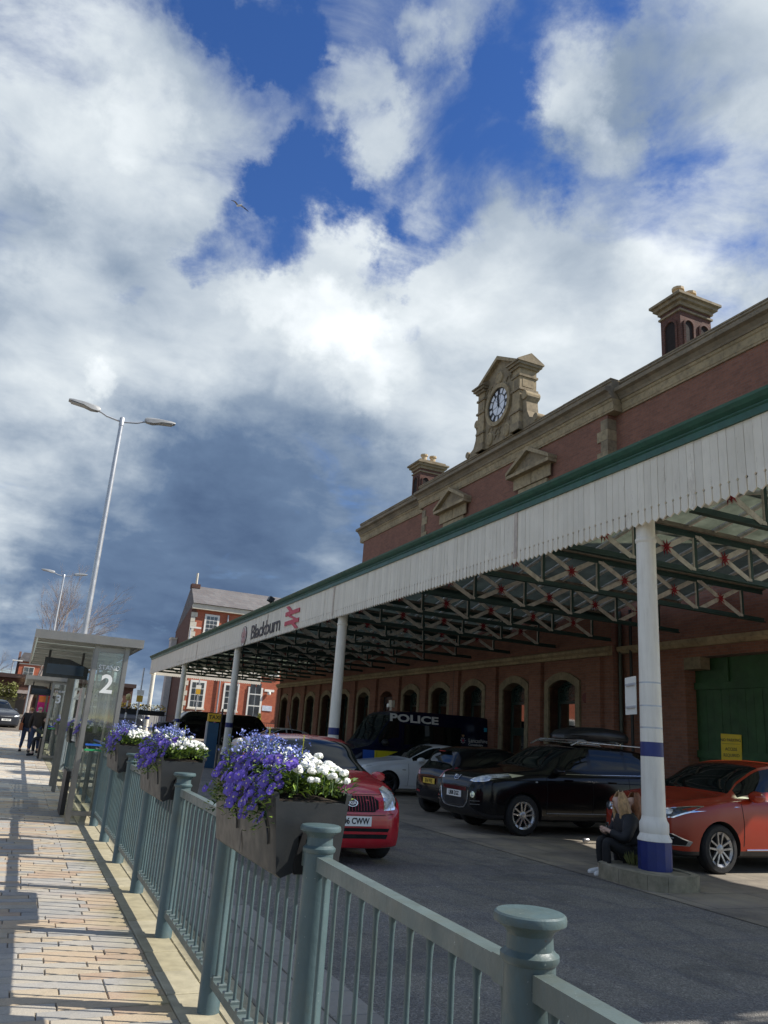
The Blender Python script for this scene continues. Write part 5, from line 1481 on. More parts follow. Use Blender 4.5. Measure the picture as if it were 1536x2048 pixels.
for v in ('left', 'right'):
    for (a, b_, m_) in ((.55, .95, M_BB), (.955, 1.62, M_BY), (1.625, 1.95, M_BY), (1.955, 2.55, M_BB), (2.555, 3.1, M_BY), (3.105, 3.7, M_BB), (3.705, 4.3, M_BY)):
        vn.patch('battenburg_panel', [(a, .78), (b_, .78), (b_, 1.12), (a, 1.12)], v, m_, off=.004)
    vn.patch('tinted_side_window', [(2.05, 1.36), (4.30, 1.36), (4.30, 2.0), (2.05, 2.0)], v, M_CGLASS, off=.005, rings=6)
    vn.handle(v, 1.72, 1.05, M_TRIM); vn.handle(v, 2.2, 1.05, M_TRIM); vn.strip('door_seam', [(1.98, .35), (1.98, 2.1)], v, M_SEAM, .012, .001); vn.strip('door_seam', [(1.0, .6), (1.05, 1.2)], v, M_SEAM, .012, .001)
    vn.strip('slide_rail', [(3.3, 1.22), (5.2, 1.22)], v, M_SEAM, .02, .001)
for sd in (-1, 1): vn.mirror(1.28, 1.38, sd, M_TRIM, size=1.35)
def on_van(txt, x, z, size, sx=1.0, bold=0.0, m=None, align='CENTER'):
    p, n_ = vn.at('left', x, z, .012)
    up = Vector((0, 0, 1)); up = (up - n_*up.dot(n_)).normalized(); X = up.cross(n_)
    return link('lettering', text_mesh(txt, size, m or M_LETW, .001, bold=bold, align=align), vn.root, mat=axes(p, X, up, n_) @ Matrix.Diagonal((sx, 1, 1, 1)))
on_van('POLICE', 2.42, 2.165, .33, 1.75, .012)
on_van('Lancashire', 4.60, 1.63, .19, 1.0, 0, align='LEFT'); on_van('Constabulary', 4.60, 1.50, .115, 1.0, 0, align='LEFT'); on_van('lancashire.police.uk', 4.22, 1.26, .10, 1.1, 0, align='LEFT')
p, n_ = vn.at('left', 4.38, 1.62, .008); up = Vector((0, 0, 1)); up = (up - n_*up.dot(n_)).normalized(); X = up.cross(n_)
cm4 = axes(p, X, up, n_)
b = MB()
for k in range(8):
    a0 = R(45*k); b.add([(0, 0, .004), (.055*math.cos(a0-.39), .055*math.sin(a0-.39), .002), (.13*math.cos(a0), .13*math.sin(a0), .001), (.055*math.cos(a0+.39), .055*math.sin(a0+.39), .002)], [(0, 1, 2, 3)])
crs = link('crest', b.mesh('crest', mat('crest_silver', (.55, .55, .55), .4)), vn.root, mat=cm4)
link('crest_garter', MB().lathe([(.065, .004), (.065, .008)], n=20).mesh('crest_garter', mat('crest_navy', (.03, .03, .10), .5)), crs)
link('crest_rose', MB().lathe([(.035, .008), (.02, .014)], n=12).mesh('crest_rose', mat('crest_rose_red', (.45, .03, .04), .5)), crs)
link('crest_crown', MB().prism([(-.045, .125), (.045, .125), (.055, .19), (.02, .165), (0, .205), (-.02, .165), (-.055, .19)], (0, 0, .002), (1, 0, 0), (0, 1, 0), (0, 0, .003)).mesh('crest_crown', mat('crest_gold', (.45, .28, .12), .4)), crs)
p, n_ = vn.at('left', 5.33, 2.02, .006); MB().cbox((p.x, p.y, p.z), (.12, .012, .14)).obj('blue_marker', mat('cyan_marker', (.03, .35, .55), .3), vn.root)

# ---------------------------------------------------------------- bus shelters
M_SCREEN = mat('screen_black', (.006, .008, .012), .2, var=.1)
M_RIB = mat('ribbed_roof_panel', (.55, .54, .50), .5, var=.15, scale=6)
M_FROST = mat('frosted_vinyl', (.72, .74, .72), .6, var=.05)
M_BLUEV = mat('blue_band', (.02, .12, .5), .5); M_GREENV = mat('green_band', (.03, .35, .12), .5)
t = NT('shelter_roof_glass')
tl = t.n('ShaderNodeBsdfTranslucent'); tl.inputs[0].default_value = (.55, .58, .52, 1); df = t.n('ShaderNodeBsdfDiffuse'); df.inputs[0].default_value = (.45, .45, .40, 1)
tr = t.n('ShaderNodeBsdfTransparent'); tr.inputs[0].default_value = (.75, .78, .74, 1)
m1 = t.n('ShaderNodeMixShader'); m1.inputs[0].default_value = .5; t.l(tl.outputs[0], m1.inputs[1]); t.l(df.outputs[0], m1.inputs[2])
m2 = t.n('ShaderNodeMixShader'); m2.inputs[0].default_value = .55; t.l(m1.outputs[0], m2.inputs[1]); t.l(tr.outputs[0], m2.inputs[2]); t.l(m2.outputs[0], t.out.inputs[0]); M_SRG = t.mat
def shelter(y0, ln, lab, num, signs=True):
    g = G(y0+ln/2)+.1
    r_ = root('bus_shelter', lab, 'bus shelter', (0, y0, g), 0, 'bus shelters along the railing')
    xb, xf, xr = 1.29, .87, .05   # back glass, front posts, roof front edge
    H = 2.36
    rf = MB(); rf.box((xr, -.12, H+.09), (1.46, ln+.12, H+.125)); roof = rf.obj('roof', M_SRG, r_)
    for a, b_ in (((xr-.03, -.15, H+.05), (1.49, -.12, H+.17)), ((xr-.03, ln+.12, H+.05), (1.49, ln+.15, H+.17)), ((xr-.03, -.12, H+.05), (xr, ln+.12, H+.17)), ((1.46, -.12, H+.05), (1.49, ln+.12, H+.17))):
        MB().box(a, b_).obj('roof_edge', M_STEEL, roof)
    k = 0; y = .25
    while y < ln:
        MB().box((xr+.02, y-.05-.03*(k % 2), H+.060), (1.44, y+.05, H+.088)).obj('roof_rib', M_STEEL, roof); y += (.34, .52, .28)[k % 3]; k += 1
    posts = [(xf, .02), (xb, .02), (xf, ln*.78), (xb, ln*.5), (xf, ln-.02), (xb, ln-.02)]
    for (x, y) in posts:
        MB().box((x-.03, y-.03, -.02), (x+.03, y+.03, H+.05)).obj('post', M_STEEL, r_)
        MB().box((x-.045, y-.012, .02), (x-.0305, y+.012, H)).obj('glazing_channel', M_STEEL, r_)
    # end panels and back panels
    for y in (.02, ln-.02):
        MB().box((xf+.035, y-.005, .16), (xb-.035, y+.005, H-.04)).obj('end_glass', M_GLASS, r_)
        MB().box((xf+.03, y-.02, .10), (xb-.03, y+.02, .155)).obj('end_rail', M_STEEL, r_); MB().box((xf+.03, y-.018, H-.04), (xb-.03, y+.018, H+.02)).obj('end_rail', M_STEEL, r_)
    nb = 4; w = (ln-.1)/nb
    for i in range(nb):
        MB().box((xb-.005, .05+i*w+.03, .16), (xb+.005, .05+(i+1)*w-.03, H-.1)).obj('back_glass', M_GLASS, r_)
        if 0 < i: MB().box((xb-.02, .05+i*w-.02, .0), (xb+.02, .05+i*w+.02, H)).obj('mullion', M_STEEL, r_)
        for dz, m_ in ((1.02, M_BLUEV), (.96, M_GREENV)):
            MB().box((xb-.0075, .05+i*w+.06, dz), (xb-.0055, .05+(i+1)*w-.06, dz+.028)).obj('safety_band', m_, r_)
    for dz, m_ in ((1.02, M_BLUEV), (.95, M_GREENV)): MB().box((xf+.06, .012, dz), (xb-.03, .0145, dz+.026)).obj('safety_band', m_, r_)
    # bench, timetable case
    MB().box((.88, 1.6, .47), (1.06, 3.4, .51)).obj('bench', M_STEEL, r_)
    for y in (1.75, 3.25): MB().box((.95, y-.02, 0), (.99, y+.02, .47)).obj('bench_leg', M_STEEL, r_)
    MB().box((.80, .78, .02), (.86, 1.5, .62)).obj('bin', M_BLACK, r_)
    MB().box((1.04, 4.3, .95), (1.10, 4.95, 1.95)).obj('timetable_case', mat('timetable', (.55, .56, .55), .3), r_)
    # information display hanging from the roof
    d = link('display', MB().prism([(.24, 2.30), (.62, 2.29), (.93, 2.17), (.93, 1.99), (.24, 1.99)], (0, 1.9, 0), (1, 0, 0), (0, 0, 1), (0, .09, 0)).mesh('display', M_SCREEN), r_)
    MB().box((.29, 1.893, 2.04), (.86, 1.899, 2.20)).obj('screen', mat('screen_glass_blue', (.012, .03, .06), .1), d)
    for x in (.3, .82): MB().tube([(x, 1.945, 2.2), (x, 1.945, H+.06)], .02, 6).obj('hanger', M_BLACK, d)
    if signs:
        fr = axes(((xf+xb)/2, .012, 2.10), (1, 0, 0), (0, 0, 1), (0, -1, 0))
        a = link('stand_lettering', text_mesh('STAND', .092, M_FROST, .0015, bold=.0015), r_, mat=fr)
        b_ = link('stand_number', text_mesh(num, .36, M_FROST, .0015, bold=.008), r_, mat=axes(((xf+xb)/2+.0, .012, 1.86), (1, 0, 0), (0, 0, 1), (0, -1, 0)))
        fr2 = axes(((xf+xb)/2, ln-.032, 1.86), (1, 0, 0), (0, 0, 1), (0, -1, 0))
        link('stand_number', text_mesh(num, .34, M_FROST, .0015, bold=.006), r_, mat=fr2)
    return r_
shelter(11.95, 6.1, 'steel and glass bus shelter marked STAND 2', '2')
shelter(27.2, 5.6, 'steel and glass bus shelter beyond the one marked STAND 2', '3')

# ---------------------------------------------------------------- lamp posts
def lamp_head(parent, sgn, ax, z):
    b = MB(); secs = []
    for d, w, h0, h1 in ((0, .05, .02, .09), (.06, .085, -.03, .13), (.25, .12, -.05, .14), (.5, .15, .0, .13), (.8, .14, .01, .10), (.92, .10, .02, .07)):
        secs.append([(d, -w, h0), (d, w, h0), (d, w*.9, h1*.7+h0*.3), (d, w*.4, h1), (d, -w*.4, h1), (d, -w*.9, h1*.7+h0*.3)])
    for s_ in secs: b.v.extend(s_)
    for i in range(len(secs)-1):
        for k in range(6): b.f.append([i*6+k, i*6+(k+1) % 6, (i+1)*6+(k+1) % 6, (i+1)*6+k]); b.m.append(0)
    b.f.append(list(range(6))[::-1]); b.m.append(0); b.f.append([30+k for k in range(6)]); b.m.append(0)
    rot = Matrix.Rotation(math.atan2(ax.y*sgn, ax.x*sgn), 4, 'Z') @ Matrix.Translation((.66, 0, z+.08)) @ Matrix.Rotation(R(-6), 4, 'Y')
    o = b.xf(rot).obj('lantern', mat('lantern_grey', (.30, .31, .31), .45), parent, 35)
    l_ = MB().box((.36, -.11, -.022), (.84, .11, -.004)).xf(rot).obj('lens', mat('lantern_lens', (.42, .42, .40), .2, var=.3, scale=20), o)
    return o
def lamp_post(x, y, h, lab, ang, r0=.09, s_=1.0):
    t_ = root('lamp_post', lab, 'lamp post', (x, y, G(y)), 0, 'twin headed lamp posts')
    MB().tube([(0, 0, 0), (0, 0, 1.2)], [.10*s_, .10*s_], 14).obj('base', M_GALV, t_, 40)
    MB().tube([(0, 0, 1.2), (0, 0, h)], [r0, .062], 14).obj('shaft', M_GALV, t_, 40)
    ax = Vector((math.cos(R(ang)), math.sin(R(ang)), 0))
    for sg in (-1, 1):
        MB().tube([(0, 0, h-.10), tuple(ax*sg*.45+Vector((0, 0, h-.02))), tuple(ax*sg*.62+Vector((0, 0, h+.06))), tuple(ax*sg*.70+Vector((0, 0, h+.08)))], .03, 8).obj('arm', M_GALV, t_, 50)
        lamp_head(t_, sg, ax, h)
    MB().lathe([(.075, h-.22), (.075, h+.02), (.05, h+.05)], n=14).obj('top_collar', M_GALV, t_, 40)
    return t_
lamp_post(1.28, 23.3, 10.27, 'tall galvanised lamp post with two lanterns behind the first shelter', 2)
lamp_post(1.25, 60.0, 10.5, 'distant lamp post with two lanterns before the bare tree', -4, .1)

# ---------------------------------------------------------------- small things about the station front
sg = root('column_sign', 'blank white sign plate strapped to the back of the nearest column', 'sign', (7.50, 8.27, 0))
MB().box((-.02, -.02, 2.06), (0, .36, 2.56)).xf(Matrix.Rotation(R(-22), 4, 'Z')).obj('plate', M_FRAMEW, sg)
for z in (2.14, 2.44): MB().box((-.04, -.06, z), (-.021, .30, z+.03)).xf(Matrix.Rotation(R(-22), 4, 'Z')).obj('channel', M_GALV, sg)
ps = root('no_parking_sign', 'yellow NO PARKING sign on the green gate', 'sign', (RX+.30, 14.02, 1.80))
MB().box((-.02, -.30, -.40), (-.008, .30, .40)).xf(Matrix.Rotation(R(2), 4, 'X')).obj('plate', mat('sign_yellow', (.72, .52, .02), .5, var=.08), ps)
for txt, z, s_ in (('NO PARKING', .26, .098), ('ACCESS', .05, .10), ('REQUIRED', -.09, .10), ('24 HOURS', -.24, .10)):
    link('lettering', text_mesh(txt, s_, M_INK, .001, bold=.001), ps, mat=axes((-.0215, 0, z), (0, -1, 0), (0, 0, 1), (-1, 0, 0)))
MB().box((-.0225, -.26, .172), (-.0205, .26, .178)).obj('rule', M_INK, ps)
nt2 = root('blue_gate_sticker', 'pale blue and white sticker on the right leaf of the green gate', 'sign', (RX+.305, 12.35, 1.83))
MB().box((-.012, -.38, -.10), (-.004, .38, .10)).obj('plate', mat('sticker_blue', (.10, .38, .62), .5, var=.5, scale=9), nt2)
link('lettering', text_mesh('KEEP CLEAR', .10, M_FRAMEW, .001), nt2, mat=axes((-.0135, 0, 0), (0, -1, 0), (0, 0, 1), (-1, 0, 0)))
nt3 = MB().box((RX+.293, 12.15, 1.30), (RX+.301, 12.55, 1.45)).obj('gate_sticker', mat('sticker_blue', (.10, .38, .62), .5)); tag(nt3, 'small blue sticker low on the right leaf of the green gate', 'sign')
can_ = MB().lathe([(.03, 0), (.033, .004), (.033, .10), (.028, .115), (.026, .116)], n=14, axis='x').xf(Matrix.Translation((9.35, 11.7, G(11.7)+.045))).obj('drink_can', mat('can_silver', (.5, .5, .52), .3, metal=.7), None, 40); tag(can_, 'crushed silver drink can lying in front of the black four by four', 'can')
# weeds
def weed(loc, n_, h, lab, m, spread=.12):
    b = MB()
    for i in range(n_):
        a = random.uniform(0, 6.28); r_ = random.uniform(0, spread)
        p = Vector((r_*math.cos(a), r_*math.sin(a), 0)); quad_leaf(b, p, Vector((math.cos(a)*.6, math.sin(a)*.6, 1.2)), (random.uniform(-1, 1), 1, 0), random.uniform(.5, 1)*h, h*.07)
    o = b.obj('weed', m, None, None, loc); return tag(o, lab, 'plant')
M_WEED = mat('weed_green', (.12, .13, .04), .8, var=.4, scale=20)
weed((7.60, 8.45, G(8)+.16), 70, .24, 'tuft of grass growing at the foot of the nearest column', M_WEED)
def wall_weed(y, z, x, lab, s_=1.0):
    b = MB()
    for i in range(130):
        d = Vector((random.uniform(-1, -.1), random.uniform(-1, 1), random.uniform(-.2, 1.3))).normalized(); p = Vector((0, 0, 0)) + d*random.uniform(0, .35)*s_
        quad_leaf(b, p, rdir(.3), (0, 0, 1), .12*s_, .05*s_)
    o = b.obj('wall_weed', mat('buddleia_leaf', (.10, .12, .05), .8, var=.4, scale=9), None, None, (x, y, z)); tag(o, lab, 'plant')
wall_weed(13.35, 9.75, RX-.02, 'weed sprouting from the brick wall near the right chimney'); wall_weed(33.9, 9.8, RX-.02, 'small weed on the upper brick wall near the far corner', .7)
# gull
gl_ = root('gull', 'white gull gliding high in the sky', 'bird', tuple(Vector((0, 0, CAMZ)) + pix_dir(478, 411)*62)); gl_.rotation_euler = (0.15, -.1, .5)
bd3 = MB(); 
for i, (x, r_) in enumerate(((-.30, .01), (-.2, .05), (-.05, .085), (.12, .075), (.22, .05), (.27, .045), (.32, .02))): pass
bd3.tube([(0, -.32, 0), (0, -.2, .0), (0, -.03, .0), (0, .13, .01), (0, .22, .02), (0, .30, .02)], [.02, .06, .085, .07, .05, .015], 10)
bd3.obj('body', mat('gull_white', (.75, .75, .74), .7), gl_, 60)
for s_ in (-1, 1):
    w = MB(); P_ = [(.05, .10, .03, .16), (.30, .13, .16, .15), (.55, .06, .10, .13), (.78, -.06, -.03, .07), (.86, -.12, -.08, .02)]
    for (x, y, z, c_) in P_: w.v += [(s_*x, y+c_/2, z), (s_*x, y-c_/2, z+.01), (s_*x, y, z+.025)]
    for i in range(4):
        a = 3*i
        for f in ([a, a+1, a+4, a+3], [a, a+3, a+5, a+2], [a+1, a+2, a+5, a+4]): w.f.append(f); w.m.append(1 if i >= 2 else 0)
    w.obj('wing', [mat('gull_grey', (.28, .28, .29), .7), mat('gull_tip', (.03, .03, .03), .7)], gl_)

# ---------------------------------------------------------------- sunlit brick building beyond the canopy
M_SLATE = brick_mat('roof_slate', (.17, .175, .175), (.13, .135, .14), (.08, .08, .08), w=.5, h=.24, soot=.25)
M_SASH = mat('sash_glass', (.05, .06, .065), .06, var=.5, scale=1.2, spec=.9)
M_LIME = mat('portland_stone', (.62, .57, .46), .8, var=.12, scale=2)
BY = 62.0; BG = G(62)
bk = root('brick_office', 'sunlit red brick building with white sash windows and slate roof beyond the canopy', 'building', (0, 0, 0))
bx0, bx1, bd = 11.1, 24.0, 6.0; EZ = 10.9; RB = 1.5
body_ = MB(); body_.box((bx0, BY, BG-.3), (bx1, BY+RB, EZ-.3)); body_.box((bx0, BY+RB+.001, BG-.3), (bx1, BY+bd, 9.0)); body_.obj('wall', M_BRICK_B, bk)
rz_ = 12.45
MB().prism([(-.02, BG-.3), (bd+.02, BG-.3), (bd+.02, 9.2), (RB, rz_), (-.02, EZ-.3)], (bx0-.05, BY, 0), (0, 1, 0), (0, 0, 1), (.4, 0, 0)).obj('gable_wall', mat('gable_brown_brick', (.14, .07, .05), .9, var=.2), bk)
rf = MB(); rp = bx1-4.0
rf.add([(bx0-.06, BY-.5, EZ), (bx1+.3, BY-.5, EZ), (rp, BY+RB, rz_+.12), (bx0-.06, BY+RB, rz_+.12), (bx0-.06, BY+bd+.2, 9.1), (bx1+.3, BY+bd+.2, 9.1)], [(0, 1, 2, 3), (3, 2, 5, 4), (1, 5, 2), (0, 4, 5, 1), (0, 3, 4)]); rf.obj('roof', M_SLATE, bk)
MB().box((bx0-.05, BY-.35, EZ-.42), (bx1, BY+.01, EZ-.02)).obj('cornice', M_LIME, bk)
MB().box((bx0, BY-.1, BG-.3), (bx1, BY-.004, BG+.9)).obj('plinth', mat('grey_plinth', (.3, .3, .29), .8), bk)
MB().tube([(bx0+.3, BY+RB, rz_+.1), (bx0+.3, BY+RB, rz_+1.2)], .09, 8).obj('finial', M_LIME, bk)
MB().box((bx0-.1, BY+RB-.35, rz_-.1), (bx0+.6, BY+RB+.35, rz_+.24)).obj('ridge_block', M_BRICK_D, bk)
z = BG+.9; k = 0
while z < EZ-.8:
    w = .46 if k % 2 else .30
    MB().box((bx0-.04, BY-.05, z+.01), (bx0+w, BY+.3, z+.37)).obj('quoin', M_LIME, bk); z += .38; k += 1
def sash(xc, z0, z1, hw, cols=3, rows=4):
    f = link('window', MB().box((xc-hw-.14, BY-.06, z0-.1), (xc+hw+.14, BY-.002, z1+.14)).mesh('window', M_FRAMEW), bk)
    MB().box((xc-hw-.2, BY-.14, z0-.18), (xc+hw+.2, BY-.061, z0-.06)).obj('sill', M_LIME, f)
    pw_, ph = 2*hw/cols, (z1-z0)/rows
    for i in range(cols):
        for j in range(rows):
            MB().box((xc-hw+i*pw_+.025, BY-.075, z0+j*ph+.03), (xc-hw+(i+1)*pw_-.025, BY-.062, z0+(j+1)*ph-.03)).obj('pane', M_SASH, f)
for xc in (12.75, 15.5, 18.2): sash(xc, 8.75, 10.05, .45)
for xc in (12.35, 15.0): sash(xc, 2.95, 4.85, .48)
sash(19.5, 2.7, 4.85, .48)
sash(12.35, 5.9, 7.4, .45); sash(15.2, 5.9, 7.4, .45); sash(18.2, 5.9, 7.4, .45)
dr = link('door', MB().box((16.35, BY-.10, BG), (17.55, BY-.003, 4.85)).mesh('door', M_FRAMEW), bk)
for i in range(2):
    for j in range(3): MB().box((16.5+i*.47, BY-.115, BG+1.6+j*.9), (16.92+i*.47, BY-.101, BG+2.4+j*.9)).obj('pane', M_SASH, dr)
MB().box((16.5, BY-.12, BG+.3), (17.4, BY-.101, BG+1.5)).obj('panel', mat('door_grey', (.35, .36, .34), .5), dr)
MB().lathe([(.12, 0), (.15, .1), (.12, .25)], n=10).xf(Matrix.Translation((18.05, BY-.2, 4.35))).obj('wall_lamp', M_FRAMEW, bk)
MB().box((17.7, BY-.05, 4.6), (18.5, BY-.003, 4.78)).obj('wall_sign', M_FRAMEW, bk); MB().box((17.65, BY-.05, 3.1), (18.45, BY-.003, 3.5)).obj('wall_sign', mat('pale_blue_sign', (.55, .6, .68), .5), bk)
MB().tube([(14.0, BY-.12, 10.3), (14.0, BY-.12, 7.5), (14.0, BY-.12, BG)], .06, 6).obj('drainpipe', M_GALV, bk)
annex = root('rendered_annex', 'plain grey rendered block behind the brick building', 'building', (0, 0, 0))
MB().box((10.55, 66.6, 0), (11.0, 67.6, 8.4)).obj('wall', mat('grey_render', (.52, .50, .46), .9, var=.12), annex); MB().box((10.5, 66.55, 8.4), (11.0, 67.65, 8.55)).obj('coping', M_LIME, annex)
# long dark brick building on the left
lw = root('dark_brick_terrace', 'long low dark brown brick building across the far end of the street', 'building', (0, 0, 0))
MB().box((-40, 78, 0), (9.5, 86, 4.6)).obj('wall', M_BRICK_D, lw); MB().box((-40.2, 77.7, 4.6), (9.7, 86.2, 4.95)).obj('fascia', mat('brown_fascia', (.05, .03, .026), .7), lw)
for x in (-9, -6.2, -3.4, -.6, 2.2, 5.0, 7.6):
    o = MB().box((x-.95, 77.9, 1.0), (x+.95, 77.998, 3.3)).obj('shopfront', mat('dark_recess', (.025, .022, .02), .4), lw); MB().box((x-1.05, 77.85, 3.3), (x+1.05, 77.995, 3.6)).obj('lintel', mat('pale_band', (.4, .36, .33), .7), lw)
rh = root('gabled_brick_house', 'orange brick gabled house behind the dark low building', 'building', (0, 0, 0))
hx0, hx1, hy, hz = -1.05, 5.0, 120.0, 8.6
MB().box((hx0, hy, 0), (hx1, hy+9, hz)).obj('wall', M_BRICK_B, rh)
MB().prism([(hx0-.2, hz), (hx1+.2, hz), (hx1-1.2, hz+1.2), (hx0+.3, hz+1.2)], (0, hy-.3, 0), (1, 0, 0), (0, 0, 1), (0, 9.6, 0)).obj('roof', M_SLATE, rh)
MB().prism([(0, 6.6), (9, 6.6), (4.5, hz+1.6)], (hx0-.35, hy, 0), (0, 1, 0), (0, 0, 1), (.3, 0, 0)).obj('gable_wall', M_BRICK_D, rh)
f = MB().box((-.40, hy-.08, 6.5), (.95, hy-.003, 7.9)).obj('window', M_FRAMEW, rh)
for i in range(2):
    for j in range(2): MB().box((-.33+.64*i, hy-.1, 6.58+.66*j), (.24+.64*i, hy-.081, 7.18+.66*j)).obj('pane', M_SASH, f)
MB().box((hx0-.02, hy-.09, 8.2), (hx1, hy-.002, 8.35)).obj('string_course', M_LIME, rh)

# ---------------------------------------------------------------- trees
def bare_tree(loc, h, lab, seed, spread=.42, lean=0, name='bare_tree', depth=6, col=(.10, .075, .055), droop=0.0, nb=3):
    rnd = random.Random(seed); t_ = root(name, lab, 'tree', loc)
    tw = MB(); tk = MB()
    def grow(p, d, ln, r_, lv):
        n_ = 3; pts = [p]; rr_ = [r_]
        for i in range(n_):
            d = (d + Vector((rnd.gauss(0, .12), rnd.gauss(0, .12), rnd.gauss(.03, .06) - droop*(1 if lv > 1 else 0)))).normalized(); p = p + d*(ln/n_); pts.append(p); rr_.append(r_*(1-.35*(i+1)/n_))
        (tk if lv == 0 else tw).tube(pts, rr_, 7 if lv < 2 else 4 if lv < 4 else 3, 0, False)
        if lv >= depth: return
        k = nb + (1 if lv == 0 else 0) + (rnd.random() < .4)
        for i in range(k):
            f_ = rnd.uniform(.35, 1.0) if i < k-1 else 1.0
            q = pts[min(n_, max(1, round(f_*n_)))]
            a = rnd.uniform(0, 6.283); o = d.orthogonal().normalized(); o = (Matrix.Rotation(a, 3, d) @ o)
            s_ = spread*rnd.uniform(.6, 1.3) if i < k-1 else .15
            grow(q, (d + o*s_*1.4).normalized(), ln*rnd.uniform(.58, .80), max(.005, r_*.52), lv+1)
    grow(Vector((0, 0, 0)), Vector((lean, 0, 1)), h*.30, h*.012, 0)
    m_ = mat(name+'_bark', col, .9, var=.3, scale=3)
    tk.obj('trunk', m_, t_, 60); tw.obj('crown', m_, t_)
    return t_
bare_tree((.55, 66.0, G(66)), 14.0, 'tall bare spring tree behind the distant lamp post', 3, .25, .02, 'bare_tree', 6, (.33, .27, .23), 0.0, 3)
bare_tree((1.7, 70.0, G(70)), 6.2, 'low brown weeping tree in front of the dark building', 9, .85, 0, 'weeping_tree', 6, (.23, .14, .07), .10)
bare_tree((-3.4, 90.0, G(90)), 9.0, 'faint bare tree beyond the dark building', 5, .5, 0, 'bare_tree', 5, (.13, .10, .09))
# palm in the planting beyond the shelters
pm_ = root('palm_tree', 'spiky green palm seen through the shelter glass', 'palm', (2.05, 47.0, G(47)))
MB().tube([(0, 0, 0), (.05, 0, 1.6), (0, .05, 2.7)], [.14, .11, .1], 8).obj('trunk', mat('palm_trunk', (.12, .09, .05), .95, bump=.4), pm_)
for i in range(46):
    a = random.uniform(0, 6.28); e = random.uniform(-.2, 1.3); d = Vector((math.cos(a)*math.cos(e), math.sin(a)*math.cos(e), math.sin(e))); b = MB()
    p0 = Vector((0, .05, 2.7)); p1 = p0+d*.6; p2 = p0+d*1.15+Vector((0, 0, -.25)); s_ = d.cross(Vector((0, 0, 1))).normalized()*.035
    b.add([p0-s_, p0+s_, p1+s_*1.2, p1-s_*1.2, p2], [(0, 1, 2, 3), (3, 2, 4)]); b.obj('frond', mat('palm_leaf', (.09, .12, .045), .6, var=.3, scale=4), pm_)
# clipped hedge by the dark vehicles
hb = MB(); random.seed(31)
for i in range(2600):
    p = Vector((random.uniform(-9, -.4), random.uniform(-.6, .6), random.uniform(0, 1.3)+.25*math.sin(i))); p.z = max(0, p.z); quad_leaf(hb, p, rdir(.4), (0, 0, 1), .28, .16)
hd = root('hedge', 'yellow green clipped hedge in front of the dark building', 'hedge', (0, 75.5, G(75)+1.2)); hb.obj('foliage', mat('hedge_leaf', (.17, .19, .05), .7, var=.4, scale=2), hd)['kind'] = 'stuff'
MB().box((-9, -.5, -1.2), (-.4, .5, .3)).obj('stems', mat('hedge_stem', (.04, .04, .02), .9), hd)

# ---------------------------------------------------------------- far vehicles
SPM = dict(L=4.4, r=.32, rimf=.66, axles=(.85, 3.55), tumble=.74,
    B=[(0, .3), (.06, .2), (.3, .16), (4.0, .18), (4.4, .4)], T=[(0, .68), (.05, .8), (.15, .88), (.5, .98), (.95, 1.08), (1.05, 1.12), (1.5, 1.4), (2.0, 1.6), (2.5, 1.65), (3.6, 1.6), (4.1, 1.45), (4.3, 1.1), (4.4, .8)],
    S=[(0, .6), (.2, .8), (.9, .98), (3.8, 1.06), (4.4, .76)], W=[(0, .55), (.05, .7), (.15, .8), (.45, .88), (.9, .9), (3.8, .9), (4.2, .84), (4.4, .7)],
    win=[(1.2, 2.2), (2.28, 3.1), (3.18, 3.8)], ws=(1.08, 1.98), rw=(4.12, 4.3))
mp = Car('dark_people_carrier', 'dark grey people carrier parked at the far left edge of the street', (-.55, 50.0, G(50)), R(112), SPM, P_DGREY)
mirrored(mp, 'headlight', [(.42, .70), (.72, .72), (.82, .84), (.62, .80), (.44, .76)], 'front', M_LAMP); mp.plate('front', .52, 'YD09 KXP')
mp.patch('grille', [(-.35, .66), (.35, .66), (.38, .74), (-.38, .74)], 'front', M_SEAM); mp.strip('grille_bar', [(-.36, .70), (.36, .70)], 'front', M_CHROME, .02, .01)
for sd in (-1, 1): mp.mirror(1.4, 1.1, sd, P_DGREY)
SPT = dict(L=4.58, r=.34, rimf=.6, axles=(.82, 3.70), tumble=.80, rim=M_ALLOY,
    B=[(0, .32), (.06, .25), (.3, .2), (4.3, .22), (4.58, .4)], T=[(0, .78), (.05, .9), (.15, .98), (.5, 1.05), (1.05, 1.12), (1.15, 1.17), (1.45, 1.5), (1.75, 1.75), (2.2, 1.83), (3.6, 1.82), (4.2, 1.72), (4.45, 1.3), (4.58, .9)],
    S=[(0, .7), (.2, .9), (.9, 1.05), (4.0, 1.1), (4.58, .85)], W=[(0, .6), (.05, .74), (.15, .82), (.45, .88), (.9, .89), (4.0, .89), (4.4, .84), (4.58, .72)],
    win=[(1.25, 2.05), (2.15, 3.05), (3.15, 4.0)], ws=(1.17, 1.74), rw=(4.24, 4.44), cat='taxi')
tx1 = Car('black_taxi', 'black taxi parked in front of the brick building, left of the TAXI sign', (7.6, 49.5, G(49)), R(2), SPT, P_BLACK)
tx2 = Car('black_taxi', 'black taxi with red tail lights right of the TAXI sign', (14.9, 47.6, G(47)), R(182), SPT, P_BLACK)
for c_ in (tx1, tx2):
    for sd in (-1, 1): c_.mirror(1.5, 1.15, sd, P_BLACK)
    mirrored(c_, 'tail_light', [(.66, .8), (.8, .8), (.8, 1.2), (.68, 1.2)], 'rear', M_TAIL); seams(c_, (1.2, 2.1, 3.1), .35, 1.05, 0)
    for v in ('left', 'right'): c_.patch('tail_light_side', [(4.28, .9), (4.42, .9), (4.40, 1.35), (4.3, 1.35)], v, M_TAIL)
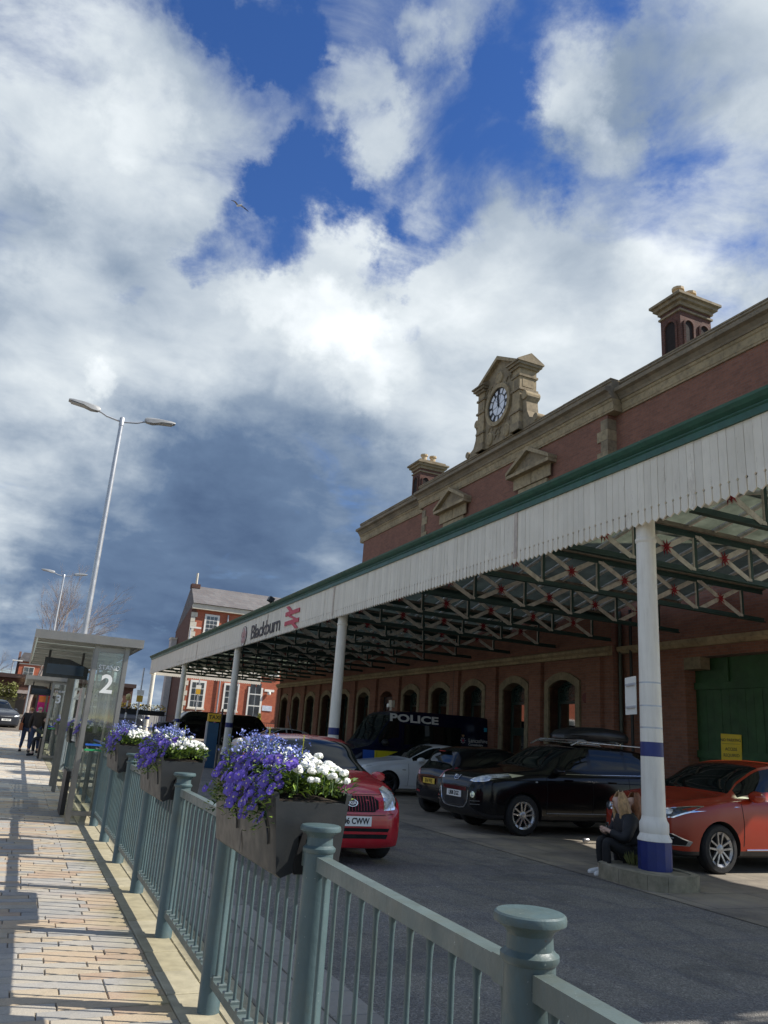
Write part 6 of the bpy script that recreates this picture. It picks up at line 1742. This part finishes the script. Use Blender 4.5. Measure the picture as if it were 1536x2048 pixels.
SPW = dict(SP); SPW = dict(L=4.0, r=.30, rimf=.66, axles=(.8, 3.3), tumble=.74, B=[(0, .3), (.06, .2), (.3, .16), (3.6, .16), (4.0, .4)], T=[(0, .62), (.05, .75), (.5, .9), (1.1, 1.0), (1.2, 1.05), (1.6, 1.28), (2.0, 1.44), (2.4, 1.47), (3.2, 1.4), (3.7, 1.2), (3.9, .95), (4.0, .8)],
    S=[(0, .55), (.2, .74), (1.0, .92), (3.5, .98), (4.0, .75)], W=[(0, .55), (.05, .7), (.15, .78), (.45, .84), (3.4, .85), (3.8, .8), (4.0, .66)], win=[(1.3, 2.2), (2.28, 3.1)], ws=(1.22, 1.95), rw=(3.72, 3.9))
sv = Car('silver_car', 'silver white car glimpsed behind the flowers under the far canopy', (9.6, 37.5, G(37)), R(8), SPW, P_WHITE); seams(sv, (1.15, 2.24), .3, .9, 0)
sv2 = Car('dark_car', 'dark car beyond the first column gap with yellow planters behind', (3.4, 55.5, G(55)), R(-6), SPM, P_DGREY)
# TAXI rank sign
ts = root('taxi_sign', 'blue taxi rank totem with a yellow TAXI header', 'sign', (6.75, 30.0, G(30)))
MB().box((-.22, -.06, 0), (.18, .06, 1.62)).obj('totem', mat('totem_blue', (.012, .075, .15), .35, var=.1), ts); MB().box((-.28, -.075, 0), (-.225, .075, 1.66)).obj('side_frame', M_GALV, ts); MB().tube([(.27, 0, 0), (.27, 0, 2.15)], .035, 8).obj('pole', mat('dark_pole', (.06, .06, .06), .5), ts)
MB().box((-.25, -.085, 1.66), (.22, .085, 1.95)).obj('header', mat('taxi_yellow', (.80, .46, .02), .5, var=.04), ts)
link('lettering', text_mesh('TAXI', .20, M_INK, .002, bold=.003), ts, mat=axes((-.015, -.088, 1.81), (1, 0, 0), (0, 0, 1), (0, -1, 0)))
# beacon pole, banded poles, road signs
bp = root('beacon_pole', 'black and white striped crossing beacon with an amber globe', 'beacon', (5.93, 50.5, G(50.5)))
for i in range(6): MB().tube([(0, 0, .35*i), (0, 0, .35*(i+1))], .05, 8).obj('band', M_FRAMEW if i % 2 else M_BLACK, bp)
MB().lathe([(.02, 2.1), (.13, 2.18), (.17, 2.32), (.13, 2.46), (.02, 2.52)], n=14).obj('globe', mat('amber_globe', (.55, .45, .18), .35), bp, 50)
def pole(x, y, h, lab, band=None, flag=None):
    o = root('sign_pole', lab, 'pole', (x, y, G(y))); MB().tube([(0, 0, 0), (0, 0, h)], .038, 8).obj('shaft', M_GALV, o)
    if band: MB().box((-.16, -.05, band), (.16, -.03, band+.34)).obj('plate', mat('amber_plate', (.6, .35, .03), .5), o); MB().box((-.18, -.05, band+.36), (.18, -.03, band+.62)).obj('plate', M_FRAMEW, o)
    return o
pole(5.75, 44.0, 3.9, 'pale pole with an amber plate between the first two far columns', 2.1); pole(11.2, 56.0, 4.4, 'thin pole with a small amber plate in front of the brick building', 2.9); pole(14.0, 56.0, 5.0, 'plain thin pole in front of the brick building')
pole(.27, 41.5, 2.55, 'slim grey pole standing at the pavement edge beside the walkers')
lp3 = root('street_lamp', 'slim street lamp with one lantern against the gable wall', 'lamp post', (10.35, 57.5, G(57))); MB().tube([(0, 0, 0), (0, 0, 7.6)], .06, 8).obj('shaft', M_GALV, lp3); MB().box((-.05, -.1, 7.58), (.75, .1, 7.7)).obj('lantern', M_FRAMEW, lp3)
lp4 = root('street_lamp', 'very distant street lamp on the far left skyline', 'lamp post', (-1.45, 92, G(92))); MB().tube([(0, 0, 0), (0, 0, 5.1)], .06, 6).obj('shaft', M_GALV, lp4); MB().box((-.1, -.1, 5.1), (.9, .1, 5.22)).obj('lantern', M_FRAMEW, lp4)
# yellow flower barrier baskets and dark railings before the brick building
yb_ = root('yellow_flower_boxes', 'row of yellow flower boxes on dark railings beyond the shelter', 'flower boxes', (6.75, 52.0, G(52)+.45))
MB().box((-1.6, -.15, .85), (1.7, .15, 1.15)).obj('trough', M_BLACK, yb_)
fb = MB(); random.seed(5)
for i in range(420):
    p = Vector((random.uniform(-1.65, 1.75), random.uniform(-.22, .18), random.uniform(1.1, 1.45))); quad_leaf(fb, p, rdir(.4), (0, 0, 1), .14, .1, random.choice((0, 0, 1)))
fb.obj('blossom', [mat('yellow_petal', (.70, .48, .03), .6), M_LEAF2], yb_)['kind'] = 'stuff'
fr = root('dark_railings', 'thin black railings in front of the brick building', 'railing', (0, 0, 0))
for z in (.25, 1.15): MB().box((9.0, 59.98, BG+z), (22, 60.02, BG+z+.05)).obj('rail', M_BLACK, fr)
bm_ = MB().box((-.012, -.012, .1), (.012, .012, 1.2)).mesh('baluster', M_BLACK)
for i in range(75): link('baluster', bm_, fr, (9.1+.17*i, 60.0, BG))
yp = root('golden_conifer', 'small golden green conifer beside the far railings', 'shrub', (15.1, 53.5, G(53))); b = MB()
for i in range(500):
    h_ = random.uniform(0, 1.9); r_ = .42*(1-h_/2.1); a = random.uniform(0, 6.28); quad_leaf(b, (r_*math.cos(a)*random.random()**.4, r_*math.sin(a)*random.random()**.4, h_), rdir(.5), (0, 0, 1), .16, .07)
b.obj('foliage', M_YLEAF, yp)['kind'] = 'stuff'
po_ = root('pink_poster', 'bright pink and orange poster panel in the far shelter', 'poster', (.80, 31.6, G(31)+.1))
MB().box((-.22, -.02, 1.45), (.16, .0, 2.02)).obj('panel', mat('hot_pink', (.85, .03, .28), .5), po_); MB().box((-.20, -.026, 1.78), (.14, -.021, 2.0)).obj('top_block', mat('poster_orange', (.85, .22, .05), .5), po_)

# brick terrace off to the left, there for what the station windows mirror
bt_ = root('brick_terrace', 'red brick building mirrored in the station windows', 'building', (0, 0, 0))
MB().box((-40, 68, 0), (-7, 76, 11.5)).obj('wall', M_BRICK_B, bt_); MB().box((-40.2, 67.7, 11.5), (-6.8, 76.2, 12.2)).obj('cornice', M_LIME, bt_)
for i in range(8):
    for z0 in (2.6, 6.8):
        x = -37.5+3.9*i; f = MB().box((x-.75, 67.93, z0-.1), (x+.75, 67.998, z0+2.3)).obj('window', M_FRAMEW, bt_)
        for k in (0, 1): MB().box((x-.6, 67.91, z0+.05+1.1*k), (x+.6, 67.928, z0+1.05+1.1*k)).obj('pane', M_SASH, f)

# ---------------------------------------------------------------- people
M_SKIN = mat('skin', (.55, .36, .27), .6, var=.08, scale=12)
M_PUFF = mat('black_puffer', (.007, .008, .011), .65, var=.2, scale=8, bump=.35, bscale=14)
M_LEG = mat('black_leggings', (.010, .010, .011), .8)
M_SHOE = mat('white_trainer', (.68, .68, .65), .6, var=.08)
M_BLONDE = mat('blonde_hair', (.46, .29, .14), .5, var=.4, scale=24, bump=.3, bscale=80)
M_GINGER = mat('auburn_hair', (.24, .10, .04), .5, var=.4, scale=24, bump=.3, bscale=80)
M_JEAN = mat('blue_jeans', (.035, .05, .10), .85, var=.3, scale=9)
M_BROWNJ = mat('dark_brown_jacket', (.030, .020, .015), .7, var=.25, scale=7)
M_DARKC = mat('dark_coat', (.022, .020, .022), .8, var=.25)
M_GREENC = mat('olive_coat', (.075, .085, .055), .8, var=.25)
M_GREYH = mat('grey_hair', (.38, .36, .34), .6, var=.3, scale=30)
def skin_mesh(name, P_, E_, m, parent, sub=2):
    keys = list(P_); idx = {k: i for i, k in enumerate(keys)}
    me = bpy.data.meshes.new(name); me.from_pydata([P_[k][0] for k in keys], [(idx[a], idx[b]) for a, b in E_], [])
    o = bpy.data.objects.new('tmp_skin', me); COL.objects.link(o)
    o.modifiers.new('s', 'SKIN')
    if not me.skin_vertices: 
        bpy.context.view_layer.objects.active = o
    sv_ = me.skin_vertices[0].data
    for i, k in enumerate(keys):
        r_ = P_[k][1]; sv_[i].radius = (r_, r_) if not isinstance(r_, tuple) else r_; sv_[i].use_root = (i == 0)
    sd = o.modifiers.new('d', 'SUBSURF'); sd.levels = sub; sd.render_levels = sub
    dg = bpy.context.evaluated_depsgraph_get(); res = bpy.data.meshes.new_from_object(o.evaluated_get(dg)); res.name = name
    bpy.data.objects.remove(o)
    res.materials.clear(); res.materials.append(m); res.polygons.foreach_set('use_smooth', [True]*len(res.polygons))
    return link(name, res, parent)
def V(*a): return Vector(a)
def person(lab, base, rz, J, top, legs, shoes, hair, hairpts, group=None, topr=1.0, extra=None):
    r_ = root('person', lab, 'person', base, rz, group)
    # J: joint positions in local space (person faces +y)
    P_ = {'pel': (J['pel'], .10), 'waist': (J['pel'].lerp(J['chest'], .45), .10), 'chest': (J['chest'], .115), 'neckb': (J['neck'], .055), 'jaw': (J['neck'].lerp(J['head'], .5), .065), 'head': (J['head'], .088), 'crown': (J['head']+J['hup']*.07, .07),
          'nose': (J['head']+J['hfw']*.105-J['hup']*.02, .014)}
    E_ = [('pel', 'waist'), ('waist', 'chest'), ('chest', 'neckb'), ('neckb', 'jaw'), ('jaw', 'head'), ('head', 'crown'), ('head', 'nose')]
    for s_ in 'lr':
        P_['sh'+s_] = (J['sh'+s_], .055); P_['el'+s_] = (J['el'+s_], .040); P_['wr'+s_] = (J['wr'+s_], .028); P_['hp'+s_] = (J['hp'+s_], .085); P_['kn'+s_] = (J['kn'+s_], .058); P_['an'+s_] = (J['an'+s_], .042); P_['toe'+s_] = (J['toe'+s_], .032)
        d = (J['wr'+s_]-J['el'+s_]).normalized(); o_ = d.orthogonal().normalized()
        P_['palm'+s_] = (J['wr'+s_]+d*.07, .030)
        E_ += [('chest', 'sh'+s_), ('sh'+s_, 'el'+s_), ('el'+s_, 'wr'+s_), ('wr'+s_, 'palm'+s_), ('pel', 'hp'+s_), ('hp'+s_, 'kn'+s_), ('kn'+s_, 'an'+s_), ('an'+s_, 'toe'+s_)]
        for q in range(5):
            k = 'f%d%s' % (q, s_); P_[k] = (J['wr'+s_]+d*((.13+.012*(2-abs(q-2))) if q else .09)+o_*((q-2.5)*.019 if q else -.055), .009); E_.append(('palm'+s_, k))
    skin_mesh('body', P_, E_, M_SKIN, r_, 2)
    P2 = {k: (P_[k][0], P_[k][1]) for k in ('pel', 'waist', 'chest')}; P2['pel'] = (P_['pel'][0], .145*topr); P2['waist'] = (P_['waist'][0], .150*topr); P2['chest'] = (P_['chest'][0], .152*topr); P2['collar'] = (J['neck']-J['hup']*.01, .078)
    E2 = [('pel', 'waist'), ('waist', 'chest'), ('chest', 'collar')]
    for s_ in 'lr':
        P2['sh'+s_] = (J['sh'+s_], .080*topr); P2['el'+s_] = (J['el'+s_], .064*topr); P2['wr'+s_] = (J['wr'+s_], .052*topr); E2 += [('chest', 'sh'+s_), ('sh'+s_, 'el'+s_), ('el'+s_, 'wr'+s_)]
        P2['hm'+s_] = (J['hp'+s_].lerp(J['kn'+s_], .18), .115); E2.append(('pel', 'hm'+s_))
    skin_mesh('jacket', P2, E2, top, r_, 2)
    P3 = {'pel': (J['pel'], .125)}; E3 = []
    for s_ in 'lr':
        P3['hp'+s_] = (J['hp'+s_], .10); P3['kn'+s_] = (J['kn'+s_], .070); P3['an'+s_] = (J['an'+s_]+V(0, 0, .05), .055); E3 += [('pel', 'hp'+s_), ('hp'+s_, 'kn'+s_), ('kn'+s_, 'an'+s_)]
    skin_mesh('trousers', P3, E3, legs, r_, 2)
    for s_ in 'lr':
        a, t_ = J['an'+s_], J['toe'+s_]; h = a-(t_-a).normalized()*.05
        g = min(a.z, t_.z)-.0
        skin_mesh('shoe', {'h': (V(h.x, h.y, t_.z+.005), .043), 'a': (V(a.x, a.y, t_.z+.025), .050), 't': (t_, .042), 'tt': (t_+(t_-a).normalized()*.05, .034)}, [('h', 'a'), ('a', 't'), ('t', 'tt')], shoes, r_, 2)
    skin_mesh('hair', {k: v for k, v in hairpts.items() if k != 'E'}, hairpts['E'], hair, r_, 2)
    for s_ in (-1, 1):
        sd = J['hfw'].cross(J['hup']).normalized()
        MB().lathe([(.003, -.008), (.010, -.004), (.011, .004), (.003, .008)], n=8).xf(Matrix.Translation(J['head']+J['hfw']*.083+sd*s_*.034+J['hup']*.005)).obj('eye', M_BLACK, r_)
    MB().cbox(tuple(J['head']+J['hfw']*.080-J['hup']*.055), (.04, .014, .010)).obj('mouth', mat('lips', (.4, .14, .12), .5), r_)
    return r_
UP = V(0, 0, 1)
def seated(hz, tilt=.12, kz=.47):
    J = dict(pel=V(0, 0, hz), chest=V(0, .06+tilt*.3, hz+.34), neck=V(0, .10+tilt*.4, hz+.50), head=V(0, .14+tilt*.4, hz+.645), hup=UP, hfw=V(0, 1, 0))
    for s_, x in (('l', -1), ('r', 1)):
        J['sh'+s_] = V(x*.155, .06+tilt*.35, hz+.43); J['el'+s_] = V(x*.22, .20, hz+.20); J['wr'+s_] = V(x*.08, .42, hz+.34)
        J['hp'+s_] = V(x*.085, .04, hz); J['kn'+s_] = V(x*.10, .42, kz); J['an'+s_] = V(x*.09, .40, .075); J['toe'+s_] = V(x*.10, .54, .042)
    return J
# blonde girl sitting on the island kerb
J = seated(.285, .1, .46); J['hfw'] = V(.5, .86, 0).normalized(); J['wrl'] = V(-.05, .34, .56); J['wrr'] = V(.05, .36, .54)
hd_ = J['head']
long_hair = {'top': (hd_+V(.0, -.02, .055), .088), 'back': (hd_+V(0, -.055, -.01), .085), 'nape': (hd_+V(0, -.075, -.12), .075), 'mid': (hd_+V(-.01, -.085, -.22), .055), 'end': (hd_+V(-.02, -.08, -.30), .03), 'sl': (hd_+V(-.07, .0, -.08), .038), 'sl2': (hd_+V(-.085, .01, -.20), .030), 'E': [('top', 'back'), ('back', 'nape'), ('nape', 'mid'), ('mid', 'end'), ('back', 'sl'), ('sl', 'sl2')]}
g1 = person('blonde girl in a black puffer jacket and white trainers sitting on the island', (7.70, 8.62, G(8.7)-.02), R(74), J, M_PUFF, M_LEG, M_SHOE, M_BLONDE, long_hair, 'girls sitting at the column', 1.28)
bw = MB()
for s_ in (-1, 1): bw.add([(0, 0, 0), (s_*.07, -.01, .05), (s_*.075, .0, .0), (s_*.06, .01, -.02)], [(0, 1, 2, 3)]); bw.add([(0, .004, 0), (s_*.07, -.006, .05), (s_*.075, .004, .0), (s_*.06, .014, -.02)], [(3, 2, 1, 0)])
def strands(parent, hd, n, ln, m, side):
    b = MB(); rn = random.Random(n)
    for i in range(n):
        a = rn.uniform(math.pi*.80, math.pi*2.20) ; x, y = .096*math.cos(a), .094*math.sin(a)-.01
        l2 = ln*rn.uniform(.75, 1.08); w = rn.uniform(.9, 1.25)
        pts = [hd+V(x*.5, y*.5-.01, .125), hd+V(x*1.02, y*1.02, .03), hd+V(x*w, y*w-.012, -.10), hd+V(x*w*.85+rn.gauss(0, .012), y*w-.03, -.10-(l2-.10)*.55), hd+V(x*.75+rn.gauss(0, .02), y*w*.9-.03, -l2)]
        b.tube(pts, [.008, .014, .014, .011, .003], 5, 0, False)
    b.obj('hair_strands', m, parent, 60)['kind'] = 'stuff'
strands(g1, hd_, 130, .36, M_BLONDE, 1)
bo = bw.obj('hair_bow', mat('bow_cream', (.62, .48, .28), .6), g1); bo.location = hd_+V(.03, -.03, .10)
# seams of the quilted jacket
for i in range(5):
    z = .30+.075*i; b = MB(); b.tube([(.165*math.cos(R(a))*1.02, .03+.05*i*.25+.158*math.sin(R(a))*1.0, z) for a in range(150, 391, 20)], .006, 5); b.obj('quilt_seam', M_LEG, g1)
# auburn girl behind the column
J = seated(.285, .15, .46); J['hfw'] = V(.3, .95, -.1).normalized(); J['wrl'] = V(-.05, .30, .80); J['ell'] = V(-.2, .26, .55)
hd_ = J['head']
lh2 = {'top': (hd_+V(.0, -.015, .05), .088), 'back': (hd_+V(0, -.05, -.01), .088), 'nape': (hd_+V(0, -.06, -.13), .085), 'mid': (hd_+V(-.0, -.07, -.26), .075), 'end': (hd_+V(0, -.06, -.44), .045), 'sl': (hd_+V(-.075, .01, -.08), .04), 'sl2': (hd_+V(-.09, .02, -.25), .038), 'E': [('top', 'back'), ('back', 'nape'), ('nape', 'mid'), ('mid', 'end'), ('back', 'sl'), ('sl', 'sl2')]}
g2 = person('girl with long auburn hair in dark clothes half hidden behind the nearest column', (8.06, 8.74, G(8.9)-.02), R(84), J, M_LEG, M_LEG, M_BLACK, M_GINGER, lh2, 'girls sitting at the column')
strands(g2, hd_, 130, .50, M_GINGER, 1)
def standing(h, stride=.18, armb=.0):
    k = h/1.75
    J = dict(pel=V(0, 0, .95*k), chest=V(0, .03, 1.30*k), neck=V(0, .04, 1.48*k), head=V(0, .07, 1.62*k), hup=UP, hfw=V(0, 1, 0))
    for s_, x in (('l', -1), ('r', 1)):
        J['sh'+s_] = V(x*.19*k, .02, 1.42*k); J['el'+s_] = V(x*.25*k, -.03+x*armb, 1.13*k); J['wr'+s_] = V(x*.23*k, .10+x*armb, .90*k)
        J['hp'+s_] = V(x*.10, 0, .90*k); J['kn'+s_] = V(x*.11, x*stride*.4+.03, .50*k); J['an'+s_] = V(x*.12, x*stride-.02, .09); J['toe'+s_] = V(x*.13, x*stride+.12, .045)
    return J
def short_hair(hd_): return {'top': (hd_+V(0, -.005, .045), .086), 'back': (hd_+V(0, -.045, .0), .082), 'n': (hd_+V(0, -.045, -.05), .065), 'E': [('top', 'back'), ('back', 'n')]}
J = standing(1.66, .16); person('man with grey hair in a dark brown jacket and jeans walking away', (.70, 31.2, G(31)+.1), R(-6), J, M_BROWNJ, M_JEAN, M_BLACK, M_GREYH, short_hair(J['head']), 'walkers on the pavement', 1.22)
J = standing(1.62, .10); J['hfw'] = V(.5, .87, 0); w2_ = person('fair haired person in a dark coat and jeans beside the man in brown', (.42, 31.9, G(31)+.1), R(-14), J, M_DARKC, M_JEAN, M_BLACK, M_BLONDE, short_hair(J['head']), 'walkers on the pavement', 1.1)
bag = root('shoulder_bag', 'orange brown shoulder bag held by the walker in the dark coat', 'bag', (.18, 31.85, G(31)+.85)); MB().bbox((-.06, -.14, 0), (.06, .14, .26), .02).obj('bag_body', mat('tan_leather', (.30, .09, .03), .5), bag); MB().tube([(0, -.12, .25), (.03, -.05, .48), (.03, .05, .48), (0, .12, .25)], .012, 6).obj('strap', mat('tan_leather', (.30, .09, .03), .5), bag)
J = seated(.56, .0, .58)
for s_ in 'lr':
    J['an'+s_].z = .09; J['toe'+s_].z = .045
hd_ = J['head']; person('person in an olive coat sitting inside the far shelter', (1.08, 29.9, G(30)+.1), R(88), J, M_GREENC, M_DARKC, M_BLACK, M_BLONDE, short_hair(hd_))
